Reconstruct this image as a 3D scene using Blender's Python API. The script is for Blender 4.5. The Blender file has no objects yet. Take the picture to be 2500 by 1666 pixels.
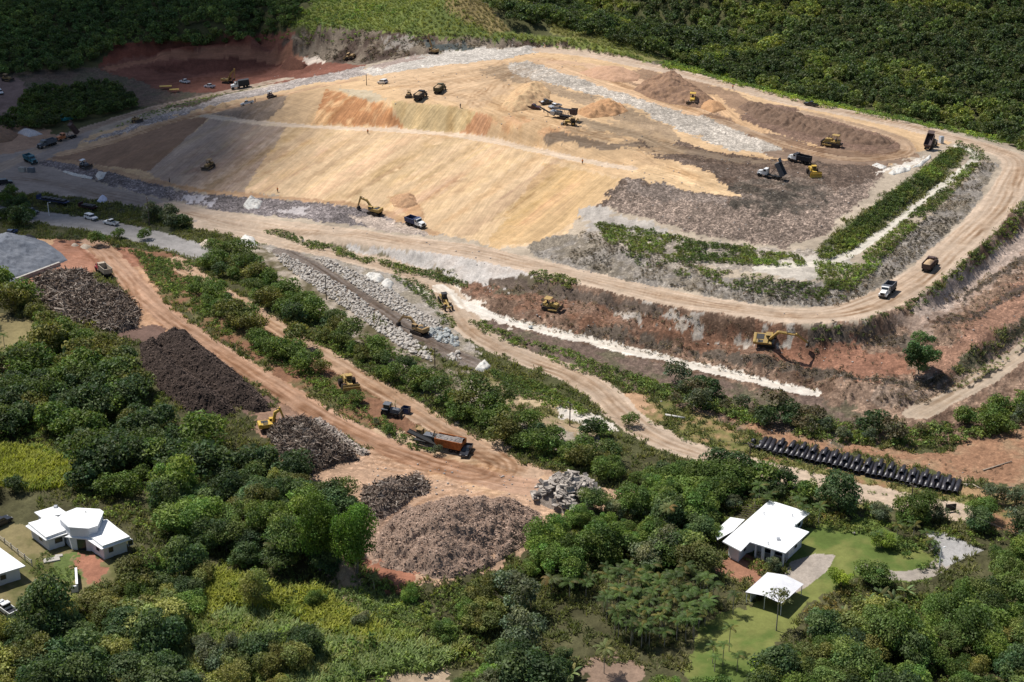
import bpy, bmesh, math, random
import numpy as np
from mathutils import Vector, Matrix, Euler
from mathutils.geometry import delaunay_2d_cdt

SC = bpy.context.scene
COL = SC.collection
R = math.radians
random.seed(7)
RNG = np.random.default_rng(11)

# ------------------------------------------------------------------ camera, sky, sun, exposure
HC = 138.5                      # height of the helicopter
FPX = 3600.0                    # focal length for a 2500 px wide frame
TH = math.atan(1425.0 / FPX)    # pitch below the horizon
cam_d = bpy.data.cameras.new('camera')
cam_d.sensor_width = 36.0
cam_d.lens = 36.0 * FPX / 2500.0
cam_d.clip_start = 1.0
cam_d.clip_end = 20000.0
cam = bpy.data.objects.new('camera', cam_d)
COL.objects.link(cam)
cam.location = (0, 0, HC)
cam.rotation_euler = (math.pi / 2 - TH, 0, 0)
SC.camera = cam

SUN_DIR = Vector((-0.46, 0.30, 1.0)).normalized()   # towards the sun
SUN_EL = math.asin(SUN_DIR.z)
SUN_AZ = math.atan2(SUN_DIR.x, SUN_DIR.y)           # from +Y, clockwise
world = bpy.data.worlds.new("World")
SC.world = world
world.use_nodes = True
nt = world.node_tree
bg = nt.nodes['Background']
sky = nt.nodes.new('ShaderNodeTexSky')
sky.sky_type = 'NISHITA'
sky.sun_disc = False
sky.sun_elevation = SUN_EL
sky.sun_rotation = SUN_AZ
nt.links.new(sky.outputs[0], bg.inputs['Color'])
bg.inputs['Strength'].default_value = 0.075
sun_d = bpy.data.lights.new('sun', 'SUN')
sun_d.energy = 4.6
sun_d.angle = R(0.53)
sun_d.color = (1.0, 0.965, 0.905)
sun = bpy.data.objects.new('sun', sun_d)
COL.objects.link(sun)
sun.rotation_euler = SUN_DIR.to_track_quat('Z', 'Y').to_euler()
SC.view_settings.view_transform = 'Standard'
SC.view_settings.look = 'None'
SC.view_settings.gamma = 1.0
SC.view_settings.exposure = 0.22
SC.cycles.max_bounces = 6
SC.cycles.diffuse_bounces = 2
SC.cycles.glossy_bounces = 2
SC.cycles.transparent_max_bounces = 8
SC.cycles.use_adaptive_sampling = True
SC.cycles.use_denoising = True

# ------------------------------------------------------------------ small maths
ST, CT = math.sin(TH), math.cos(TH)
def G(px, py, h=0.0):
    """the point at height h seen at (px, py) of the 2500 x 1666 photograph (used to survey the site)"""
    a, b = (px - 1250.0), (833.0 - py)
    dz = -FPX * ST + b * CT
    t = (h - HC) / dz
    return (a * t, (FPX * CT + b * ST) * t, h)

def _hash(ix, iy, s):
    h = (ix.astype(np.int64) * 374761393 + iy.astype(np.int64) * 668265263 + s * 974634777) & 0xFFFFFFFF
    h = ((h ^ (h >> 13)) * 1274126177) & 0xFFFFFFFF
    return ((h ^ (h >> 16)) & 0xFFFF) / 65535.0
def vnoise(x, y, s=0):
    ix, iy = np.floor(x), np.floor(y)
    fx, fy = x - ix, y - iy
    fx = fx * fx * (3 - 2 * fx); fy = fy * fy * (3 - 2 * fy)
    a, b = _hash(ix, iy, s), _hash(ix + 1, iy, s)
    c, d = _hash(ix, iy + 1, s), _hash(ix + 1, iy + 1, s)
    return (a + (b - a) * fx) * (1 - fy) + (c + (d - c) * fx) * fy
def fbm(x, y, s=0, o=4):
    v, a, t = 0, 0.5, 0
    for k in range(o):
        v = v + a * vnoise(x * 2 ** k + 17.3 * k, y * 2 ** k - 9.1 * k, s + k); t += a; a *= 0.55
    return v / t

# ------------------------------------------------------------------ the lie of the land (survey lines)
ROADS = {   # name: (width m, colour, ruts, [(px, py, h)...])
 'haul': (10.6, (.475, .365, .272), .35, [(405,505,2.4),(520,528,3),(637,545,3.2),(770,562,3.5),(903,578,3.8),(1060,600,4),(1169,617,4.2),(1300,648,4.5),
   (1434,680,4.8),(1560,710,5),(1700,738,5.2),(1850,762,5.5),(1966,772,5.8),(2060,768,6),(2130,745,6.3),(2200,712,6.8),(2284,650,7.8),(2340,600,8.8),
   (2391,552,9.8),(2430,510,10.8),(2470,455,12),(2490,410,13),(2478,385,14),(2440,370,14.5),(2380,352,15),(2284,325,15.8),(2125,287,17.2),(1966,257,18.8),
   (1806,215,20.5),(1657,178,22),(1560,158,23),(1487,142,23.5),(1400,127,24),(1328,122,24.2)]),
 'upper_left': (6, (.50, .33, .20), .7, [(860,196,18.6),(780,212,16.5),(660,240,13),(560,262,10.5),(430,292,7.5),(330,325,5.5),(240,355,4),(150,378,2.6)]),
 'outer_left': (6.5, (.36, .28, .215), .6, [(700,192,12),(560,222,9),(400,258,6),(230,308,4),(150,340,3),(60,380,2),(-60,440,2)]),
 'bench': (5, (.58, .45, .33), .35, [(500,283,10),(637,303,12),(797,310,13),(956,319,14),(1100,329,14.8),(1169,337,15),(1328,372,15.2),(1450,398,15.2),(1540,412,15.2)]),
 'lower': (8.8, (.46, .355, .265), .4, [(500,548,2.4),(560,560,2),(640,580,1.6),(750,605,1.2),(850,627,.8),(950,648,.4),(1020,672,0),(1080,705,-.6),(1110,745,-1.1),(1130,780,-1.5),(1170,820,-2),
   (1240,855,-2.5),(1307,882,-3),(1390,910,-3.5),(1456,946,-4),(1490,980,-4.5),(1530,1020,-5),(1580,1055,-5.5),(1640,1085,-5.8),(1720,1110,-6),(1800,1130,-6),(1900,1158,-6),(2050,1192,-6),(2200,1222,-6),(2330,1250,-6)]),
 'red': (7.5, (.43, .272, .185), .7, [(225,590,1.6),(290,650,1),(350,722,.5),(430,790,0),(531,860,-1),(640,925,-1.7),(744,990,-2.5),(880,1065,-3),(1009,1118,-3.6),(1130,1155,-4),(1230,1180,-4),(1300,1190,-4)]),
 'middle': (6.5, (.44, .30, .205), .7, [(425,638,1.2),(500,690,.8),(640,775,.2),(760,850,-.5),(850,903,-1.2),(950,965,-2),(1060,1032,-2.8),(1150,1085,-3.3),(1220,1125,-3.8),(1290,1155,-4)]),
 'channel': (6.5, (.17, .14, .12), .8, [(690,612,1.2),(760,650,.6),(850,710,0),(950,775,-.8),(1040,830,-1.6),(1110,868,-2),(1170,895,-2.3)]),
 'white': (4.4, (.66, .60, .52), .4, [(1070,700,-.4),(1126,742,-.8),(1200,770,-1.2),(1275,793,-1.8),(1400,822,-2.5),(1487,843,-3),(1600,868,-3.5),(1700,895,-4),(1830,927,-4.5),(1985,960,-5)]),
 'right': (6, (.40, .315, .235), .6, [(2235,1010,-4.9),(2300,980,-4.6),(2380,935,-4),(2450,890,-3.2),(2540,835,-2.2)]),
 'paved': (11.5, (.28, .26, .245), .1, [(-80,505,1.2),(30,522,1.4),(150,538,1.5),(300,562,1.5),(400,588,1.6),(500,618,1.6)]),
 'bench_right': (3.4, (.56, .51, .43), .5, [(1850,655,9),(1960,648,9.2),(2040,640,9.4),(2110,600,10),(2200,535,11),(2280,470,12),(2350,418,13.4),(2385,385,14.2),(2370,368,14.8),(2340,358,15)]),
 'loop': (5, (.40, .285, .195), .7, [(1960,275,18.4),(2060,297,17.6),(2150,320,16.8),(2205,342,16.4),(2225,365,16),(2190,385,15.6),(2080,392,15.6),(1960,372,16),(1850,330,17.5),(1760,295,19)]),
}
LINES = [
 # mound crest on the left and upper face
 [(160,372,2.8),(400,283,8),(600,248,12),(700,232,15.5),(790,214,18.6)], [(790,214,18.6),(870,232,21),(965,246,22),(1090,256,22),(1180,275,21.6),(1300,305,21),(1400,330,19.5),(1470,352,18),(1560,385,16)],
 [(480,276,10),(640,294,12.4),(797,303,13.3),(956,312,14.3),(1100,321,15.1),(1200,337,15.4),(1328,364,15.6),(1450,390,15.6)],
 [(430,300,7.2),(510,290,9.6),(637,311,11.8),(797,318,12.8),(956,327,13.8),(1100,338,14.6),(1169,346,14.7),(1328,382,14.9),(1440,410,14.9),(1520,436,15)],
 [(110,385,2.6),(250,403,4),(330,418,4.6),(425,452,5),(560,468,5.2),(700,478,5.2),(890,500,5.2),(1000,540,4.8),(1062,566,4.6),(1180,598,4.8),(1260,606,5),(1330,598,5.4)],
 [(120,395,2.2),(250,412,3.6),(425,460,4.6),(560,476,4.8),(700,486,4.8),(880,508,4.8),(985,545,4.5)],
 [(60,405,1.8),(140,415,2),(215,432,2.2),(330,472,2.4),(450,500,2.6),(640,524,3.2),(780,540,3.5),(914,556,3.8),(1040,580,4)],
 # right-hand mound: crest, foot, bench
 [(1520,438,15),(1640,455,15),(1750,475,15),(1860,500,14.6),(1960,510,13.8),(2060,480,14),(2150,425,15),(2240,380,15.2)],
 [(1440,500,11),(1400,530,8.6),(1380,585,6)],
 [(1460,520,10),(1600,565,9.6),(1720,590,9.4),(1830,610,9.2),(1930,622,9.2),(1990,625,9.4)],
 [(2010,608,10.6),(2090,545,12),(2170,480,13.6),(2260,412,14.8),(2320,365,15.4)],
 [(1400,570,8),(1500,605,8.6),(1600,632,8.7),(1700,655,8.8),(1800,668,8.9),(1900,680,9),(2000,678,9.2),(2070,665,9.4),(2130,615,10),(2220,545,11),(2300,475,12.2),(2385,410,13.8),(2405,380,14.4)],
 [(1290,625,4.9),(1434,660,5),(1560,690,5.2),(1700,717,5.4),(1850,742,5.7),(1966,752,6),(2050,748,6.2),(2110,725,6.5),(2170,692,7),(2245,638,8),(2350,545,9.9),(2395,500,10.9),(2440,440,12.3),(2455,400,13.4)],
 [(1390,600,5.8),(1310,612,5.2)],
 # under the haul road
 [(640,562,3),(770,580,3.2),(903,597,3.4),(1060,618,3.7),(1169,638,3.9),(1300,672,4.3),(1434,702,4.5),(1560,730,4.8),(1700,757,5),(1850,783,5.3),(1966,795,5.5),(2075,792,5.7),(2160,765,6),(2235,730,6.5),(2320,668,7.5),(2430,565,9.5),(2500,500,11),(2560,440,12.5)],
 [(660,570,2.2),(770,600,1.8),(900,630,1.4),(1010,655,.8),(1120,690,.6),(1230,715,.8),(1300,705,1.2),(1434,738,.8),(1560,765,.6),(1700,800,.4),(1850,835,.2),(1966,850,.2),(2090,850,.4),(2170,810,1.2),(2260,755,2),(2350,690,3),(2450,615,4.5),(2560,530,6)],
 # red terrace outer edge / bank down to the white road
 [(1150,735,.3),(1250,757,.2),(1347,772,.1),(1440,800,-.1),(1560,825,-.2),(1700,855,-.3),(1850,885,-.5),(1990,915,-.6),(2120,945,-.8),(2240,950,-.6),(2350,890,.2),(2450,815,1.2),(2560,720,2.4)],
 [(1140,738,-.8),(1250,780,-1.5),(1400,812,-2.4),(1600,858,-3.4),(1700,885,-3.9),(1830,917,-4.4),(1990,952,-4.8),(2110,985,-4.6),(2230,985,-4.4),(2330,935,-4),(2430,870,-3),(2540,800,-2)],
 [(1140,775,-1.2),(1270,808,-2),(1400,838,-2.8),(1600,885,-3.8),(1800,937,-4.8),(1990,985,-5.4),(2150,1020,-5.6),(2300,1010,-5.4),(2420,950,-4.8),(2560,870,-3.6)],
 [(1180,812,-2),(1300,862,-3),(1400,900,-3.6),(1500,950,-4.4),(1640,985,-5.2),(1800,1010,-5.8),(1900,1050,-6),(2050,1090,-6),(2250,1100,-6),(2420,1060,-6),(2560,1000,-6)],
 [(1800,1075,-6),(2100,1130,-6.2),(2350,1190,-6.2),(2560,1230,-6)],
 # belt of trees and lower left
 [(620,600,1.4),(700,660,.6),(800,725,-.2),(900,800,-1),(1000,860,-1.8),(1100,905,-2.4),(1200,950,-3),(1320,1010,-4),(1450,1060,-5),(1550,1090,-5.6)],
 [(560,640,1),(660,720,.6),(760,800,0),(880,880,-.6),(1000,960,-1.6),(1120,1030,-2.6),(1240,1090,-3.4),(1360,1140,-4),(1500,1170,-5)],
 [(345,620,1.8),(400,700,1.4),(480,760,1),(580,820,.2),(700,890,-.6),(800,950,-1.3),(900,1010,-2.1),(1000,1075,-3),(1080,1105,-3.5)],
 [(330,640,1.2),(385,715,.6),(470,785,.1),(570,850,-.8),(690,925,-1.6),(790,985,-2.4),(900,1045,-3),(1010,1095,-3.5)],
 [(0,575,1.6),(100,570,1.8),(200,580,1.8),(330,605,1.8)], [(0,690,1.2),(120,690,1.2),(260,690,.8)],
 [(0,480,1.6),(150,500,1.4),(300,530,1.5),(440,560,1.8)],
 [(250,800,0),(400,860,-.5),(500,960,-1.5),(640,1010,-2),(700,1090,-3),(800,1120,-3.6),(900,1190,-4),(870,1290,-4.2),(900,1370,-4.4),(1000,1430,-4.6),(1130,1400,-4.6),(1280,1310,-4.6),(1400,1240,-4.4),(1520,1200,-5)],
 [(880,1420,-5),(960,1470,-6.4),(1100,1460,-6.4),(1250,1370,-6),(1420,1290,-5.6)],
 [(0,850,-.5),(150,900,-1)], [(0,1000,-2),(300,1050,-2.2)], [(0,1200,-3.4),(300,1220,-3.8),(550,1200,-4)], [(0,1330,-4),(180,1330,-4),(340,1330,-4.2)], [(0,1500,-5),(300,1500,-5.4)],
 [(600,1370,-5.4),(750,1500,-6.4)], [(0,1720,-6),(600,1720,-7),(1200,1720,-7.5),(1900,1720,-7.5),(2500,1720,-7.5)],
 [(1250,1500,-7),(1550,1450,-6.6)], [(1600,1250,-5.8),(1800,1250,-6),(2000,1300,-6),(2200,1330,-6),(2500,1300,-6)], [(1700,1450,-6.4),(2000,1450,-6.3),(2300,1450,-6.3),(2550,1450,-6.3)], [(1700,1600,-7),(2200,1600,-7)],
 # plateau
 [(900,172,20),(980,160,22.4),(1100,148,23.6),(1240,132,24)], [(900,215,21),(1000,205,23),(1100,195,24)], [(1250,200,24),(1200,240,23.2)], [(1400,200,23.2),(1500,240,21.6),(1600,290,19.5),(1700,330,17.5)], [(1350,150,24),(1560,180,23)], [(1450,290,21),(1380,260,22)],
 [(1700,230,21.4),(1900,272,19.3)], [(1850,310,18),(2000,335,17)], [(1700,400,16),(1900,420,15.6),(2050,400,15.7)], [(1640,430,15.4)],
 # red pit, upper left
 [(0,420,2),(0,350,2.2)], [(100,300,3.4),(0,260,4.6),(250,250,5)], [(300,215,5.4),(420,222,5.4),(540,228,6.5)], [(600,207,6.8),(760,182,9)], [(400,190,5.2),(520,196,5.4),(640,185,6)], [(370,172,6),(480,180,5.4),(600,172,5.6),(680,160,7)],
 [(360,160,8.2),(480,140,9.6),(600,132,10.6),(700,135,11)], [(260,162,8.6),(340,140,9.6),(480,126,10.4),(640,120,11.2),(760,130,12.5)],
 [(240,130,12),(450,106,15),(620,96,17.4),(700,82,21)], [(0,160,10),(150,130,12),(200,70,18),(100,20,23)], [(0,0,24),(400,0,26),(600,20,25)], [(400,60,20),(600,60,23)],
 [(730,140,11.6),(800,160,14),(860,172,18)],
 # embankment behind the mound, grass hills and the valley behind them
 [(760,125,14),(880,150,17),(960,145,20),(1050,130,22.3),(1180,119,23.6),(1300,116,24)], [(690,62,23.5),(800,66,26),(950,78,27),(1100,86,27.6),(1240,94,27.6),(1400,112,26.4),(1520,135,24),(1610,152,22)],
 [(800,30,30),(950,40,31)], [(800,0,33),(1000,0,36)], [(1110,-10,42),(1150,12,39),(1200,45,34),(1238,74,29.6)],
 [(1350,70,29),(1362,56,30),(1413,50,31),(1455,62,30),(1500,82,28),(1570,115,24.6),(1620,147,20.5)],
 [(1300,40,14),(1250,-20,20)], [(1430,25,12),(1560,70,11),(1640,110,11)], [(1660,158,17),(1800,195,15),(1960,236,13),(2125,268,12),(2300,305,11),(2440,340,11),(2560,375,10)],
 [(1400,0,14),(1700,0,30),(2000,0,34),(2300,0,37),(2500,0,38),(2900,0,40)], [(1700,90,15),(2000,150,18.7),(2300,150,21),(2500,200,19),(2800,200,20)], [(2540,420,11),(2700,450,10)],
]
pts = []
def _add_line(l, step=5.0):
    for (a, b) in zip(l[:-1], l[1:]):
        A, B = np.array(G(*a)), np.array(G(*b))
        n = max(1, int(np.linalg.norm(B[:2] - A[:2]) / step))
        for k in range(n):
            pts.append(A + (B - A) * (k / n))
    pts.append(np.array(G(*l[-1])))
for l in LINES: _add_line(l)
for nme, (w, c, rt, l) in ROADS.items():
    if nme not in ('bench_right', 'loop', 'bench'): _add_line(l, 4.0)
for p in [(-900,100,0),(0,100,-8),(900,100,-6),(-900,400,2),(900,400,4),(-700,240,-4),(700,240,-6),(-900,700,12),(900,620,20),(-900,1100,60),(0,1100,70),(900,1100,90),(-400,150,-6),(400,150,-8),
          (-450,420,2),(-600,560,6),(520,420,2),(600,520,10),(-500,850,35),(500,850,62),(200,800,48),(0,860,40),(-200,830,45),(-300,760,32)]:
    pts.append(np.array(p, float))
pts = np.array(pts)
_, keep = np.unique(np.round(pts[:, :2] / 1.2).astype(int), axis=0, return_index=True)
pts = pts[np.sort(keep)]
GX0, GY0, GS, NX, NY = -800.0, 120.0, 1.25, 1280, 780      # survey raster
_v, _e, _f, _ov, _oe, _of = delaunay_2d_cdt([Vector(p[:2]) for p in pts], [], [], 0, 0.01)
_vz = np.array([pts[o[0]][2] for o in _ov])
_vx = np.array([(v.x, v.y) for v in _v])
HM = np.zeros((NY, NX))
for tri in _f:
    a, b, c = [_vx[i] for i in tri]
    za, zb, zc = [_vz[i] for i in tri]
    lo = np.minimum(np.minimum(a, b), c); hi = np.maximum(np.maximum(a, b), c)
    i0, i1 = max(0, int((lo[0] - GX0) / GS)), min(NX - 1, int((hi[0] - GX0) / GS) + 1)
    j0, j1 = max(0, int((lo[1] - GY0) / GS)), min(NY - 1, int((hi[1] - GY0) / GS) + 1)
    if i1 < i0 or j1 < j0: continue
    X, Y = np.meshgrid(GX0 + np.arange(i0, i1 + 1) * GS, GY0 + np.arange(j0, j1 + 1) * GS)
    d = (b[1] - c[1]) * (a[0] - c[0]) + (c[0] - b[0]) * (a[1] - c[1])
    if abs(d) < 1e-9: continue
    w0 = ((b[1] - c[1]) * (X - c[0]) + (c[0] - b[0]) * (Y - c[1])) / d
    w1 = ((c[1] - a[1]) * (X - c[0]) + (a[0] - c[0]) * (Y - c[1])) / d
    w2 = 1 - w0 - w1
    m = (w0 >= -1e-6) & (w1 >= -1e-6) & (w2 >= -1e-6)
    HM[j0:j1 + 1, i0:i1 + 1][m] = (w0 * za + w1 * zb + w2 * zc)[m]
def blur(a, n=1):
    for _ in range(n):
        p = np.pad(a, 1, mode='edge')
        a = (p[:-2, 1:-1] + 2 * p[1:-1, 1:-1] + p[2:, 1:-1]) / 4
        p = np.pad(a, 1, mode='edge')
        a = (p[1:-1, :-2] + 2 * p[1:-1, 1:-1] + p[1:-1, 2:]) / 4
    return a
HM = blur(HM, 3)
def seg_dist(X, Y, P, Z=None):
    """distance to a polyline, signed side, distance along, height along"""
    best = np.full(X.shape, 1e9); al = np.zeros(X.shape); ac = np.zeros(X.shape); hz = np.zeros(X.shape); s0 = 0.0
    for k in range(len(P) - 1):
        a, b = P[k], P[k + 1]
        v = b[:2] - a[:2]; L = math.hypot(*v)
        if L < 1e-6: continue
        t = np.clip(((X - a[0]) * v[0] + (Y - a[1]) * v[1]) / L ** 2, 0, 1)
        dx, dy = X - a[0] - t * v[0], Y - a[1] - t * v[1]
        d = np.hypot(dx, dy)
        m = d < best
        best[m] = d[m]; al[m] = (s0 + t * L)[m]
        ac[m] = (np.sign(v[0] * dy - v[1] * dx) * d)[m]; hz[m] = (a[2] + t * (b[2] - a[2]))[m]
        s0 += L
    return best, ac, al, hz
def smooth_line(P, n=2):
    P = [np.array(p, float) for p in P]
    for _ in range(n):
        Q = [P[0]]
        for a, b in zip(P[:-1], P[1:]): Q += [a * .75 + b * .25, a * .25 + b * .75]
        P = Q + [P[-1]]
    return P
ROADW = {k: smooth_line([G(*p) for p in v[3]]) for k, v in ROADS.items()}
_X, _Y = np.meshgrid(GX0 + np.arange(NX) * GS, GY0 + np.arange(NY) * GS)
for k, P in ROADW.items():
    w = ROADS[k][0]; A = np.array(P); mg = w + 6
    i0, i1 = max(0, int((A[:, 0].min() - mg - GX0) / GS)), min(NX, int((A[:, 0].max() + mg - GX0) / GS))
    j0, j1 = max(0, int((A[:, 1].min() - mg - GY0) / GS)), min(NY, int((A[:, 1].max() + mg - GY0) / GS))
    d, ac, al, hz = seg_dist(_X[j0:j1, i0:i1], _Y[j0:j1, i0:i1], P)
    t = np.clip((w / 2 + 3.0 - d) / 2.6, 0, 1); t = t * t * (3 - 2 * t)
    sub = HM[j0:j1, i0:i1]; HM[j0:j1, i0:i1] = sub * (1 - t) + hz * t
HM = blur(HM, 1)
HM += (fbm(_X / 14, _Y / 14, 5, 4) - .5) * .7
def ground(X, Y):
    X = np.asarray(X, float); Y = np.asarray(Y, float)
    u = np.clip((X - GX0) / GS, 0, NX - 1.001); v = np.clip((Y - GY0) / GS, 0, NY - 1.001)
    i, j = u.astype(int), v.astype(int); fx, fy = u - i, v - j
    return (HM[j, i] * (1 - fx) + HM[j, i + 1] * fx) * (1 - fy) + (HM[j + 1, i] * (1 - fx) + HM[j + 1, i + 1] * fx) * fy
def gz(x, y): return float(ground(np.array([x]), np.array([y]))[0])
def on_ground(px, py):
    """where the line of sight through (px, py) of the photograph meets the land: world (x, y, z), arrays welcome"""
    px = np.atleast_1d(np.asarray(px, float)); py = np.atleast_1d(np.asarray(py, float))
    a, b = px - 1250.0, 833.0 - py
    dx, dy, dz = a, FPX * CT + b * ST, -FPX * ST + b * CT
    t = np.full(px.shape, 150.0 / FPX); hit = np.zeros(px.shape, bool); step = 1.5 / FPX
    for _ in range(650):
        z = HC + dz * t
        below = z <= ground(dx * t, dy * t)
        hit |= below
        t = np.where(hit, t, t + step)
        if hit.all(): break
    lo, hi = t - step, t.copy()
    for _ in range(14):
        mid = (lo + hi) / 2
        bl = HC + dz * mid <= ground(dx * mid, dy * mid)
        hi = np.where(bl, mid, hi); lo = np.where(bl, lo, mid)
    return np.stack([dx * hi, dy * hi, ground(dx * hi, dy * hi)], -1)
def at(px, py):
    p = on_ground(px, py)[0]
    return Vector((float(p[0]), float(p[1]), float(p[2])))
def poly_world(P, step=25.0):
    q = []
    P = list(P)
    for a, b in zip(P, P[1:] + P[:1]):
        n = max(1, int(math.hypot(b[0] - a[0], b[1] - a[1]) / step))
        for k in range(n): q.append((a[0] + (b[0] - a[0]) * k / n, a[1] + (b[1] - a[1]) * k / n))
    q = np.array(q)
    return on_ground(q[:, 0], q[:, 1])[:, :2]
def inside(x, y, P):
    r = np.zeros(x.shape, bool); n = len(P)
    bx = (x >= P[:, 0].min()) & (x <= P[:, 0].max()) & (y >= P[:, 1].min()) & (y <= P[:, 1].max())
    xs, ys = x[bx], y[bx]; c = np.zeros(xs.shape, bool)
    for k in range(n):
        x1, y1 = P[k]; x2, y2 = P[(k + 1) % n]
        if y1 == y2: continue
        m = ((y1 > ys) != (y2 > ys)) & (xs < (x2 - x1) * (ys - y1) / (y2 - y1) + x1)
        c ^= m
    r[bx] = c
    return r

# ------------------------------------------------------------------ node helpers
def new_mat(name):
    m = bpy.data.materials.new(name); m.use_nodes = True
    t = m.node_tree
    return m, t, t.nodes['Principled BSDF']
class NT:
    """tiny node builder"""
    def __init__(s, t): s.t = t
    def n(s, typ, ins=None, **kw):
        nd = s.t.nodes.new(typ)
        for k, v in kw.items(): setattr(nd, k, v)
        for k, v in (ins or {}).items():
            sock = nd.inputs[k]
            if isinstance(v, bpy.types.NodeSocket): s.t.links.new(v, sock)
            else: sock.default_value = v
        return nd
    def math(s, op, a, b=0.0, clamp=False):
        nd = s.n('ShaderNodeMath', {0: a, 1: b}, operation=op); nd.use_clamp = clamp
        return nd.outputs[0]
    def ramp(s, f, lo, hi, a=0.0, b=1.0):
        return s.n('ShaderNodeMapRange', {0: f, 1: lo, 2: hi, 3: a, 4: b}).outputs[0]
    def noise(s, vec, scale, detail=3.0, rough=0.55):
        return s.n('ShaderNodeTexNoise', {'Vector': vec, 'Scale': scale, 'Detail': detail, 'Roughness': rough}).outputs['Fac']
    def scale(s, col, f):
        return s.n('ShaderNodeVectorMath', {0: col, 'Scale': f}, operation='SCALE').outputs[0]
    def mix(s, f, a, b):
        nd = s.n('ShaderNodeMix', data_type='RGBA'); 
        for sock, v in ((nd.inputs[0], f), (nd.inputs[6], a), (nd.inputs[7], b)):
            if isinstance(v, bpy.types.NodeSocket): s.t.links.new(v, sock)
            else: sock.default_value = v if not isinstance(v, tuple) or len(v) == 4 else (*v, 1)
        return nd.outputs[2]
def set_rough(b, r, spec=0.3):
    b.inputs['Roughness'].default_value = r
    b.inputs['Specular IOR Level'].default_value = spec
def mat(name, col, rough=0.8, spec=0.25, metal=0.0, var=0.25, scale=3.0, bump=0.0, dirt=0.0):
    """a paint, soil, stone or metal: base colour with two sizes of procedural wear"""
    m, t, b = new_mat(name); k = NT(t)
    oc = k.n('ShaderNodeTexCoord').outputs['Object']
    f = k.noise(oc, scale, 4.0, .6); g = k.noise(oc, scale * 7, 2.0)
    s = k.math('ADD', k.ramp(f, .25, .75, 1 - var, 1 + var * .6), k.ramp(g, .3, .7, -var * .4, var * .4))
    cc = k.scale((*col,), s)
    if dirt:      # dust and mud that has settled on the machine
        d = k.noise(oc, 1.1, 4, .7); cc = k.mix(k.ramp(d, .38, .68, 0, dirt), cc, (.24, .165, .105, 1))
    t.links.new(cc, b.inputs['Base Color'])
    set_rough(b, rough, spec); b.inputs['Metallic'].default_value = metal
    if bump:
        bn = k.n('ShaderNodeBump', {'Height': g, 'Strength': bump, 'Distance': .1})
        t.links.new(bn.outputs[0], b.inputs['Normal'])
    return m

# ------------------------------------------------------------------ the ground: one sheet out to the horizon
_c = np.concatenate([np.linspace(-2600, -320, 60, endpoint=False), np.arange(-320, 2820, 2.3), np.linspace(2820, 5000, 60)])
_r = np.concatenate([np.arange(2000, -190, -2.15)])
_yy = np.array([G(1250, p, 0)[1] for p in _r]); _xx = np.array([G(1250, p, 0)[1] for p in _r])
_yy = np.concatenate([[60, 110, 150], _yy[_yy > 160], np.geomspace(_yy.max() + 8, 9000, 60)])
_ct = (_c - 1250) / (FPX * CT)         # direction slopes seen from above
FX = _ct[None, :] * (_yy[:, None] * 1.0) * 1.02; FY = np.repeat(_yy[:, None], len(_c), 1)
nr, nc = FX.shape
X, Y = FX.ravel(), FY.ravel()
Z = ground(X, Y)
far = np.clip((Y - 1000) / 600, 0, 1); Z = Z + far * 40 * fbm(X / 400, Y / 400, 3, 3)
SOIL = np.tile(np.array([.075, .075, .033]), (len(X), 1)); FXA = np.zeros((len(X), 4)); FXA[:, 2] = .5
FLOW = np.stack([X, Y, np.zeros_like(X)], -1)
J1x, J1y = (fbm(X / 6, Y / 6, 21, 3) - .5), (fbm(X / 6, Y / 6, 31, 3) - .5)
J2x, J2y = (fbm(X / 1.3, Y / 1.3, 41, 2) - .5), (fbm(X / 1.3, Y / 1.3, 51, 2) - .5)
VA = fbm(X / 9, Y / 9, 61, 4); VB = fbm(X / 2.2, Y / 2.2, 71, 3)
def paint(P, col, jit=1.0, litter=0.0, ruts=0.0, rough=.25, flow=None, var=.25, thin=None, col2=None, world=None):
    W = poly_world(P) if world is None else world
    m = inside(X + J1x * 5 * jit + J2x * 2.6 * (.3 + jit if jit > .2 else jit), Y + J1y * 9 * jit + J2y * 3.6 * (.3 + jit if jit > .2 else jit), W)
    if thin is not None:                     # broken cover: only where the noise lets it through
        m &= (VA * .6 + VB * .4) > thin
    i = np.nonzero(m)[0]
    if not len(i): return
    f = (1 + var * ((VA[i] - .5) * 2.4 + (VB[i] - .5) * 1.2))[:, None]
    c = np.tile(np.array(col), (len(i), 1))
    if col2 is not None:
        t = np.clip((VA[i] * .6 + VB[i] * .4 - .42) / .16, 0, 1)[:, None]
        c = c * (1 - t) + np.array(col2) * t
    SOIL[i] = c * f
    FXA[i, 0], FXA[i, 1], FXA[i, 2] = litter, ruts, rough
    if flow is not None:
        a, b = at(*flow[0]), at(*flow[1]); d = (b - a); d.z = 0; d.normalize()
        FLOW[i, 0] = X[i] * d.x + Y[i] * d.y; FLOW[i, 1] = -X[i] * d.y + Y[i] * d.x
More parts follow.
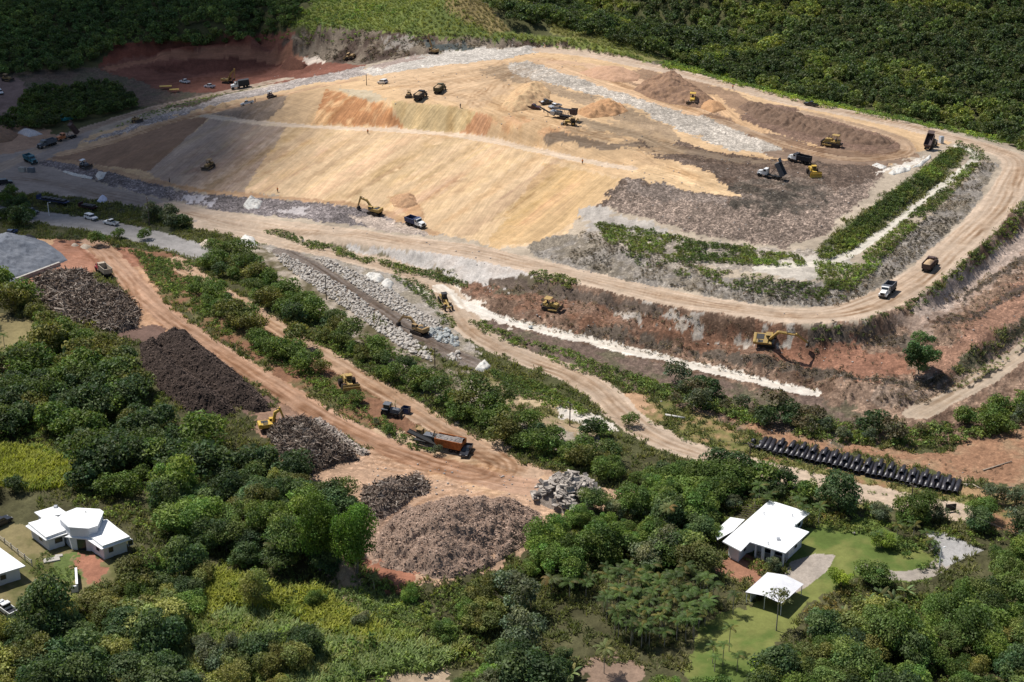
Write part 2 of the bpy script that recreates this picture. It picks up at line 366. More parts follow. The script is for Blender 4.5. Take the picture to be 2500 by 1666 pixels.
def paint_line(P, w, col, jit=1.0, ruts=.4, litter=0, rough=.12, var=.2, W=None):
    W = smooth_line([at(*p) for p in P], 2) if W is None else W
    A = np.array([tuple(p) for p in W]); mg = w + 3
    b = np.nonzero((X > A[:, 0].min() - mg) & (X < A[:, 0].max() + mg) & (Y > A[:, 1].min() - mg) & (Y < A[:, 1].max() + mg))[0]
    W = [np.array(tuple(p)) for p in W]
    d, ac, al, hz = seg_dist(X[b], Y[b], W)
    m = d + (J1x[b] * 2.2 + J2x[b] * 1.6) * jit < w / 2
    i = b[m]
    f = (1 + var * ((VA[i] - .5) * 1.6 + (VB[i] - .5)))[:, None]
    crown = (1 - .10 * np.exp(-((np.abs(ac[m]) - w * .22) / (w * .09)) ** 2))[:, None]       # worn wheel paths
    SOIL[i] = np.array(col) * f * crown
    FXA[i, 0], FXA[i, 1], FXA[i, 2] = litter, ruts, rough
    FLOW[i, 0], FLOW[i, 1] = al[m], ac[m]
def band(W, w, mul, soft=.35):
    """darker or paler streak (a dozer pass, a wheel track) worn into whatever soil is there"""
    W = [np.array((p[0], p[1], 0.0)) for p in W]; A = np.array([p[:2] for p in W]); mg = w + 2
    if len(W) < 2: return
    b = np.nonzero((X > A[:, 0].min() - mg) & (X < A[:, 0].max() + mg) & (Y > A[:, 1].min() - mg) & (Y < A[:, 1].max() + mg))[0]
    if not len(b): return
    d, ac, al, hz = seg_dist(X[b], Y[b], W)
    d = d + (VB[b] - .5) * w * .9
    t = np.clip((w / 2 + soft - d) / soft, 0, 1)[:, None] * np.clip(.35 + (VA[b] - .3) * 2.2, .15, 1)[:, None]
    SOIL[b] *= 1 - t * (1 - np.array(mul))
RT = np.random.default_rng(404)
def wheel_tracks(W, n, spread, half=.95, w=.5, mul=(.84, .80, .76)):
    """pairs of wheel ruts that wander along a route"""
    P = np.array([tuple(p) for p in W])[:, :2]
    T = np.gradient(P, axis=0); T /= np.linalg.norm(T, axis=1, keepdims=True) + 1e-9; N = np.stack([-T[:, 1], T[:, 0]], -1)
    s_ = np.concatenate([[0], np.cumsum(np.linalg.norm(np.diff(P, axis=0), axis=1))])
    for i in range(n):
        o = RT.uniform(-1, 1) * spread; a, ph, L = RT.uniform(.2, 1) * spread * .5, RT.random() * 6.3, RT.uniform(35, 110)
        i0 = RT.integers(0, max(1, len(P) // 2)); i1 = RT.integers(i0 + min(6, len(P) - i0 - 1), len(P))
        off = o + a * np.sin(s_ / L * 6.28 + ph)
        m = 1 - (1 - np.array(mul)) * RT.uniform(.4, 1.2)
        for sg in (-half, half): band((P + N * (off + sg)[:, None])[i0:i1 + 1], w, m)
TAN = (.53, .362, .21); TRASH = (.185, .145, .122); RED = (.36, .18, .095); GRASS = (.125, .135, .035); WHITE = (.56, .505, .44)
# --- broad soils of the lower land
paint([(-60,380),(300,290),(900,150),(1330,100),(2000,250),(2560,370),(2560,450),(2100,800),(1900,800),(1300,700),(640,590),(400,520)], (.36,.295,.225), var=.3, rough=.2, jit=.4)
paint([(-300,560),(150,560),(500,640),(900,900),(1300,1100),(1700,1130),(2500,1260),(2900,1300),(2900,2000),(-600,2000)], (.07,.066,.032), var=.5, rough=.4)
paint([(330,610),(420,620),(700,800),(1000,1010),(1300,1140),(1250,1170),(900,1060),(640,900),(470,770),(340,690)], (.24,.125,.075), rough=.5, col2=(.10,.09,.04), var=.4)
paint([(560,600),(640,590),(900,760),(1100,900),(1300,990),(1480,1080),(1420,1110),(1100,1010),(900,860),(700,720)], (.12,.10,.055), rough=.4, col2=(.3,.25,.2), var=.4)
paint([(1180,900),(1330,960),(1440,1010),(1460,1060),(1330,1050),(1200,980)], (.16,.15,.06), rough=.3, col2=(.3,.22,.14))
paint([(620,590),(760,605),(950,660),(1080,730),(1120,800),(1180,870),(1130,890),(1000,820),(850,730),(700,640)], (.33,.29,.25), rough=.3, litter=.3, col2=(.2,.17,.13))
# --- red terraces and banks on the right
paint([(1100,690),(1300,660),(1700,740),(2000,795),(2120,790),(2330,670),(2500,500),(2900,300),(2900,1050),(2400,1080),(2000,1090),(1700,1010),(1300,860),(1120,770)], (.15,.095,.066), rough=1.0, litter=.4, col2=(.225,.152,.108), var=.45)
paint([(1120,705),(1290,695),(1440,722),(1700,775),(1960,822),(2090,850),(2220,860),(2230,930),(2100,930),(1850,880),(1560,815),(1330,770)], (.235,.13,.085), rough=.8, litter=.4, ruts=.4, var=.5, flow=((1300,740),(1800,840)), col2=(.165,.105,.075))
paint([(1880,835),(2050,835),(2190,865),(2240,910),(2130,930),(1960,890),(1890,870)], (.255,.13,.085), rough=.7, litter=.25, var=.35)
paint([(2190,790),(2300,715),(2430,610),(2560,500),(2560,620),(2380,720),(2250,830)], (.31,.225,.175), rough=.5, litter=.25, ruts=.8, flow=((2300,700),(2340,740)), var=.35)
paint([(2240,880),(2400,760),(2560,640),(2560,720),(2400,850),(2280,930)], (.245,.14,.095), rough=.8, litter=.4, var=.4)
paint([(2150,940),(2300,930),(2450,830),(2560,740),(2560,800),(2430,900),(2280,990),(2150,1000)], (.22,.16,.12), rough=.9, litter=.5, var=.4)
paint([(1200,705),(1280,650),(1380,690),(1330,720)], (.13,.105,.07), rough=.8)
paint([(700,560),(900,590),(1100,612),(1330,668),(1250,690),(1200,708),(1060,660),(900,630),(760,595)], (.56,.51,.465), rough=.6, var=.4, ruts=.3, flow=((1150,640),(1130,680)), col2=(.40,.35,.31))
paint([(690,575),(790,580),(1000,640),(1150,700),(1080,690),(900,640),(760,610)], (.14,.12,.075), rough=.6, thin=.45)
paint([(1500,738),(1700,765),(2000,805),(2080,800),(2000,860),(1800,835),(1500,775)], (.38,.335,.29), rough=.9, thin=.44, var=.35)
paint([(1130,770),(1280,802),(1490,850),(1800,942),(1990,972),(2200,1020),(2050,1085),(1850,1035),(1560,955),(1350,875),(1200,815)], (.17,.12,.095), rough=.8, litter=.3, var=.45, col2=(.1,.085,.055))
paint([(1440,950),(1530,960),(1700,1000),(1850,1065),(2000,1110),(2380,1190),(2500,1190),(2500,1240),(2300,1210),(1850,1110),(1700,1085),(1580,1030)], (.15,.15,.05), rough=.25, var=.35, col2=(.26,.17,.09))
paint([(1750,1005),(1880,1035),(2050,1090),(2260,1100),(2420,1065),(2560,1010),(2560,1190),(2380,1180),(2100,1118),(1900,1080)], (.315,.175,.105), rough=.5, var=.4, litter=.2, col2=(.235,.155,.095))
paint([(1500,955),(1560,965),(1600,1010),(1540,1005),(1490,975)], (.40,.25,.15), rough=.2)
paint([(1830,1105),(2340,1215),(2560,1255),(2560,1310),(2250,1262),(1990,1200),(1800,1135)], (.30,.17,.095), rough=.3, var=.35, col2=(.15,.14,.05))
# --- mound
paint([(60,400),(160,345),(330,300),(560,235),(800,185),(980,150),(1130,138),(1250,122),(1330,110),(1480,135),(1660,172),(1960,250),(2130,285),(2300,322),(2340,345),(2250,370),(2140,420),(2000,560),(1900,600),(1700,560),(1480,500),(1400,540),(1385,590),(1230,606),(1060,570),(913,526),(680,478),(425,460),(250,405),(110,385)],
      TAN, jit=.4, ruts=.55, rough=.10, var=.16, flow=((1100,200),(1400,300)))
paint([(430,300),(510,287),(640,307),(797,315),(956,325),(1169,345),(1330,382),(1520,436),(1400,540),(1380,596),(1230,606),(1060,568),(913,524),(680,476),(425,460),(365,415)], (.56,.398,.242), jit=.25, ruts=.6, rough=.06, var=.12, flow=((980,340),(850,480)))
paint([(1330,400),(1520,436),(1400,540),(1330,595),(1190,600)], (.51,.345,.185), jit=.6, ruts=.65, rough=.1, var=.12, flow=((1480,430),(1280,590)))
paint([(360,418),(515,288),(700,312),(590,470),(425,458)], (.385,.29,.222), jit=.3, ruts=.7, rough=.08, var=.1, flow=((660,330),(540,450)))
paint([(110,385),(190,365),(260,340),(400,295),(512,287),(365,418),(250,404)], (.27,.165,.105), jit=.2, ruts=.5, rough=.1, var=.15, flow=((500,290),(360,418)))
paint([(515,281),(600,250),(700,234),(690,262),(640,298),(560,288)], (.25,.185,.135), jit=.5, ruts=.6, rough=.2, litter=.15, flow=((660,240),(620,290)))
paint([(795,218),(870,236),(945,250),(985,316),(900,308),(762,303)], (.48,.235,.11), jit=.25, ruts=1.0, rough=.2, var=.28, flow=((860,240),(810,300)), col2=(.58,.36,.19))
paint([(955,248),(1090,258),(1175,275),(1120,326),(985,316)], (.47,.345,.185), jit=.3, ruts=1.0, rough=.15, var=.15, flow=((1080,260),(1030,320)))
paint([(1172,274),(1205,288),(1182,330),(1120,327)], (.47,.25,.135), jit=.3, ruts=1.0, rough=.2, var=.2, flow=((1080,260),(1030,320)))
paint([(820,215),(900,222),(950,240),(930,250),(850,232)], (.42,.34,.235), jit=.5, rough=.1)
# tracked ground on the top
paint([(960,160),(1180,140),(1330,160),(1180,260),(1000,235),(930,200)], (.51,.355,.22), jit=1.2, ruts=.8, rough=.12, var=.2, flow=((980,230),(1250,170)))
paint([(1190,285),(1270,280),(1400,330),(1330,345),(1220,320)], (.52,.32,.18), jit=1.5, ruts=.8, rough=.1, thin=.47, flow=((1200,290),(1400,340)))
# ridge of pale litter and its dark foot
paint([(1180,168),(1240,158),(1260,185),(1420,226),(1560,272),(1660,325),(1640,375),(1560,330),(1450,262),(1280,208),(1190,188)], (.30,.215,.14), rough=.3, jit=1.2, litter=.15, var=.3)
paint([(1235,160),(1290,148),(1350,158),(1500,212),(1640,252),(1800,312),(1905,362),(1895,378),(1790,368),(1650,316),(1560,266),(1420,222),(1330,202),(1250,184)], (.37,.325,.275), rough=.5, jit=.9, litter=.5, var=.3)
paint([(1600,335),(1660,345),(1760,372),(1920,392),(1960,370),(2180,392),(2160,425),(2000,560),(1900,600),(1750,575),(1480,505),(1400,545),(1525,437),(1640,445),(1815,482),(1730,420),(1640,392),(1570,372),(1545,350)], (.115,.083,.064), rough=.95, jit=.8, litter=.6, var=.35)
paint([(1360,315),(1520,295),(1640,345),(1660,375),(1540,375),(1440,350)], (.34,.24,.15), rough=.2, jit=1.5, thin=.47, ruts=.6, flow=((1400,320),(1640,360)))
paint([(1500,452),(1640,470),(1800,500),(1980,500),(2090,450),(2165,422),(2010,580),(1890,606),(1700,572),(1470,505)], (.20,.152,.122), rough=1.15, jit=.7, litter=.85, var=.3)
paint([(1530,440),(1640,452),(1760,480),(1800,505),(1640,490),(1520,465)], (.19,.15,.125), rough=.9, jit=1.2, litter=.7)
paint([(1770,455),(1900,425),(2040,450),(2010,520),(1880,530),(1790,500)], (.085,.072,.058), rough=1.0, jit=1.3, litter=.7, var=.5, col2=(.13,.10,.08))
paint([(1460,520),(1700,592),(1900,615),(2000,612),(1990,650),(1800,660),(1640,650),(1420,590)], (.27,.23,.19), rough=.6, jit=1.0, litter=.4, var=.4)
paint([(1280,600),(1390,570),(1500,600),(1640,650),(1800,680),(1960,690),(2060,690),(2130,640),(2300,500),(2390,400),(2440,400),(2360,530),(2240,640),(2110,728),(2040,752),(1850,745),(1560,692),(1434,662),(1310,630)], (.30,.265,.23), rough=.9, jit=.5, litter=.35, var=.5, ruts=.6, flow=((2200,560),(2240,610)), col2=(.16,.135,.105))
paint([(1440,560),(1400,520),(1440,500),(1560,540),(1700,590),(1640,580)], (.38,.34,.3), rough=.6, jit=1, var=.3)
paint([(2000,600),(2170,470),(2320,365),(2370,365),(2300,450),(2150,560),(2060,640)], (.12,.12,.07), rough=.5, jit=.5, var=.4)
paint([(1830,660),(1960,625),(2060,600),(2080,640),(1990,690)], (.42,.375,.32), rough=.3, jit=.8, var=.3)
# brown heaps ground and tracks at the far right of the top
paint([(1700,235),(1810,240),(1910,260),(2010,282),(2150,328),(2215,345),(2190,372),(2090,375),(1950,345),(1830,305),(1790,290)], (.175,.112,.082), rough=.8, jit=.7, litter=.3, var=.3, ruts=.4, flow=((1800,250),(2000,330)))
paint([(1560,165),(1680,185),(1800,222),(1830,250),(1800,300),(1700,262),(1600,235),(1500,205)], (.275,.178,.115), rough=.35, jit=1.5, litter=.1, ruts=.5, flow=((1560,200),(1760,270)))
paint([(1560,205),(1690,210),(1760,250),(1790,290),(1720,285),(1600,240)], (.40,.26,.16), rough=.3, jit=1, var=.3)
paint([(1700,255),(1800,300),(1900,335),(2000,360),(2100,370),(2200,365),(2225,385),(2150,405),(2000,395),(1910,385),(1900,360),(1800,310)], (.195,.13,.092), jit=1.4, ruts=.8, rough=.3, litter=.15, flow=((1700,260),(2000,370)))
paint_line([(1640,250),(1790,300),(1900,345),(2000,368),(2130,385),(2220,378)], 6, (.27,.18,.122), ruts=1., jit=2)
paint_line([(1880,375),(1960,385),(2080,395),(2190,395)], 6, (.23,.16,.115), ruts=.8, jit=2)
paint_line([(1740,235),(1790,290),(1850,320)], 5, (.54,.35,.2), ruts=1., jit=2)
paint_line([(1330,150),(1450,190),(1600,240),(1700,270)], 12, (.56,.38,.235), ruts=1., jit=2)
paint_line([(1360,150),(1470,165),(1560,200)], 7, (.55,.37,.24), ruts=.6, jit=2)
paint([(2200,400),(2260,380),(2240,400),(2140,425)], WHITE, jit=.6)
# dark wheel tracks over the tan
paint_line([(1350,335),(1480,360),(1620,350),(1750,385),(1900,400)], 5, (.21,.155,.11), ruts=1., jit=2.5)
paint_line([(1430,300),(1560,330),(1640,370)], 7, (.30,.22,.145), ruts=1., jit=3)
paint_line([(1560,380),(1660,430),(1790,475)], 4, (.50,.34,.2), ruts=.8, jit=2)
paint([(1520,410),(1640,400),(1740,430),(1815,482),(1700,465),(1560,440)], (.60,.42,.245), ruts=.8, jit=.8, rough=.2, flow=((1500,400),(1800,480)))
# gravel strip around the upper left of the top, red ground, dark embankment
paint([(240,165),(280,110),(420,95),(620,85),(700,75),(790,110),(800,150),(900,160),(760,190),(600,215),(440,240),(330,225),(300,200)], (.175,.075,.052), jit=.8, rough=.4, var=.3, ruts=.4, flow=((400,200),(700,150)), litter=.06)
paint([(350,165),(500,140),(620,134),(700,142),(690,158),(600,172),(480,182),(390,178)], (.125,.05,.035), jit=.6, rough=.8, var=.35)
paint([(240,160),(290,105),(450,98),(620,88),(640,112),(480,120),(330,140)], (.16,.055,.035), jit=.6, rough=.8, var=.35)
paint_line([(265,168),(360,148),(480,132),(600,127),(700,128),(790,140)], 6, (.30,.145,.09), ruts=.8)
paint([(690,100),(760,60),(960,70),(1080,80),(1240,90),(1400,108),(1560,140),(1640,165),(1560,155),(1480,136),(1330,112),(1180,116),(1000,138),(880,160),(790,150),(720,130)], (.082,.056,.044), jit=.7, rough=1.0, var=.5, col2=(.15,.12,.09), litter=.2)
paint([(930,95),(1010,85),(1040,100),(1000,118),(940,112)], (.24,.21,.18), jit=1, rough=.8, thin=.42)
paint([(1030,100),(1130,105),(1180,118),(1060,128)], (.07,.078,.075), jit=.8, rough=.8)
paint([(1400,112),(1520,135),(1600,165),(1500,140)], (.26,.19,.14), jit=1, rough=.8, thin=.45)
paint([(200,352),(330,300),(560,230),(760,188),(880,163),(920,180),(760,206),(700,220),(560,248),(330,316)], (.29,.25,.225), jit=.8, rough=.5, litter=.6, var=.3)
paint([(870,175),(1000,138),(1180,118),(1330,112),(1320,128),(1210,146),(1070,160),(910,184)], (.41,.37,.325), jit=.9, rough=.35, litter=.45, var=.25)
paint([(900,160),(1000,138),(1090,130),(1000,150),(930,168)], (.27,.21,.18), jit=1, rough=.6, litter=.4, thin=.45)
paint([(-60,180),(240,165),(320,195),(420,225),(560,226),(470,262),(340,262),(250,215),(120,220),(-60,245)], (.15,.11,.085), jit=.8, rough=.7, litter=.3, col2=(.085,.075,.05), var=.4)
paint([(735,140),(770,140),(800,152),(750,155)], (.55,.46,.38), jit=.6)
# --- lower left
paint([(90,402),(112,387),(250,406),(425,462),(560,478),(700,486),(890,505),(1000,545),(1060,580),(905,556),(640,527),(500,507),(330,473),(213,434)], (.17,.145,.14), jit=.5, rough=.9, litter=.7, var=.35)
paint([(850,520),(1000,545),(1070,580),(900,556)], (.36,.29,.24), jit=.8, rough=.7, litter=.4)
paint([(460,470),(540,482),(520,505),(440,495)], (.46,.42,.42), jit=1, rough=.6, thin=.4)
paint([(690,500),(760,500),(740,525),(660,520)], (.38,.34,.33), jit=1, rough=.6, thin=.5)
paint([(945,480),(1000,472),(1030,520),(1040,555),(1000,540)], (.46,.29,.165), jit=.5, rough=.25)
paint_line([(100,384),(250,408),(425,459),(560,474),(700,483),(890,500),(990,538),(1060,570)], 2.6, (.42,.27,.16), ruts=.6)
paint([(-100,440),(-100,370),(60,368),(140,338),(235,312),(185,362),(95,398),(122,412),(215,438),(330,476),(500,512),(540,530),(500,548),(430,530),(300,497),(150,477),(30,472),(-100,478)], (.30,.25,.215), jit=.4, ruts=.4, rough=.08, flow=((0,440),(400,500)), var=.15)
paint([(-60,345),(30,300),(110,315),(150,340),(60,370),(-60,380)], (.36,.235,.16), jit=.8, ruts=.3)
paint([(-60,180),(60,195),(80,240),(30,285),(-60,300)], (.2,.14,.12), jit=.8)
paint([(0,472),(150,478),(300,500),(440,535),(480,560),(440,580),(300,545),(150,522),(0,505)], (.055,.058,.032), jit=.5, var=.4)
paint([(-100,585),(50,578),(110,582),(150,588),(60,640),(-100,660)], (.50,.31,.18), jit=.5, ruts=.3)
paint([(140,585),(250,588),(330,612),(350,650),(330,700),(270,650),(150,690),(40,700),(-60,690),(60,640)], (.30,.15,.098), jit=.5, ruts=.7, var=.25, flow=((150,600),(330,640)))
paint([(310,655),(345,650),(420,750),(460,850),(400,850),(330,790)], (.45,.275,.17), jit=.8, ruts=.6)
paint([(280,800),(370,790),(520,860),(670,970),(680,1010),(560,1000),(430,930)], (.15,.095,.075), jit=.8)
paint([(610,1000),(700,980),(760,1010),(920,1120),(820,1170),(700,1140),(640,1070)], (.26,.16,.11), jit=.8, litter=.2)
paint([(700,1130),(900,1090),(1050,1120),(1200,1150),(1310,1130),(1420,1180),(1550,1200),(1440,1250),(1330,1290),(1280,1330),(1200,1400),(1010,1430),(900,1390),(890,1290),(880,1230),(800,1190)], (.39,.255,.17), jit=.7, litter=.25, rough=.2, var=.25, ruts=.3, flow=((900,1100),(1300,1200)))
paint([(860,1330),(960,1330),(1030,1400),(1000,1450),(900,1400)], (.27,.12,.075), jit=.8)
paint([(1080,1110),(1200,1090),(1290,1150),(1350,1180),(1200,1200),(1060,1170)], (.50,.33,.21), jit=.8, ruts=1., flow=((1080,1150),(1300,1180)))
paint_line([(930,1060),(1040,1110),(1140,1120),(1200,1090)], 7, (.50,.36,.24), ruts=.6, jit=1.5)
paint([(1355,990),(1420,1000),(1500,1030),(1520,1060),(1420,1040),(1370,1020)], (.56,.50,.43), jit=.6, ruts=.6, flow=((1360,1000),(1520,1050)))
paint([(1240,950),(1400,1000),(1400,1010),(1300,990)], (.42,.32,.2), jit=.8)
paint([(990,700),(1120,700),(1180,760),(1290,800),(1140,780),(1080,740)], (.58,.51,.43), jit=1.2, thin=.4)
paint([(880,1195),(960,1215),(1010,1240),(960,1300),(900,1380),(880,1340),(885,1260)], (.25,.17,.125), jit=1, rough=.4, litter=.5)
# lawns and drives of the houses
paint([(0,1280),(80,1290),(180,1345),(260,1375),(330,1360),(330,1430),(230,1450),(150,1490),(60,1520),(-80,1540),(-80,1280)], (.12,.118,.045), jit=.6, var=.35, rough=.12, col2=(.17,.14,.07))
paint([(186,1345),(235,1350),(262,1400),(250,1445),(205,1420)], (.27,.125,.08), jit=.6, var=.3)
paint([(100,1355),(190,1350),(195,1420),(150,1430)], (.10,.13,.04), jit=.8, rough=.3)
paint([(1960,1290),(2120,1260),(2300,1370),(2250,1420),(2080,1410),(1970,1490),(1890,1580),(1800,1720),(1670,1720),(1690,1540),(1740,1500),(1870,1460),(1930,1390),(1900,1330)], (.105,.145,.036), jit=.5, var=.3, rough=.08, col2=(.14,.15,.045))
paint([(1780,1340),(1870,1370),(1850,1430),(1760,1400)], (.27,.135,.085), jit=.6)
paint([(1905,1422),(1930,1372),(1990,1352),(2040,1356),(2022,1392),(1975,1430),(1940,1450)], (.34,.29,.245), jit=0, ruts=.2, var=.2)
paint_line([(2110,1388),(2190,1410),(2260,1402),(2310,1370),(2320,1320)], 3.4, (.33,.285,.24), ruts=.1, jit=.2)
paint([(2256,1297),(2305,1299),(2402,1343),(2340,1372),(2308,1384),(2274,1348)], (.33,.315,.30), jit=0, var=.1)
paint([(1420,1630),(1500,1600),(1600,1640),(1560,1690),(1440,1690)], (.24,.165,.12), jit=.8, var=.3)
paint([(870,1690),(980,1640),(1090,1625),(1120,1720),(850,1720)], (.31,.235,.16), jit=.8, var=.3)
paint([(800,1370),(870,1380),(900,1480),(840,1500),(805,1420)], (.36,.26,.175), jit=.8, var=.3)
paint([(0,760),(110,790),(120,880),(0,930)], (.19,.155,.075), jit=.6)
for k in ('outer_left','upper_left','loop','bench','paved','channel','middle','red','right','lower','white','haul','bench_right'):
    w, c, rt, l = ROADS[k]
    paint_line(None, w, c, ruts=rt, W=ROADW[k], jit=.0 if k == 'paved' else (.9 if k == 'white' else .7), litter=.25 if k == 'channel' else 0)
# dozer passes down the faces
def mixp(a, b, t): return (a[0] + (b[0] - a[0]) * t, a[1] + (b[1] - a[1]) * t)
def along(L, t):
    k = t * (len(L) - 1); i = min(int(k), len(L) - 2); return mixp(L[i], L[i + 1], k - i)
TOPL = [(520,292),(640,309),(797,318),(956,328),(1169,348),(1330,384),(1500,430)]; BOTL = [(260,402),(425,455),(560,466),(700,474),(900,510),(1062,562),(1340,594)]
for i in range(150):
    t0 = RT.random(); a_, b_ = along(TOPL, t0), along(BOTL, min(1, max(0, t0 + RT.normal() * .012)))
    f0, f1 = sorted(RT.random(2)) if RT.random() < .6 else (0, 1)
    if f1 - f0 < .2: continue
    c = RT.uniform(.84, 1.09)
    band([at(*mixp(a_, b_, f0 + (f1 - f0) * q)) for q in (0, .25, .5, .75, 1)], RT.uniform(.4, 3.2) if RT.random() < .8 else RT.uniform(4, 9), (c, c * RT.uniform(.96, 1), c * RT.uniform(.92, 1)), soft=.6)
for i in range(70):
    t0 = RT.random(); a_ = along([(640,240),(790,216),(870,234),(965,248),(1090,258),(1200,285),(1330,330)], t0); b_ = along([(560,285),(740,300),(800,306),(940,312),(1080,325),(1190,340),(1330,366)], t0)
    c = RT.uniform(.82, 1.1); band([at(*mixp(a_, b_, q)) for q in (0, .33, .66, 1)], RT.uniform(.5, 2.5), (c, c * .98, c * .95), soft=.5)
for k, n, sp in (('haul', 16, 3.2), ('lower', 12, 2.4), ('red', 16, 3.2), ('middle', 14, 2.6), ('upper_left', 6, 1.8), ('outer_left', 6, 2), ('loop', 10, 2), ('right', 5, 1.8), ('channel', 8, 2), ('white', 4, 1.3)): wheel_tracks(ROADW[k], n, sp)
for pl, n, sp in (([(900,215),(1000,205),(1150,190),(1260,160),(1330,135)], 16, 9), ([(1010,240),(1120,225),(1220,270),(1340,310),(1480,360),(1620,420),(1760,470)], 18, 8), ([(1330,140),(1450,185),(1600,238),(1700,275),(1800,310)], 14, 5), ([(1180,260),(1250,190),(1330,150)], 10, 9), ([(1420,300),(1560,335),(1700,380),(1900,400),(2100,395)], 16, 6), ([(1840,320),(1950,360),(2080,385),(2220,370)], 14, 5), ([(1560,390),(1700,440),(1850,470),(2000,450)], 10, 7),
    ([(150,610),(260,610),(340,690),(430,790)], 10, 5), ([(900,1110),(1050,1140),(1180,1120),(1280,1150)], 16, 5), ([(1080,1060),(1180,1100),(1240,1140),(1180,1180),(1050,1150)], 12, 4), ([(900,1350),(960,1280),(1060,1210),(1200,1195),(1330,1170)], 8, 4), ([(1300,740),(1450,760),(1650,800),(1850,840),(2050,860)], 12, 4), ([(420,205),(560,190),(700,150)], 10, 5), ([(20,430),(150,440),(330,490),(480,525)], 10, 4)):
    wheel_tracks(smooth_line([at(*p) for p in pl], 3), n, sp)
# layered benches on the right-hand bank
for pl, w, c in (([(2311,729),(2357,721),(2407,686),(2500,636),(2560,600)], 3.2, (.10,.078,.062)), ([(2300,790),(2400,768),(2420,745),(2500,704),(2560,670)], 3.0, (.105,.075,.06)), ([(2336,904),(2379,882),(2429,846),(2471,814),(2540,770)], 2.6, (.075,.07,.042)), ([(2364,948),(2414,913),(2479,875),(2540,830)], 1.0, (.05,.042,.035)),
    ([(1800,873),(1907,895),(2000,913),(2100,930),(2200,940),(2300,920)], 3.0, (.10,.078,.06)), ([(1986,821),(2100,826),(2207,832)], 3.2, (.115,.09,.07)), ([(1440,800),(1600,838),(1750,868)], 2.4, (.11,.085,.065)), ([(2250,760),(2350,700),(2450,632),(2540,560)], 4.0, (.36,.28,.23)), ([(1200,690),(1320,700),(1450,728),(1600,762)], 2.5, (.12,.09,.07))):
    paint_line(pl, w, c, jit=1.8, rough=.8, litter=.3, ruts=0, var=.4)
# hills
paint([(700,64),(780,0),(820,-60),(1120,-60),(1245,80),(1420,98),(1560,140),(1610,158),(1540,142),(1400,114),(1240,98),(1080,90),(950,80),(800,70)], (.19,.22,.062), jit=.6, rough=.4, var=.4, col2=(.10,.125,.038))
paint([(1060,-40),(1160,-20),(1245,78),(1200,82),(1130,50),(1080,10)], (.245,.19,.085), jit=.7, rough=.4, var=.35)
paint([(1345,80),(1355,50),(1415,42),(1460,60),(1510,80),(1580,115),(1630,150),(1570,150),(1480,115),(1400,100)], (.22,.205,.075), jit=.8, rough=.4, var=.4, col2=(.15,.165,.05))
rgh = FXA[:, 2]
Z = Z + rgh * ((fbm(X / 1.6, Y / 1.6, 81, 3) - .5) * 1.15 + (fbm(X / .55, Y / .55, 91, 2) - .5) * .35) * np.clip(1.4 - far, 0, 1)
rt = FXA[:, 1]
Z = Z + rt * (fbm(FLOW[:, 0] / 9, FLOW[:, 1] / .8, 95, 2) - .5) * .26
me = bpy.data.meshes.new('ground')
idx = np.arange(nr * nc).reshape(nr, nc)
quads = np.stack([idx[:-1, :-1], idx[:-1, 1:], idx[1:, 1:], idx[1:, :-1]], -1).reshape(-1, 4)
def fill_mesh(me, co, quads):
    n = len(quads); k = quads.shape[1]
    me.vertices.add(len(co)); me.vertices.foreach_set('co', np.ascontiguousarray(co, np.float32).ravel())
    me.loops.add(n * k); me.loops.foreach_set('vertex_index', np.ascontiguousarray(quads, np.int32).ravel())
    me.polygons.add(n); me.polygons.foreach_set('loop_start', np.arange(0, n * k, k, dtype=np.int32))
    me.polygons.foreach_set('loop_total', np.full(n, k, np.int32))
    me.update(calc_edges=True)
fill_mesh(me, np.stack([X, Y, Z], -1), quads)
me.polygons.foreach_set('use_smooth', np.ones(len(quads), bool))
a = me.attributes.new('soil', 'FLOAT_COLOR', 'POINT'); a.data.foreach_set('color', np.concatenate([np.clip(SOIL, 0.01, .8), np.ones((len(X), 1))], 1).astype(np.float32).ravel())
a = me.attributes.new('surface', 'FLOAT_COLOR', 'POINT'); a.data.foreach_set('color', FXA.astype(np.float32).ravel())
a = me.attributes.new('flow', 'FLOAT_VECTOR', 'POINT'); a.data.foreach_set('vector', FLOW.astype(np.float32).ravel())
gm, t, b = new_mat('bare_ground'); k = NT(t)
soil = k.n('ShaderNodeAttribute', attribute_name='soil').outputs['Color']
sf = k.n('ShaderNodeSeparateColor', {0: k.n('ShaderNodeAttribute', attribute_name='surface').outputs['Color']}).outputs
flow = k.n('ShaderNodeAttribute', attribute_name='flow').outputs['Vector']
oc = k.n('ShaderNodeTexCoord').outputs['Object']
fine = k.noise(oc, 2.6, 4, .75); mid = k.noise(oc, .35, 4, .6)
v1 = k.math('ADD', 1.0, k.math('MULTIPLY', k.ramp(fine, .25, .75, -1, 1), k.ramp(sf[2], .05, .4, .10, .30))); v2 = k.ramp(mid, .3, .7, .88, 1.12)
v3 = k.math('ADD', 1.0, k.math('MULTIPLY', k.ramp(k.noise(oc, .95, 3, .7), .32, .68, -1, 1), k.ramp(sf[2], .05, .3, .06, .14)))
col = k.scale(soil, k.math('MULTIPLY', k.math('MULTIPLY', v1, v2), v3))
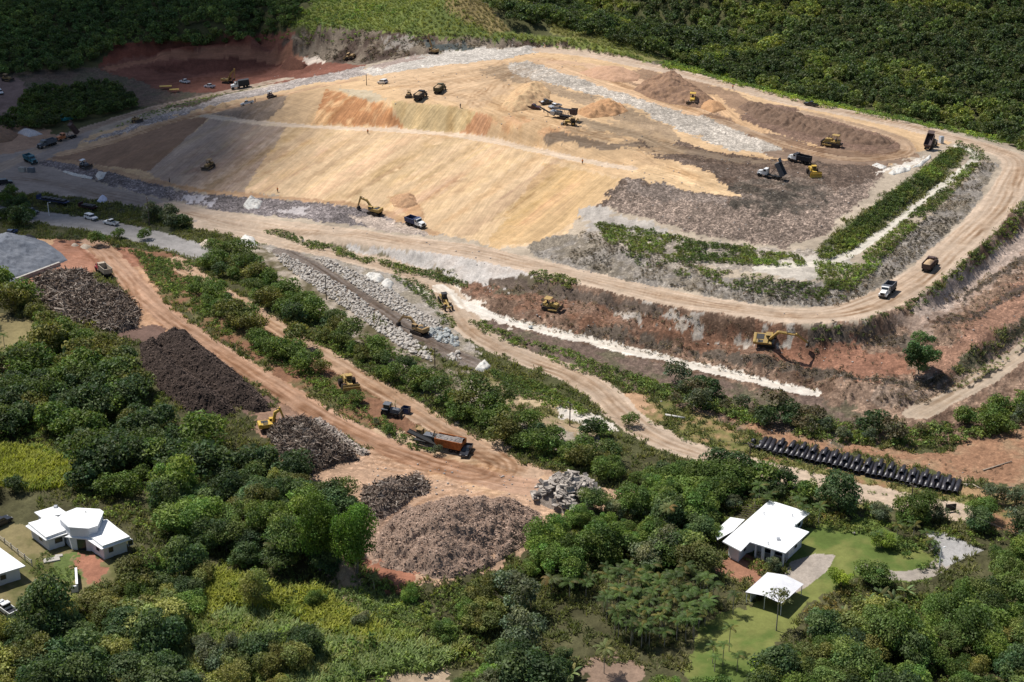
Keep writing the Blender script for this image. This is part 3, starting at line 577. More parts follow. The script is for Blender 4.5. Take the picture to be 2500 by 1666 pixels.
# ruts: streaks along the way things were driven or graded
fs = k.n('ShaderNodeMapping', {'Vector': flow, 'Scale': (.055, 1.5, 1)}).outputs[0]
r1 = k.noise(fs, 1.0, 3, .6); fs2 = k.n('ShaderNodeMapping', {'Vector': flow, 'Scale': (.03, .33, 1)}).outputs[0]; r2 = k.noise(fs2, 1.0, 2)
rs = k.math('MULTIPLY', k.ramp(r1, .32, .64, .74, 1.10), k.ramp(r2, .3, .7, .86, 1.1))
rs = k.math('ADD', 1.0, k.math('MULTIPLY', k.math('SUBTRACT', rs, 1.0), sf[1]))
col = k.scale(col, rs)
# litter: pale and dark scraps
vo = k.n('ShaderNodeTexVoronoi', {'Vector': oc, 'Scale': 2.3})
lv = k.n('ShaderNodeSeparateColor', {0: vo.outputs['Color']}).outputs
ls = k.ramp(k.math('POWER', lv[0], 2.2), 0, 1, .55, 2.2)
vo2 = k.n('ShaderNodeTexVoronoi', {'Vector': oc, 'Scale': .8}); lv2 = k.n('ShaderNodeSeparateColor', {0: vo2.outputs['Color']}).outputs
ls = k.math('MULTIPLY', ls, k.ramp(k.math('POWER', lv2[1], 2.0), 0, 1, .75, 1.5))
ls = k.math('ADD', 1.0, k.math('MULTIPLY', k.math('SUBTRACT', ls, 1.0), sf[0]))
col = k.scale(col, ls)
t.links.new(col, b.inputs['Base Color']); set_rough(b, .95, .1)
hgt = k.math('ADD', fine, k.math('MULTIPLY', lv[0], sf[0]))
bs = k.ramp(sf[2], 0, 1, .12, .6)
t.links.new(k.n('ShaderNodeBump', {'Height': hgt, 'Strength': bs, 'Distance': .25}).outputs[0], b.inputs['Normal'])
me.materials.append(gm)
gro = bpy.data.objects.new('ground', me); COL.objects.link(gro); gro['kind'] = 'structure'
GREEN = np.zeros((NY, NX)); _i = np.clip(((X - GX0) / GS).round().astype(int), 0, NX - 1); _j = np.clip(((Y - GY0) / GS).round().astype(int), 0, NY - 1)
_g = (SOIL[:, 1] > SOIL[:, 0] * .89) & (SOIL[:, 2] < SOIL[:, 1] * .62) & (Y < 560) & (Y > 190) & (SOIL[:, 1] < .3); np.maximum.at(GREEN, (_j[_g], _i[_g]), 1.0)
del FX, FY, SOIL, FXA, FLOW, J1x, J1y, J2x, J2y, VA, VB, quads

# ------------------------------------------------------------------ objects, parts, labels
def tag(o, label, cat, group=None, kind=None):
    o['label'] = label
    if cat: o['category'] = cat
    if group: o['group'] = group
    if kind: o['kind'] = kind
    return o
def thing(name, label, cat, loc=(0, 0, 0), rotz=0.0, group=None, normal=None):
    o = bpy.data.objects.new(name, None); COL.objects.link(o)
    o.location = loc
    if normal is None: o.rotation_euler = (0, 0, rotz)
    else:
        z = Vector(normal).normalized(); x = Vector((math.cos(rotz), math.sin(rotz), 0)); x = (x - z * x.dot(z)).normalized(); y = z.cross(x)
        o.rotation_euler = Matrix((x, y, z)).transposed().to_euler()
    o.empty_display_size = .5; o['kind'] = 'thing'
    return tag(o, label, cat, group)
def slope_normal(x, y, d=2.0):
    return Vector((gz(x - d, y) - gz(x + d, y), gz(x, y - d) - gz(x, y + d), 2 * d)).normalized()
def link(name, me, parent=None, loc=None):
    o = bpy.data.objects.new(name, me); COL.objects.link(o)
    if parent is not None: o.parent = parent
    if loc is not None: o.location = loc
    return o
def dup(root, loc, rotz=0.0, s=None):
    """a copy of a thing with copies of its parts and sub-parts"""
    r = root.copy(); COL.objects.link(r); r.location = loc; r.rotation_euler = (0, 0, rotz)
    if s is not None: r.scale = s if hasattr(s, '__len__') else (s, s, s)
    for ch in root.children:
        c = ch.copy(); COL.objects.link(c); c.parent = r
        for g in ch.children:
            d = g.copy(); COL.objects.link(d); d.parent = c
    return r

# ------------------------------------------------------------------ foliage
lm, t, b = new_mat('foliage'); k = NT(t)
lc = k.n('ShaderNodeAttribute', attribute_name='leaf').outputs['Color']
ob = k.n('ShaderNodeObjectInfo').outputs
rnd = ob['Random']
col = k.scale(lc, k.ramp(rnd, 0, 1, .62, 1.38))
col = k.mix(k.ramp(k.math('FRACT', k.math('MULTIPLY', rnd, 7.31)), .55, 1, 0, .35), col, k.n('ShaderNodeVectorMath', {0: col, 1: (1.3, 1.02, .8)}, operation='MULTIPLY').outputs[0])
t.links.new(col, b.inputs['Base Color']); set_rough(b, .6, .25)
tr = k.n('ShaderNodeBsdfTranslucent', {'Color': k.n('ShaderNodeVectorMath', {0: col, 1: (1.2, 1.3, .7)}, operation='MULTIPLY').outputs[0]})
mx = k.n('ShaderNodeMixShader', {0: .34}); t.links.new(b.outputs[0], mx.inputs[1]); t.links.new(tr.outputs[0], mx.inputs[2])
t.links.new(mx.outputs[0], t.nodes['Material Output'].inputs['Surface'])
FOL = lm
BARK = mat('bark', (.17, .135, .105), .95, .1, var=.35, scale=2.0)
PALEBARK = mat('pale_bark', (.33, .29, .24), .95, .1, var=.3, scale=2.0)

def unit(v): return v / np.maximum(np.linalg.norm(v, axis=-1, keepdims=True), 1e-9)
def leaf_quads(c, nrm, size, rng, aspect=.62):
    n = len(c); r = unit(rng.normal(size=(n, 3)))
    tx = unit(np.cross(nrm, r)); ty = np.cross(nrm, tx)
    s = (size * (.6 + .8 * rng.random(n)))[:, None] * .5
    tx = tx * s; ty = ty * s * aspect
    return np.stack([c - tx, c + ty * 1.0 - tx * .1, c + tx, c - ty * 1.0 + tx * .1], 1)      # a leaf-shaped lozenge
def crown(rng, rx, rz, z0, nl, leaf, lobes, col, cvar=.22, spread=.95, top=None):
    """leaf clumps on a cluster of lobes: verts (n,4,3), colours (n,3). z0: height of the crown's middle"""
    L = []
    for i in range(lobes):
        a = rng.random() * 6.283; q = math.sqrt(rng.random()) * spread; e = rng.random() * 1.45 - .62
        r = rx * (.20 + .34 * rng.random() ** 1.3)
        q = q * (1.0 if rng.random() < .8 else 1.18)
        L.append((q * (rx - r * .6) * math.cos(a), q * (rx - r * .6) * math.sin(a), z0 + rz * (e * math.sqrt(max(.08, 1 - q * q * .75))), r, .60 + .80 * rng.random(), rng.random()))
    L = np.array(L); w = L[:, 3] ** 2; w /= w.sum()
    m = rng.choice(len(L), size=int(nl * 1.5), p=w)
    d = unit(rng.normal(size=(len(m), 3)) + np.array([0, 0, .35])); rr = (.50 + .62 * rng.random(len(m)) ** .8)[:, None]
    q = np.array([1, 1, .72])
    P = L[m, :3] + d * rr * L[m, 3][:, None] * q
    dist = np.linalg.norm((P[:, None, :] - L[None, :, :3]) / q, axis=2) / L[None, :, 3]
    keep = dist.min(1) > .45
    P, d, m = P[keep][:nl], d[keep][:nl], m[keep][:nl]
    N = unit(d * .75 + rng.normal(size=d.shape) * .70 + np.array([0, 0, .35]))
    c = np.array(col)[None, :] * (L[m, 4] * np.clip(1 + cvar * rng.normal(size=len(m)), .4, 1.8))[:, None]
    c = c * (1 + (L[m, 5] - .5)[:, None] * np.array([.35, .05, -.1])[None])
    return leaf_quads(P, N, leaf, rng), c
def quad_mesh(name, Q, C, m=None):
    me = bpy.data.meshes.new(name)
    fill_mesh(me, Q.reshape(-1, 3), np.arange(len(Q) * 4).reshape(-1, 4))
    a = me.attributes.new('leaf', 'FLOAT_COLOR', 'FACE')
    a.data.foreach_set('color', np.concatenate([np.clip(C, .005, .9), np.ones((len(C), 1))], 1).astype(np.float32).ravel())
    me.materials.append(m or FOL)
    return me
def tube(bm, a, b, r0, r1, n=6, cap=True):
    a, b = Vector(a), Vector(b); d = (b - a)
    if d.length < 1e-6: return
    q = d.to_track_quat('Z', 'Y').to_matrix()
    A = [bm.verts.new(a + q @ Vector((r0 * math.cos(6.2832 * i / n), r0 * math.sin(6.2832 * i / n), 0))) for i in range(n)]
    B = [bm.verts.new(b + q @ Vector((r1 * math.cos(6.2832 * i / n), r1 * math.sin(6.2832 * i / n), 0))) for i in range(n)]
    for i in range(n): bm.faces.new((A[i], A[(i + 1) % n], B[(i + 1) % n], B[i]))
    if cap: bm.faces.new(A[::-1]); bm.faces.new(B)
def bm_mesh(name, bm, m, smooth=False):
    me = bpy.data.meshes.new(name)
    bmesh.ops.recalc_face_normals(bm, faces=bm.faces)
    bm.to_mesh(me); bm.free(); me.materials.append(m)
    if smooth: me.polygons.foreach_set('use_smooth', np.ones(len(me.polygons), bool))
    return me
def trunk_mesh(rng, h, r, spread, m=None):
    bm = bmesh.new(); p = Vector((0, 0, -.4)); lean = Vector((rng.normal() * .05, rng.normal() * .05, 1))
    for i in range(4):
        q = p + lean * (h * .55 + .4) / 4 + Vector((rng.normal(), rng.normal(), 0)) * r * .5
        tube(bm, p, q, r * (1 - i * .14), r * (1 - (i + 1) * .14)); p = q
    for i in range(6):
        a = i * 1.047 + rng.random() * .7; st = p - Vector((0, 0, h * .12 * rng.random()))
        e = st + Vector((math.cos(a) * spread * .45, math.sin(a) * spread * .45, h * (.16 + .1 * rng.random())))
        tube(bm, st, e, r * .4, r * .22, 5)
        for s in (-.5, .5):
            tube(bm, e, e + Vector((math.cos(a + s) * spread * .3, math.sin(a + s) * spread * .3, h * .14)), r * .2, r * .06, 4)
    return bm_mesh('trunk', bm, m or BARK, True)

def place(P, spacing, jitter=.42, seed=1, holes=()):
    """jittered grid of world points inside a polygon traced on the photograph's ground"""
    W = poly_world(P, 30); rng = np.random.default_rng(seed)
    x0, y0 = W.min(0); x1, y1 = W.max(0)
    gx, gy = np.meshgrid(np.arange(x0, x1 + spacing, spacing), np.arange(y0, y1 + spacing, spacing * .87))
    gx = gx + (np.arange(gx.shape[0]) % 2)[:, None] * spacing * .5
    gx = gx + rng.uniform(-jitter, jitter, gx.shape) * spacing; gy = gy + rng.uniform(-jitter, jitter, gy.shape) * spacing
    m = inside(gx.ravel(), gy.ravel(), W)
    x, y = gx.ravel()[m], gy.ravel()[m]
    for H in holes:
        k = ~inside(x, y, poly_world(H, 30)); x, y = x[k], y[k]
    return np.stack([x, y, ground(x, y)], -1)

# crown kinds: colour, shape
DARK = (.092, .142, .056); MID = (.150, .225, .052); OLIVE = (.205, .215, .064); BRIGHT = (.25, .35, .05); DRY = (.19, .165, .095); GREY = (.155, .185, .105)
KINDS = {   # rx, rz, mid height, leaves, leaf size, lobes, colour
 'broad': (3.9, 3.0, 3.3, 5200, .42, 22, DARK), 'feather': (3.5, 2.6, 2.9, 5600, .33, 24, MID), 'olive': (3.7, 2.7, 3.1, 5000, .36, 20, OLIVE),
 'bright': (2.7, 2.2, 2.5, 3400, .30, 16, BRIGHT), 'dry': (3.0, 2.4, 3.4, 1500, .36, 14, DRY), 'grey': (3.2, 2.6, 3.0, 3200, .36, 18, GREY), 'tall': (3.9, 5.2, 6.4, 10500, .33, 46, (.135, .225, .036)), 'umbrella': (4.1, 1.5, 4.6, 4200, .36, 20, (.125, .175, .05)), 'bushy': (3.4, 3.9, 3.9, 6500, .36, 26, (.078, .128, .044)),
}
PROTO = {}
for kn, (rx, rz, z0, nl, lf, lb, cl) in KINDS.items():
    for v in range(4 if kn in ('broad', 'feather', 'olive') else 2):
        rng = np.random.default_rng(100 + len(PROTO))
        Q, C = crown(rng, rx, rz, z0, nl, lf, lb, cl)
        PROTO[kn, v] = (quad_mesh('crown', Q, C), trunk_mesh(rng, z0 + rz * .3, .2 if kn != 'tall' else .3, rx))
def tree(kn, p, s, label, group=None, rot=None, name='tree', v=None, sz=None):
    v = random.randrange(4 if kn in ('broad', 'feather', 'olive') else 2) if v is None else v
    r = thing(name, label, 'tree', p, random.random() * 6.28 if rot is None else rot, group)
    r.scale = (s, s, sz) if sz else (s * random.uniform(.82, 1.2), s * random.uniform(.82, 1.2), s * random.uniform(.78, 1.25))
    link('crown', PROTO[kn, v][0], r); link('trunk', PROTO[kn, v][1], r)
    return r

# --- stuff: many small crowns merged into one mesh
class Mass:
    def __init__(s): s.q = []; s.c = []
    def add(s, protos, P, scale, rng, zs=None, tint=None):
        """copies of small leaf clouds at points P"""
        n = len(P); which = rng.integers(0, len(protos), n); rot = rng.random(n) * 6.283
        for w, (Q, C) in enumerate(protos):
            i = np.nonzero(which == w)[0]
            if not len(i): continue
            c, sn = np.cos(rot[i]), np.sin(rot[i]); sc = scale[i]
            zz = sc if zs is None else zs[i]
            q = np.empty((len(i),) + Q.shape)
            q[..., 0] = (Q[None, ..., 0] * c[:, None, None] - Q[None, ..., 1] * sn[:, None, None]) * sc[:, None, None] + P[i, 0][:, None, None]
            q[..., 1] = (Q[None, ..., 0] * sn[:, None, None] + Q[None, ..., 1] * c[:, None, None]) * sc[:, None, None] + P[i, 1][:, None, None]
            q[..., 2] = Q[None, ..., 2] * zz[:, None, None] + P[i, 2][:, None, None]
            tc = np.ones((len(i), 3)) if tint is None else tint[i]
            s.q.append(q.reshape(-1, 4, 3)); s.c.append((C[None] * tc[:, None, :]).reshape(-1, 3))
    def build(s, name, label, m=None, cat=None):
        if not s.q: return
        o = link(name, quad_mesh(name, np.concatenate(s.q), np.concatenate(s.c), m))
        tag(o, label, cat or 'vegetation', kind='stuff')
        return o
def protos(n, seed, rx, rz, z0, nl, leaf, lobes, col, **kw):
    return [crown(np.random.default_rng(seed + i), rx, rz, z0, nl, leaf, lobes, col, **kw) for i in range(n)]
def tints(P, rng, cols, sc=30.0, seed=3):
    """a tint per plant, in drifts: list of (r,g,b) multipliers mixed by noise"""
    f = np.clip((fbm(P[:, 0] / sc, P[:, 1] / sc, seed, 3) - .3) / .4, 0, .999) * (len(cols) - 1) + rng.normal(size=len(P)) * .35
    f = np.clip(f, 0, len(cols) - 1.001); i = f.astype(int); t = (f - i)[:, None]
    cols = np.array(cols)
    return (cols[i] * (1 - t) + cols[i + 1] * t) * (.75 + .5 * rng.random(len(P)))[:, None]

# ------------------------------------------------------------------ far forests (stuff)
rng = np.random.default_rng(5)
far_p = protos(5, 300, 3.0, 2.4, 2.8, 430, .72, 12, (.158, .208, .078), cvar=.36)
HILL = [(1120,-70),(1245,66),(1300,64),(1345,70),(1460,95),(1640,152),(1700,172),(1800,203),(1960,244),(2125,272),(2300,310),(2420,338),(2500,370),(2560,385),(2700,380),(2950,400),(2950,-80)]
P = place(HILL, 4.3, seed=2)
m = Mass()
keep = np.ones(len(P), bool)
P = P[keep]
sc = .62 + .75 * rng.random(len(P)) ** 1.6
m.add(far_p, P, sc, rng, tint=tints(P, rng, [(.55, .62, .62), (.7, .75, .7), (.62, .7, .65), (.9, .95, .8), (1.5, 1.45, 1.0), (1.9, 1.7, 1.05)], 26))
m.build('hillside_forest', 'dark tropical forest covering the hillside beyond the haul road', cat='forest')
m = Mass()
UL = [(-80,-60),(760,-60),(740,30),(700,70),(640,98),(480,112),(300,118),(230,150),(180,175),(60,185),(-80,190)]
P = place(UL, 4.6, seed=4)
m.add(far_p, P, .6 + .6 * rng.random(len(P)), rng, tint=tints(P, rng, [(.6, .7, .6), (.85, .95, .8), (1.2, 1.2, .9)], 30))
m.build('shaded_forest', 'dark forest behind the red pit under cloud shadow', cat='forest')
m = Mass()
P = place([(30,300),(60,235),(120,222),(230,212),(290,225),(330,255),(350,262),(240,288),(130,312),(20,325),(-60,330),(-60,300)], 3.6, seed=6)
m.add(far_p, P, .55 + .45 * rng.random(len(P)), rng, tint=tints(P, rng, [(.7, .8, .7), (1.1, 1.2, .8)], 20))
m.build('tree_clump', 'low dark wood between the haul roads below the red pit', cat='forest')

# ------------------------------------------------------------------ trees one by one
CAND = []      # (distance, kind, point, scale, zone)
def zone(name, P, spacing, kinds, smin, smax, seed, holes=()):
    pts_ = place(P, spacing, seed=seed, holes=holes); r = np.random.default_rng(seed + 50)
    for p in pts_:
        kn = kinds[r.integers(len(kinds))]
        CAND.append((math.hypot(p[0], p[1]), kn, tuple(p), (smin + (smax - smin) * r.random()) * (.72 + .62 * r.random() ** 1.5), name))
ZL = {
 'left_wood': 'broad leaved tree in the dense wood around the octagonal white house',
 'left_low': 'tree in the bottom corner wood below the parked white pickup',
 'edge': 'tree at the edge of the yard beside the grey gravel heap',
 'belt': 'green tree in the long belt beside the pale boulder rows',
 'strip': 'bushy tree on the strip between the two red dirt roads',
 'wood': 'leafy tree in the wood left of the flat roofed house and rubble heap',
 'back': 'tree between the flat roofed house and the black pipes',
 'corner': 'green tree in the dense corner wood beyond the lawn',
 'gully': 'dark half bare tree in the gully above the black pipes',
 'tall_grass': 'tree standing among the tall yellow green grass',
 'town': 'tree beside the paved road below the mound',
 'bottom': 'tree in the thicket below the palm grove',
}
ZG = {'left_wood': 'trees of the wood by the octagonal house', 'left_low': 'trees of the bottom corner wood', 'edge': 'trees by the gravel yard', 'belt': 'trees of the belt by the boulder rows', 'strip': 'trees between the red roads',
 'wood': 'trees of the wood by the rubble heap', 'back': 'trees behind the flat roofed house', 'corner': 'trees of the wood beyond the lawn', 'gully': 'trees in the gully', 'tall_grass': 'trees in the tall grass', 'town': 'trees by the paved road', 'bottom': 'trees below the palm grove'}
HOLE = [(30,1215),(345,1225),(410,1290),(425,1360),(375,1430),(275,1475),(30,1475)]
zone('left_wood', [(110,800),(180,830),(310,885),(352,990),(425,1085),(600,1110),(720,1170),(830,1250),(860,1390),(780,1420),(700,1430),(600,1400),(500,1350),(400,1320),(345,1290),(290,1240),(170,1235),(170,1180),(210,1130),(130,1080),(0,1060),(-40,1060),(-40,920),(120,900)], 5.3, ['broad']*6 + ['feather']*3 + ['olive']*3 + ['umbrella']*2, .85, 1.25, 1, (HOLE,))
zone('left_wood', [(-30,1170),(60,1180),(60,1215),(-30,1225)], 4.6, ['broad', 'olive', 'dry'], .7, 1, 2)
zone('left_low', [(300,1420),(360,1390),(480,1390),(540,1450),(500,1530),(400,1570),(420,1740),(-60,1740),(-60,1550),(110,1520),(230,1480)], 5.0, ['broad']*4 + ['olive']*4 + ['feather'], .75, 1.15, 3, (HOLE,))
zone('edge', [(-60,690),(30,715),(80,760),(150,800),(110,830),(60,770),(-60,755)], 5.5, ['feather', 'olive', 'broad'], .8, 1.15, 4)
zone('edge', [(-60,880),(60,900),(40,940),(-60,930)], 5, ['dry', 'grey'], .6, .9, 5)
zone('belt', [(500,650),(560,632),(640,660),(740,748),(830,800),(950,880),(1050,942),(1180,992),(1330,1052),(1430,1105),(1530,1130),(1480,1175),(1330,1130),(1180,1060),(1050,990),(900,905),(760,825),(640,745)], 5.0, ['feather']*6 + ['olive']*2 + ['broad'] + ['umbrella'], .62, 1.02, 6)
zone('strip', [(440,700),(520,700),(600,760),(640,800),(720,850),(800,905),(780,930),(700,905),(640,860),(560,800)], 5.4, ['feather', 'feather', 'olive'], .62, .95, 7)
zone('strip', [(840,960),(900,1000),(1010,1080),(1070,1110),(1030,1110),(940,1060),(860,1000)], 5.4, ['feather', 'grey'], .35, .55, 8)
zone('wood', [(1500,1215),(1560,1195),(1640,1180),(1780,1185),(1800,1215),(1790,1250),(1740,1330),(1690,1400),(1560,1400),(1450,1390),(1360,1440),(1250,1450),(1180,1450),(1240,1400),(1330,1330),(1420,1275)], 5.2, ['feather']*6 + ['broad'] + ['grey'] + ['umbrella']*2, .8, 1.15, 9)
zone('wood', [(1480,1180),(1540,1140),(1700,1150),(1830,1165),(1950,1195),(2100,1230),(2250,1260),(2250,1290),(2100,1262),(1900,1222),(1700,1185),(1560,1200)], 5.4, ['feather']*5 + ['broad'], .6, .95, 10)
zone('back', [(2000,1240),(2150,1270),(2300,1290),(2500,1330),(2560,1360),(2560,1300),(2400,1280),(2250,1265),(2100,1240)], 5.2, ['feather', 'broad', 'grey'], .5, .85, 11)
zone('corner', [(2440,1455),(2560,1430),(2700,1500),(2700,1760),(1830,1760),(1880,1640),(1960,1575),(2060,1510),(2180,1525),(2300,1505)], 5.1, ['feather']*6 + ['broad']*2 + ['olive'] + ['umbrella']*2, .75, 1.15, 12)
zone('corner', [(2425,1375),(2560,1345),(2600,1440),(2440,1450),(2400,1425)], 4.6, ['feather', 'feather', 'umbrella'], .6, .9, 121)
zone('gully', [(1640,990),(1720,985),(1900,1010),(2020,1040),(2150,1055),(2300,1060),(2260,1095),(2100,1085),(1900,1060)], 4.4, ['dry', 'dry', 'grey', 'broad'], .6, 1.05, 13)
zone('gully', [(1600,950),(1660,935),(1740,975),(1720,1000),(1640,985)], 4.6, ['broad', 'grey', 'dry'], .6, .95, 131)
zone('gully', [(2330,1050),(2420,1010),(2560,940),(2560,1020),(2450,1070)], 5.5, ['grey', 'feather'], .6, .95, 14)
zone('tall_grass', [(560,1660),(620,1600),(740,1560),(820,1680),(700,1740),(560,1740)], 5.5, ['olive', 'broad'], .75, 1.05, 15)
zone('tall_grass', [(430,1620),(520,1560),(600,1600),(560,1740),(430,1740)], 5.5, ['olive', 'grey'], .7, 1., 16)
zone('bottom', [(1090,1490),(1240,1470),(1290,1530),(1200,1600),(1060,1560)], 5.4, ['grey', 'olive', 'feather'], .75, 1.05, 17)
zone('bottom', [(1120,1680),(1250,1590),(1370,1600),(1400,1740),(1100,1740)], 5.2, ['broad', 'grey', 'feather'], .75, 1.1, 18)
zone('bottom', [(1610,1690),(1800,1680),(1800,1760),(1610,1760)], 5.2, ['feather'], .75, 1., 19)
zone('town', [(0,480),(40,475),(90,520),(60,560),(0,560)], 5.2, ['broad', 'feather'], .6, .95, 20)
zone('town', [(330,545),(380,520),(470,560),(400,570)], 4.6, ['broad', 'grey'], .7, .95, 21)
zone('town', [(90,585),(250,592),(340,612),(330,622),(200,605),(90,592)], 6.5, ['feather', 'grey'], .35, .65, 22)
for px, py, kn, s in ((620,1490,'olive',1.0),(520,620,'feather',.8),(550,615,'feather',.55),(505,655,'feather',.8),(885,1530,'grey',.6),(770,1480,'feather',.55),(245,600,'feather',.85),(290,583,'feather',.6),(352,585,'feather',.65),(1000,1470,'feather',.6),(2430,1230,'grey',.85),(2480,1235,'grey',.8),(1540,1040,'feather',.6),(1440,1065,'broad',.7),(1470,1070,'feather',.75)):
    p = at(px, py); CAND.append((p.y, kn, tuple(p), s, {True: 'tall_grass', False: 'belt'}[px < 1100 and py > 1400] if py > 620 and px < 1560 else ('back' if px > 2000 else 'town')))
# lone trees
tree('bushy', at(2243,912), 1.28, 'lone dark green tree on the cleared brown bank casting a shadow', name='lone_tree', v=1, sz=1.42)
tree('tall', at(782,1400), 1.0, 'tall bright green tree next to its twin at the chip heap', name='tall_tree', v=0, sz=1.42)
tree('tall', at(868,1408), 1.05, 'tall bright green tree shading the red soil by the chip heap', name='tall_tree', v=1, sz=1.42)
tree('bright', at(2152,1338), .95, 'round yellow green garden tree on the lawn slope behind', name='garden_tree', v=0)
tree('bright', at(2048,1432), 1.0, 'round bright green tree beside the concrete drive', name='garden_tree', v=1)
tree('feather', at(2130,1432), 1.05, 'spreading garden tree with yellow tips over the curved drive', name='garden_tree', v=2)
tree('bright', at(1865,1665), 1.0, 'bright green round tree at the bottom edge of the lawn', name='garden_tree', v=0)
tree('feather', at(2400,1270), .8, 'thin crowned tree beside the sandy clearing behind the asphalt apron', name='garden_tree', v=0)
tree('grey', at(1890,1395), .55, 'dark shrub like tree in front of the house porch', name='garden_tree', v=0)
tree('grey', at(1990,1560), .85, 'grey green bushy tree at the lawn edge', name='garden_tree', v=1)
tree('olive', at(1700,1400), 1.25, 'large leafy olive tree overhanging the flat white roof', name='shade_tree', v=1)
tree('grey', at(1575,1400), 1.1, 'silvery leaved tree in front of the feathery wood', name='shade_tree', v=0)
sp = thing('slender_tree', 'slender tree with sparse crown in front of the carport roof', 'tree', at(1895,1540))
Q, C = crown(np.random.default_rng(77), 2.5, 1.5, 6.9, 620, .36, 11, (.15, .155, .065)); link('crown', quad_mesh('crown', Q, C), sp)
bm = bmesh.new(); tube(bm, (0, 0, -.3), (.05, 0, 6.4), .13, .08); [tube(bm, (.05, 0, 6.2), (1.3 * math.cos(a), 1.3 * math.sin(a), 7.8), .06, .02, 4) for a in (0, 1.3, 2.6, 3.9, 5.2)]
link('trunk', bm_mesh('trunk', bm, PALEBARK), sp)
tree('bright', at(127,1448), .35, 'small yellowish sapling on the dry lawn by the left house', name='sapling', v=1)
CAND.sort(key=lambda c: c[0])
NTREE = 278
far_m = Mass()
for i, (d, kn, p, s, z) in enumerate(CAND):
    if i < NTREE: tree(kn, p, s, ZL[z], ZG[z])
rest = CAND[NTREE:]
if rest:
    for kn in set(c[1] for c in rest):
        sel = [c for c in rest if c[1] == kn]
        rx, rz, z0, nl, lf, lb, cl = KINDS[kn]
        far_m.add(protos(3, 500, rx, rz, z0, int(nl * .3), lf * 1.5, lb, cl), np.array([c[2] for c in sel]), np.array([c[3] for c in sel]), rng)
    for n_, OP in enumerate(([(2590,1100),(3000,1020),(3000,1800),(2680,1800),(2600,1500)], [(-50,860),(-420,820),(-420,1800),(-60,1800)], [(-80,-60),(-480,-60),(-480,300),(-80,300)])):
        op = place(OP, 4.8, seed=90 + n_); far_m.add(far_p, op, .8 + .6 * rng.random(len(op)), rng, tint=tints(op, rng, [(.6, .68, .6), (.9, 1, .8), (1.2, 1.2, .9)], 20))
    far_m.build('far_trees', 'smaller trees of the far belts, gully and roadside', cat='trees')
print('trees', len(CAND))

# ------------------------------------------------------------------ palms and bananas
def frond(L, droop, az, el, w, rng, nseg=7, col=(.075, .11, .025), leaflets=True):
    """one feather frond: leaflets either side of a curved rib"""
    q, c = [], []
    p = np.array([0., 0, 0]); e = el
    rib = [p]
    for s in range(nseg):
        p = p + np.array([math.cos(az) * math.cos(e), math.sin(az) * math.cos(e), math.sin(e)]) * L / nseg
        e -= droop / nseg; rib.append(p)
    side = np.array([-math.sin(az), math.cos(az), 0])
    for s in range(nseg):
        a, b = rib[s], rib[s + 1]
        ww = w * (math.sin(math.pi * (s + .8) / (nseg + .8)) ** .6)
        for sg in (-1, 1):
            tip = side * sg * ww + np.array([0, 0, -ww * .45])
            if leaflets:
                for j in range(2):
                    f0 = a + (b - a) * (j * .5); f1 = a + (b - a) * (j * .5 + .36)
                    fw = (b - a) * .55
                    q.append([f0, f1, f1 + tip + fw, f0 + tip * .97 + fw]); c.append(np.array(col) * (.7 + .6 * rng.random()))
            else:
                q.append([a, b, b + tip, a + tip]); c.append(np.array(col) * (.8 + .4 * rng.random()))
    return q, c
def palm_mesh(seed, n, L, w, col, el0=.95, droop=1.5, leaflets=True):
    rng = np.random.default_rng(seed); q, c = [], []
    for i in range(n):
        a, b = frond(L * (.8 + .35 * rng.random()), droop * (.8 + .5 * rng.random()), i * 2.4 + rng.random() * .5, el0 * (.35 + .85 * rng.random()), w, rng, col=np.array(col) * (.75 + .5 * rng.random()) * np.array([1 + .9 * rng.random() ** 5, 1, 1]), leaflets=leaflets)
        q += a; c += b
    return np.array(q), np.array(c)
PALM = []
for i in range(4):
    Q, C = palm_mesh(40 + i, 10, 2.1, .42, (.078, .128, .03)); PALM.append(quad_mesh('fronds', Q, C))
COCO = []
for i in range(2):
    Q, C = palm_mesh(60 + i, 15, 3.0, .5, (.13, .16, .055), droop=1.7); COCO.append(quad_mesh('fronds', Q, C))
BAN = []
for i in range(3):
    Q, C = palm_mesh(80 + i, 9, 2.6, .34, (.14, .2, .07), el0=1.3, droop=1.5, leaflets=False); BAN.append(quad_mesh('fronds', Q, C))
bm = bmesh.new(); tube(bm, (0, 0, -.4), (.06, .03, .55), .09, .07); tube(bm, (.06, .03, .55), (0, 0, 1.02), .07, .055); PSTEM = bm_mesh('stem', bm, PALEBARK, True)
def palm(p, h, s, label, group=None, name='palm_tree', fr=None, cat='palm'):
    r = thing(name, label, cat, p, random.random() * 6.28, group)
    f = link('fronds', fr or random.choice(PALM), r, (0, 0, h)); f.scale = (s, s, s); f.rotation_euler = (random.uniform(-.1, .1), random.uniform(-.1, .1), random.random() * 6)
    st = link('stem', PSTEM, r); st.scale = (1, 1, h + .1)
    return r
for p in place([(1480,1440),(1560,1420),(1700,1430),(1745,1480),(1700,1580),(1600,1600),(1500,1560),(1470,1500)], 2.35, seed=31): palm(p, 2.6 + 2.4 * random.random(), .75 + .4 * random.random(), 'slim areca palm in the dense grove between thicket and lawn', 'areca palms of the grove')
for p in place([(1350,1420),(1480,1410),(1500,1440),(1440,1480),(1380,1480)], 3.2, seed=32): palm(p, 2.5 + 2 * random.random(), .75 + .35 * random.random(), 'yellowish areca palm at the upper left end of the grove', 'areca palms at the end of the grove')
for p in place([(1800,1250),(1850,1225),(1880,1235),(2010,1290),(2000,1300),(1900,1262)], 3.0, seed=33): palm(p, 3 + 2 * random.random(), .8 + .3 * random.random(), 'palm in the row behind the flat white roof', 'palms behind the flat roofed house')
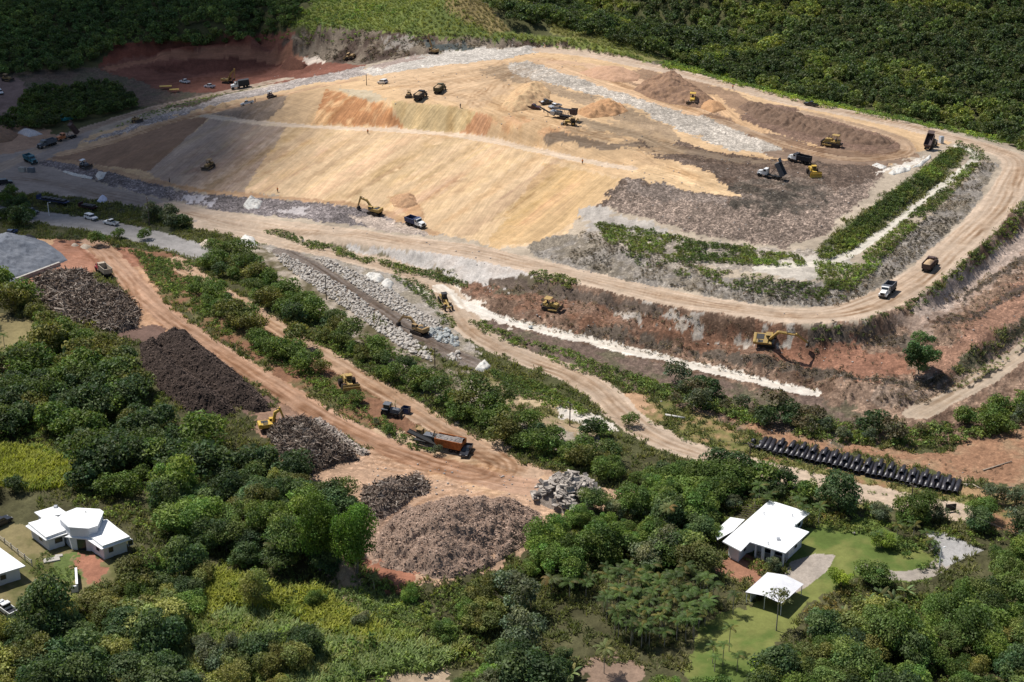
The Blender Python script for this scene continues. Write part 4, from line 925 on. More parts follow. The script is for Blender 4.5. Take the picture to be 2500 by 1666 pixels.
for i, (px, py, h) in enumerate([(1790,1500,4.2),(1740,1620,3.4),(1765,1625,4.0),(1780,1590,4.6),(1800,1640,3.2),(1745,1640,2.6)]): palm(at(px, py), h, .8, 'slender young palm standing on the lower lawn', 'young palms on the lower lawn')
palm(at(1475,1645), 5.0, .8, 'tall palm in the bare soil below the grove', fr=COCO[0])
palm(at(1630,1310), 6.4, .7, 'thin tall palm rising out of the feathery wood', fr=COCO[1])
palm(at(668,1400), 6.2, .55, 'tall thin palm with few fronds beside the chip heap', fr=COCO[0])
palm(at(868,1402), 5.2, .45, 'thin palm with dry brown crown by the dark tree shadow', fr=COCO[1])
palm(at(914,1445), 3.0, .5, 'short palm on the green edge of the slope', fr=COCO[0])
palm(at(34,745), 5.0, .7, 'palm with tall stem on the grassy yard by the left edge', fr=COCO[1])
for px, py in ((22,900),(55,880),(12,850),(100,860)): palm(at(px, py), 3.6, .8, 'palm in the dry clearing at the left edge', 'palms in the dry clearing')
palm(at(1275,1490), 2.6, 1.0, 'broad palm at the edge of the thicket below the slope', fr=COCO[0]); palm(at(1345,1450), 3, .9, 'drooping palm above the dark thicket', fr=COCO[1]); palm(at(1290,1545), 1.0, 1.0, 'low palm with arching dry fronds by the dark round bush', fr=COCO[0])
palm(at(524,620), 2.6, .9, 'coconut palm at the junction of the haul roads', fr=COCO[0])
for px, py in ((2140,1335),(2260,1330),(2230,1310),(2190,1310),(2270,1350)): palm(at(px, py), 2.6, .85, 'palm in the planted bed behind the asphalt apron', 'palms by the asphalt apron')
for px, py in ((2150,1470),(2120,1490),(2180,1480),(2210,1460),(2060,1520),(2090,1530)): palm(at(px, py), 1.2, .95, 'banana plant with broad leaves at the edge of the lawn', 'banana plants by the lawn', 'banana_plant', random.choice(BAN), 'banana plant')
for px, py in ((1360,1660),(1375,1640),(1395,1660),(1345,1640),(1385,1625)): palm(at(px, py), 1.1, 1.0, 'banana plant in the clump at the bottom left of the grove', 'banana plants below the grove', 'banana_plant', random.choice(BAN), 'banana plant')
palm(at(880,985), .5, .7, 'pale leaved banana plant on the bank above the red road', None, 'banana_plant', BAN[0], 'banana plant')

# ------------------------------------------------------------------ bushes and grass (stuff)
bush = protos(6, 700, 1.0, .75, .42, 80, .32, 6, (.155, .20, .062), cvar=.35)
dead = protos(4, 720, .9, .5, .3, 40, .30, 5, (.19, .150, .115), cvar=.35)
def bushes(name, label, areas, cat='bushes', proto=bush, cols=((.8, .85, .8), (1, 1, .9), (1.35, 1.25, .9)), seed=1, sc=14, thr=.36):
    m = Mass(); rg = np.random.default_rng(seed)
    for n, (P, spc, s0, s1) in enumerate(areas):
        p = place(P, spc, seed=seed * 17 + n)
        if not len(p): continue
        f = fbm(p[:, 0] / 5, p[:, 1] / 5, seed, 3); p = p[f > thr]
        m.add(proto, p, s0 + (s1 - s0) * rg.random(len(p)), rg, tint=tints(p, rg, cols, sc, seed))
    return m.build(name, label, cat=cat)
bushes('slope_bushes', 'green scrub growing on the right hand slopes of the mound', [
  ([(1995,615),(2090,545),(2170,478),(2260,412),(2320,365),(2350,372),(2290,440),(2180,520),(2080,610),(2010,640)], 1.0, .7, 1.3),
  ([(1990,640),(2080,650),(2130,605),(2200,545),(2280,478),(2380,390),(2400,395),(2300,500),(2200,590),(2110,690),(2060,735),(2000,735)], 1.1, .55, 1.15),
  ([(1450,545),(1560,560),(1700,590),(1850,610),(1960,630),(1960,650),(1850,650),(1640,640),(1480,590)], 1.15, .6, 1.25),
  ([(1480,590),(1640,640),(1800,670),(1960,690),(2060,690),(2060,740),(1900,730),(1700,690),(1560,650)], 1.25, .5, 1.05),
  ([(2330,340),(2400,365),(2420,400),(2380,400),(2340,365)], 1.4, .5, .9)], seed=1, thr=.38, cols=((.45, .48, .42), (.62, .68, .5), (.95, .78, .62), (1.15, 1.2, .75)))
bushes('roadside_scrub', 'scrub and weeds along the outer banks of the haul road', [
  ([(2150,770),(2240,725),(2330,660),(2440,560),(2540,460),(2560,500),(2450,600),(2330,700),(2230,770)], 1.3, .5, 1.1),
  ([(1960,792),(2080,792),(2180,755),(2180,780),(2090,830),(1980,840)], 1.4, .5, 1.),
  ([(1290,665),(1340,665),(1420,690),(1400,705),(1310,690)], 1.1, .6, 1.1),
  ([(690,580),(770,590),(900,632),(1010,655),(1130,690),(1150,708),(1010,672),(880,640),(760,610)], 1.1, .6, 1.1),
  ([(640,560),(740,570),(740,590),(650,572)], 1.1, .5, 1.),
  ([(960,660),(1040,700),(1090,760),(1120,800),(1080,790),(1030,730),(960,680)], 1.2, .5, 1.)], seed=2)
bushes('bank_scrub', 'leafy scrub on the dark bank under the white track', [
  ([(1140,780),(1180,790),(1280,830),(1400,860),(1500,905),(1600,940),(1640,985),(1520,945),(1400,905),(1300,860),(1180,815)], 1.3, .55, 1.2),
  ([(1500,905),(1640,945),(1720,960),(1900,1000),(1850,1030),(1640,985)], 1.3, .6, 1.4),
  ([(1700,985),(1960,1020),(2150,1050),(2300,1040),(2450,980),(2560,930),(2560,1010),(2400,1075),(2250,1095),(2000,1075),(1800,1030)], 1.25, .6, 1.7),
  ([(2260,960),(2350,930),(2440,870),(2560,780),(2560,800),(2440,900),(2330,960)], 1.8, .4, .8)], seed=3, cols=((.75, .7, .6), (1, 1, .85), (1.1, 1.2, .8)))
bushes('low_weeds', 'weeds and reeds between the lower dirt roads', [
  ([(1190,905),(1260,920),(1340,950),(1430,1000),(1430,1020),(1340,1000),(1240,960)], .95, .6, 1.05),
  ([(330,615),(440,650),(560,745),(640,800),(760,905),(900,1000),(1060,1105),(1000,1100),(860,1010),(700,910),(560,830),(440,740),(370,690)], 1.05, .5, 1.05),
  ([(520,640),(640,745),(780,850),(960,945),(1120,1035),(1290,1120),(1480,1185),(1480,1160),(1300,1080),(1100,990),(900,880),(740,780),(600,690)], 1.5, .5, 1.05),
  ([(600,600),(700,690),(820,760),(960,850),(1080,905),(1180,945),(1330,1010),(1300,1020),(1140,960),(960,880),(780,770),(620,660)], 1.6, .5, 1.0),
  ([(260,600),(380,625),(520,655),(470,665),(400,648),(300,615)], 1.4, .5, 1.0),
  ([(1560,1020),(1700,1050),(1850,1100),(2300,1200),(2560,1250),(2560,1280),(2250,1250),(1900,1150),(1640,1080)], 2.3, .3, .7)], seed=4, cols=((.85, .9, .7), (1.1, 1.15, .85), (1.5, 1.45, .9)))
bushes('undergrowth', 'undergrowth filling the gaps between the lower trees', [
  ([(100,800),(330,860),(450,1060),(720,1170),(880,1260),(880,1420),(560,1400),(340,1290),(170,1240),(200,1130),(-40,1080),(-40,900)], 2.0, .7, 1.3),
  ([(300,1420),(540,1400),(1000,1450),(1140,1500),(1200,1620),(1100,1620),(840,1650),(400,1740),(-60,1740),(-60,1540)], 1.8, .7, 1.3),
  ([(1240,1400),(1500,1200),(1830,1180),(2250,1270),(2560,1320),(2560,1370),(2100,1280),(1990,1290),(1800,1245),(1720,1400),(1480,1420),(1340,1480),(1180,1460)], 2.0, .6, 1.2),
  ([(2100,1480),(2560,1400),(2560,1740),(1820,1740),(1980,1560)], 2.1, .7, 1.3),
  ([(880,1400),(1000,1440),(1140,1430),(1260,1380),(1300,1400),(1250,1480),(1100,1480),(960,1500)], 1.1, .5, 1.0),
  ([(70,1400),(100,1350),(190,1360),(200,1430),(150,1450)], 1.0, .4, .6), ([(330,1340),(420,1340),(450,1400),(280,1420)], 1.2, .5, .9)], seed=5, cols=((.65, .7, .6), (.95, 1, .8), (1.25, 1.2, .8)))
bushes('dry_brush', 'dead grey brush on the cleared red banks', [
  ([(1130,690),(1300,700),(1440,730),(1700,780),(1960,830),(2100,830),(2200,790),(2210,820),(2090,860),(1900,850),(1560,790),(1300,740)], 1.9, .4, .9),
  ([(1150,740),(1440,805),(1700,860),(1990,920),(2240,950),(2450,820),(2560,730),(2560,770),(2430,870),(2240,990),(1990,960),(1600,870),(1250,790)], 1.6, .45, 1.0),
  ([(2200,860),(2330,760),(2450,650),(2560,570),(2560,650),(2440,730),(2330,840)], 1.9, .4, .9),
  ([(1300,620),(1500,670),(1850,745),(2040,750),(2110,720),(2300,560),(2420,430),(2400,440),(2240,600),(2100,690),(1900,715),(1560,665)], 2.0, .35, .8),
  ([(1560,1010),(1800,1060),(2100,1110),(2300,1120),(2500,1150),(2400,1180),(2100,1120)], 2.6, .3, .7)], proto=dead, cat='brush', seed=6, cols=((.7, .68, .66), (1, .95, .9), (1.4, 1.3, 1.15)))
bushes('ridge_bushes', 'bushes on the green hill behind the mound', [
  ([(690,66),(740,20),(900,10),(1000,30),(900,50),(780,75)], 3.2, .9, 1.7), ([(640,100),(700,70),(800,80),(1000,90),(1300,105),(1500,140),(1480,138),(1250,104),(1000,100),(760,110)], 3, .7, 1.3),
  ([(1600,165),(1700,185),(1850,225),(2000,262),(2150,290),(2300,318),(2450,355),(2560,390),(2560,370),(2400,330),(2100,270),(1850,205),(1650,150)], 2.2, .8, 1.6),
  ([(400,260),(520,232),(560,225),(470,262),(330,300),(240,325)], 2.0, .4, .7)], seed=7, cols=((.8, .9, .8), (1.2, 1.25, .8), (1.7, 1.6, .8)))
# dead brush heaped along the edges of the benches
def brush_rows(name, label, rows, seed):
    m = Mass(); rg = np.random.default_rng(seed)
    for pl, w, spc, s0, s1 in rows:
        W = smooth_line([at(*p) for p in pl], 2); P = []
        for a, b in zip(W[:-1], W[1:]):
            L = math.hypot(b[0] - a[0], b[1] - a[1])
            for i in range(rg.poisson(max(.01, L / spc * w))): q = a + (b - a) * rg.random(); P.append((q[0] + rg.normal() * w * .5, q[1] + rg.normal() * w * .5))
        if not P: continue
        P = np.array(P); P = np.column_stack([P, ground(P[:, 0], P[:, 1])])
        m.add(dead, P, s0 + (s1 - s0) * rg.random(len(P)) ** 2, rg, tint=tints(P, rg, [(.5, .48, .45), (.75, .72, .65), (1.1, 1.02, .9)], 10, seed))
    return m.build(name, label, cat='brush')
brush_rows('bench_brush', 'dark rows of pushed up brush along the benches of the right bank', [
  ([(2311,729),(2357,721),(2407,686),(2500,636),(2560,600)], 2.2, 1.2, .5, 1.3), ([(2300,790),(2400,768),(2420,745),(2500,704),(2560,670)], 2, 1.3, .5, 1.2), ([(2336,904),(2379,882),(2429,846),(2471,814),(2540,770)], 1.6, 1.2, .5, 1.2),
  ([(1800,873),(1907,895),(2000,913),(2100,930),(2200,940),(2300,920)], 2.0, 1.1, .5, 1.4), ([(1986,821),(2100,826),(2207,832)], 2.2, 1.1, .5, 1.3), ([(1440,800),(1600,838),(1750,868)], 1.6, 1.6, .4, 1.1), ([(2150,985),(2230,990),(2300,960),(2340,930)], 1.8, 1.1, .5, 1.4), ([(1560,762),(1700,792),(1850,826)], 2.2, 2.2, .4, 1.0), ([(1230,712),(1290,700),(1340,712)], 1.5, 1.0, .5, 1.2), ([(1700,1000),(1850,1030),(2000,1070)], 2.5, 1.8, .4, 1.2)], 21)
# scrub without leaves on the grey gravel slopes and the dark embankment
bushes('grey_scrub', 'dark leafless scrub on the grey gravel slopes', [
  ([(1420,565),(1560,610),(1800,670),(1960,690),(2060,690),(2120,650),(2280,500),(2390,400),(2430,400),(2350,530),(2230,640),(2110,725),(2040,748),(1850,740),(1560,688),(1380,640)], 1.25, .4, 1.0),
  ([(690,100),(760,66),(960,76),(1240,94),(1400,112),(1560,150),(1480,136),(1330,114),(1180,118),(1000,138),(880,155),(790,148)], 2.2, .7, 1.6),
  ([(1130,700),(1300,700),(1700,770),(2000,815),(2200,780),(2240,940),(1990,940),(1600,850),(1250,770)], 2.4, .3, .9)], proto=dead, cat='brush', seed=12, thr=.45, cols=((.35, .34, .32), (.6, .58, .5), (.95, .9, .8)))
# grass blades
def grass(name, label, areas, seed):
    m = Mass(); rg = np.random.default_rng(seed)
    for n, (P, spc, h, cols) in enumerate(areas):
        pr = []
        for v in range(4):
            q, c = [], []
            for i in range(14):
                a = rg.random() * 6.28; x, y = rg.normal(size=2) * .32; l = .35 + .4 * rg.random(); w = .07
                s = np.array([-math.sin(a) * w, math.cos(a) * w, 0]); b0 = np.array([x, y, -.05]); md = b0 + np.array([math.cos(a) * l * .3, math.sin(a) * l * .3, .62]); tp = b0 + np.array([math.cos(a) * l, math.sin(a) * l, .8 + .3 * rg.random()])
                f = .7 + .6 * rg.random()
                q += [[b0 - s, b0 + s, md + s, md - s], [md - s, md + s, tp + s * .2, tp - s * .2]]; c += [np.array([1, 1, 1]) * f] * 2
            pr.append((np.array(q), np.array(c)))
        p = place(P, spc, seed=seed * 7 + n)
        m.add(pr, p, h * (.7 + .6 * rg.random(len(p))), rg, tint=tints(p, rg, cols, 7 if name == 'tall_grass' else 16, seed))
    return m.build(name, label, cat='grass')
YG = ((.26, .28, .045), (.33, .33, .055), (.2, .25, .05)); PG = ((.2, .26, .09), (.26, .31, .12), (.3, .29, .1), (.17, .23, .055))
grass('tall_grass', 'tall yellow green grass on the slope below the chip heap', [
  ([(520,1390),(600,1420),(700,1450),(790,1440),(830,1490),(930,1540),(1020,1570),(930,1580),(800,1550),(700,1500),(560,1480),(500,1530),(480,1500)], .75, 1.5, YG),
  ([(400,1540),(520,1500),(640,1500),(800,1560),(1000,1580),(1100,1560),(1140,1590),(1060,1640),(900,1650),(840,1700),(400,1740)], .85, 1.5, PG),
  ([(-60,1090),(100,1095),(190,1130),(170,1190),(90,1200),(-60,1180)], .85, 1.2, YG), ([(190,790),(240,760),(300,770),(260,800)], .9, 1.0, YG),
  ([(800,1440),(900,1440),(1000,1480),(1080,1530),(1000,1560),(880,1530)], .8, .8, PG),
  ([(150,770),(230,755),(220,775),(160,785)], .7, .9, YG)], 3)
grass('hill_grass', 'bright grass covering the hills behind the mound', [
  ([(700,64),(780,0),(820,-60),(1060,-60),(1120,20),(1200,80),(1420,98),(1560,140),(1600,156),(1400,114),(1240,98),(1080,90),(950,80),(800,70)], 1.5, 1.0, ((.17, .21, .06), (.25, .28, .08), (.31, .31, .085), (.16, .21, .06))),
  ([(1060,-50),(1160,-20),(1245,78),(1200,82),(1130,40)], 1.5, .9, ((.20, .165, .08), (.26, .215, .11), (.19, .18, .07))),
  ([(1345,80),(1355,50),(1415,42),(1460,60),(1580,115),(1620,150),(1480,115)], 1.5, .9, ((.24, .215, .08), (.2, .21, .07), (.15, .17, .055)))], 4)

# low weeds wherever the soil is green
rg = np.random.default_rng(88)
def weeds(name, label, spacing, y0, y1, h, cols):
    pr = []
    for v in range(5):
        q, c = [], []
        for i in range(9):
            a = rg.random() * 6.28; x, y = rg.normal(size=2) * .34; l = .25 + .35 * rg.random(); w = .11
            s_ = np.array([-math.sin(a) * w, math.cos(a) * w, 0]); b0 = np.array([x, y, -.06]); tp = b0 + np.array([math.cos(a) * l, math.sin(a) * l, .3 + .45 * rg.random()])
            q.append([b0 - s_ * .6, b0 + s_ * .6, tp + s_, tp - s_ * .5]); c.append(np.array([1, 1, 1]) * (.6 + .8 * rg.random()))
        pr.append((np.array(q), np.array(c)))
    yy = np.arange(y0, y1, spacing); P = []
    for y in yy:
        n = int(y * .36 * 2 / spacing); x = rg.uniform(-y * .36, y * .36, n); P.append(np.stack([x, y + rg.uniform(-.5, .5, n) * spacing], -1))
    P = np.concatenate(P); i = ((P[:, 0] - GX0) / GS).round().astype(int); j = ((P[:, 1] - GY0) / GS).round().astype(int)
    ok = (i >= 0) & (i < NX) & (j >= 0) & (j < NY); P = P[ok]; P = P[GREEN[j[ok], i[ok]] > .5]
    f = fbm(P[:, 0] / 4, P[:, 1] / 4, 77, 3); P = P[f > .36]
    P = np.column_stack([P, ground(P[:, 0], P[:, 1])])
    for H in LAWNS: P = P[~inside(P[:, 0], P[:, 1], H)]
    m = Mass(); m.add(pr, P, h * (.5 + .9 * rg.random(len(P))), rg, tint=tints(P, rg, cols, 9, 5)); print(name, len(P))
    m.build(name, label, cat='weeds')
LAWNS = [poly_world([(1960,1290),(2120,1260),(2300,1370),(2250,1420),(2080,1410),(1970,1490),(1890,1580),(1800,1720),(1670,1720),(1690,1540),(1740,1500),(1870,1460),(1930,1390),(1760,1300),(1880,1225)]), poly_world([(0,1280),(80,1250),(180,1235),(330,1300),(330,1360),(230,1450),(150,1490),(60,1520),(-80,1540),(-80,1280)])]
weeds('weeds', 'weeds and rough grass on the low ground', .85, 215, 520, 1.0, ((.12, .14, .05), (.17, .19, .06), (.22, .21, .08), (.13, .16, .05)))
bushes('grass_shrubs', 'pale leafy shrubs among the tall grass', [([(400,1530),(520,1500),(640,1520),(800,1570),(1000,1590),(1120,1560),(1060,1640),(840,1700),(400,1740)], 3.2, 1.0, 2.4), ([(880,1400),(960,1440),(1060,1520),(980,1540),(880,1480)], 2.4, .8, 1.8), ([(560,1390),(680,1440),(780,1470),(700,1480),(560,1450)], 3.4, .9, 2.0)], seed=14, thr=.42, cols=((1.0, 1.1, .8), (1.5, 1.55, 1.1), (1.9, 1.8, 1.3)))
bushes('garden_shrubs', 'shrubs in the planted bed of the garden', [([(2160,1330),(2230,1310),(2290,1330),(2300,1380),(2250,1395),(2200,1370)], 1.2, .6, 1.2), ([(1990,1265),(2050,1262),(2130,1290),(2170,1320),(2120,1310),(2050,1300)], 1.3, .7, 1.3), ([(1820,1370),(1900,1385),(1890,1400),(1840,1395)], 1.0, .5, .9), ([(1960,1490),(2080,1430),(2110,1450),(2000,1520)], 1.3, .7, 1.2), ([(2080,1465),(2300,1455),(2430,1420),(2440,1440),(2300,1490),(2100,1495)], 1.3, .7, 1.3)], seed=9, cols=((.8, .9, .7), (1.2, 1.1, .8), (1.5, .9, .8)))

# ------------------------------------------------------------------ solid modelling helpers
class MB:
    def __init__(s): s.bm = bmesh.new()
    def box(s, c, d, rz=0.0, ry=0.0, bev=0.0, top=(1, 1)):
        """box of size d centred on c; top scales the upper face"""
        M = Matrix.Translation(c) @ Matrix.Rotation(rz, 4, 'Z') @ Matrix.Rotation(ry, 4, 'Y')
        v = []
        for z in (-.5, .5):
            kx, ky = top if z > 0 else (1, 1)
            for x, y in ((-.5, -.5), (.5, -.5), (.5, .5), (-.5, .5)): v.append(s.bm.verts.new(M @ Vector((x * d[0] * kx, y * d[1] * ky, z * d[2]))))
        fs = [s.bm.faces.new([v[i] for i in q]) for q in ((3, 2, 1, 0), (4, 5, 6, 7), (0, 1, 5, 4), (1, 2, 6, 5), (2, 3, 7, 6), (3, 0, 4, 7))]
        if bev:
            es = set(e for f in fs for e in f.edges)
            bmesh.ops.bevel(s.bm, geom=list(es), offset=bev, segments=2, affect='EDGES', profile=.6)
        return s
    def prism(s, prof, y0, y1, bev=0.0):
        """a side profile [(x, z)...] swept from y0 to y1"""
        A = [s.bm.verts.new((x, y0, z)) for x, z in prof]; B = [s.bm.verts.new((x, y1, z)) for x, z in prof]; n = len(prof)
        fs = [s.bm.faces.new(A), s.bm.faces.new(B[::-1])] + [s.bm.faces.new((A[i], B[i], B[(i + 1) % n], A[(i + 1) % n])) for i in range(n)]
        if bev:
            es = set(e for f in fs for e in f.edges)
            bmesh.ops.bevel(s.bm, geom=list(es), offset=bev, segments=2, affect='EDGES', profile=.6)
        return s
    def tube(s, a, b, r, r1=None, n=12):
        tube(s.bm, a, b, r, r if r1 is None else r1, n); return s
    def pipe(s, a, b, r, wall, n=18):
        a, b = Vector(a), Vector(b); q = (b - a).to_track_quat('Z', 'Y').to_matrix()
        ring = lambda p, rr: [s.bm.verts.new(p + q @ Vector((rr * math.cos(6.2832 * i / n), rr * math.sin(6.2832 * i / n), 0))) for i in range(n)]
        R4 = [ring(a, r), ring(b, r), ring(b, r - wall), ring(a, r - wall)]
        for k in range(4):
            P, Q = R4[k], R4[(k + 1) % 4]
            for i in range(n): s.bm.faces.new((P[i], P[(i + 1) % n], Q[(i + 1) % n], Q[i]))
        return s
    def poly(s, pts, z0, z1):
        """plan outline [(x, y)...] extruded z0..z1"""
        A = [s.bm.verts.new((x, y, z0)) for x, y in pts]; B = [s.bm.verts.new((x, y, z1)) for x, y in pts]; n = len(pts)
        s.bm.faces.new(A[::-1]); s.bm.faces.new(B)
        for i in range(n): s.bm.faces.new((A[i], A[(i + 1) % n], B[(i + 1) % n], B[i]))
        return s
    def part(s, name, m, parent=None, smooth=False):
        return link(name, bm_mesh(name, s.bm, m, smooth), parent)

RUBBER = mat('rubber', (.022, .021, .02), .9, .15)
STEEL = mat('worn_steel', (.10, .085, .075), .6, .4, .5, var=.4)
DARKMETAL = mat('dark_metal', (.035, .034, .034), .6, .4, .2)
TRACKM = mat('track_steel', (.055, .043, .036), .8, .25, .2, var=.4)
YELLOW = mat('machine_yellow', (.50, .33, .085), .6, .3, var=.3, scale=1.2, dirt=.75)
BRIGHTY = mat('bright_yellow', (.66, .42, .05), .55, .35, var=.2, scale=1.2, dirt=.5)
OCHRE = mat('faded_yellow', (.36, .23, .09), .7, .25, var=.4, scale=1.2, dirt=.8)
WHITEP = mat('white_paint', (.78, .78, .77), .35, .5, var=.08, dirt=.25)
SILVER = mat('silver_paint', (.45, .46, .48), .35, .5, .3, var=.08)
MAROON = mat('maroon_paint', (.055, .018, .022), .3, .5, var=.1)
DARKP = mat('dark_paint', (.025, .026, .032), .3, .5, var=.1)
BLUEP = mat('blue_paint', (.03, .06, .15), .35, .5, var=.15)
NAVY = mat('navy_paint', (.035, .05, .12), .5, .4, var=.25)
TEAL = mat('teal_paint', (.04, .15, .19), .5, .4, var=.2)
GREYT = mat('grey_truck_paint', (.13, .14, .16), .5, .4, var=.2)
BLACKB = mat('black_bed', (.028, .028, .034), .6, .35, var=.3)
OLIVEB = mat('olive_bed', (.075, .072, .04), .6, .3, var=.3)
BROWNB = mat('brown_bed', (.09, .055, .05), .65, .3, var=.35)
REDP = mat('red_paint', (.32, .035, .05), .4, .45, var=.15)
ORANGEP = mat('orange_paint', (.5, .17, .06), .5, .4, var=.2)
BEIGEB = mat('beige_bed', (.42, .35, .27), .7, .3, var=.25)
RUSTO = mat('rusty_orange', (.36, .12, .035), .75, .2, var=.45, scale=.8)
SOILM = mat('load_soil', (.52, .36, .22), .95, .1, var=.3, bump=.6)
CONC = mat('concrete', (.42, .39, .35), .9, .15, var=.25, scale=1.0, bump=.2)
ROOFW = mat('white_roof', (.80, .80, .79), .7, .2, var=.10, scale=.35)
WALLW = mat('white_wall', (.70, .70, .72), .8, .2, var=.06, scale=.6)
WALLB = mat('bluish_wall', (.58, .60, .66), .8, .2, var=.06)
GREYM = mat('machine_grey', (.13, .135, .15), .55, .4, .2, var=.25)
WOODP = mat('pole_wood', (.14, .11, .085), .9, .1, var=.3)
HDPE = mat('black_plastic', (.030, .030, .040), .38, .5, var=.3, dirt=.12)
TARPW = mat('white_tarp', (.66, .64, .59), .6, .3, var=.2, scale=.8, bump=.5, dirt=.45)
LILAC = mat('lilac_tarp', (.60, .60, .72), .6, .3, var=.15)
TURQ = mat('turquoise_pipe', (.05, .33, .36), .5, .4, var=.2)
gl, t, b = new_mat('tinted_glass'); b.inputs['Base Color'].default_value = (.02, .024, .028, 1); set_rough(b, .12, .6); GLASS = gl
lp, t, b = new_mat('lamp_lens'); b.inputs['Base Color'].default_value = (.7, .7, .66, 1); set_rough(b, .2, .6); LENS = lp
tl, t, b = new_mat('tail_lens'); b.inputs['Base Color'].default_value = (.35, .02, .02, 1); set_rough(b, .25, .6); TAIL = tl

_wheels = {}
def wheel(parent, x, y, r, w, dual=False, rimcol=None):
    key = (r, w, rimcol)
    if key not in _wheels:
        m = MB(); n = 18
        prof = [(-w / 2, r * .82), (-w * .42, r * .97), (-w * .25, r), (w * .25, r), (w * .42, r * .97), (w / 2, r * .82), (w / 2, r * .5), (-w / 2, r * .5)]
        rings = [[m.bm.verts.new((rr * math.cos(6.2832 * i / n), yy, rr * math.sin(6.2832 * i / n))) for i in range(n)] for yy, rr in prof]
        for a in range(len(prof)):
            A, B = rings[a], rings[(a + 1) % len(prof)]
            for i in range(n): m.bm.faces.new((A[i], A[(i + 1) % n], B[(i + 1) % n], B[i]))
        ty = bm_mesh('tyre', m.bm, RUBBER, True)
        m = MB(); m.tube((0, -w * .36, 0), (0, w * .36, 0), r * .52, n=14).tube((0, -w * .46, 0), (0, w * .46, 0), r * .2, n=10)
        _wheels[key] = (ty, bm_mesh('rim', m.bm, rimcol or STEEL))
    ty, ri = _wheels[key]
    o = link('wheel', ty, parent, (x, y, r)); link('rim', ri, o)
    return o
def heading(px, py, qx, qy):
    a, b = at(px, py), at(qx, qy)
    c = (a + b) / 2; d = b - a
    return Vector((c.x, c.y, gz(c.x, c.y))), math.atan2(d.y, d.x)
def vehicle(name, label, cat, seg, group=None, flat=False, sink=0.0):
    loc, rz = heading(*seg)
    n = None if flat else slope_normal(loc.x, loc.y, 2.5)
    loc.z += .02 - sink
    return thing(name, label, cat, loc, rz, group, n)

# ------------------------------------------------------------------ road vehicles
def pickup(label, seg, paint, kind='pickup', name='pickup_truck', stripe=None, cat='pickup truck', load=None):
    r = vehicle(name, label, cat, seg); W = .93
    m = MB()
    if kind == 'pickup':
        m.prism([(2.65, .45), (2.68, .8), (2.55, 1.0), (1.25, 1.12), (-.55, 1.12), (-.55, .62), (-2.5, .62), (-2.5, 1.12), (-2.65, 1.12), (-2.65, .5), (-2.4, .4), (2.4, .38)], -W, W)
        for s in (-1, 1): m.box((-1.52, s * (W - .05), .87), (1.95, .1, .5))
        m.part('body', paint, r)
        MB().prism([(1.15, 1.1), (.55, 1.72), (-.35, 1.76), (-.58, 1.1)], -.80, .80, .03).part('windows', GLASS, r)
        MB().prism([(.62, 1.70), (.5, 1.80), (-.38, 1.82), (-.5, 1.72)], -.80, .80, .02).box((-.05, -.81, 1.42), (.12, .03, .62)).box((-.05, .81, 1.42), (.12, .03, .62)).part('cab_roof', paint, r)
        MB().box((-1.52, 0, .65), (1.9, 1.62, .06)).part('bed_liner', DARKP, r)
        if load: MB().box((-1.3, .2, .95), (1.0, .9, .5), bev=.08).box((-2.0, -.3, .9), (.5, .6, .45), bev=.06).part('cargo', load, r)
    else:                                                     # wagon, van or camper top
        m.prism([(2.5, .45), (2.52, .8), (2.4, .98), (1.3, 1.1), (-2.45, 1.14), (-2.5, .5), (-2.3, .4), (2.3, .38)], -W, W).part('body', paint, r)
        MB().prism([(1.2, 1.1), (.6, 1.70), (-2.2, 1.72), (-2.4, 1.12)], -.82, .82, .03).part('windows', GLASS, r)
        m = MB().prism([(.68, 1.68), (.5, 1.84), (-2.1, 1.86), (-2.28, 1.70)], -.84, .84, .03)
        for x in (.1, -.9, -1.9):
            for s in (-1, 1): m.box((x, s * .83, 1.42), (.12, .03, .6))
        m.part('roof', paint, r)
    for s in (-1, 1):
        MB().box((2.62 if kind == 'pickup' else 2.48, s * .66, .82), (.1, .36, .18)).part('headlight', LENS, r)
        MB().box((-2.64 if kind == 'pickup' else -2.47, s * .8, .92), (.06, .18, .3)).part('tail_light', TAIL, r)
        for x in (1.65, -1.55): wheel(r, x, s * .82, .38, .26)
    MB().box((2.68, 0, .52), (.14, 1.8, .2), bev=.04).box((-2.66, 0, .5), (.12, 1.8, .18), bev=.04).part('bumper', STEEL, r)
    return r
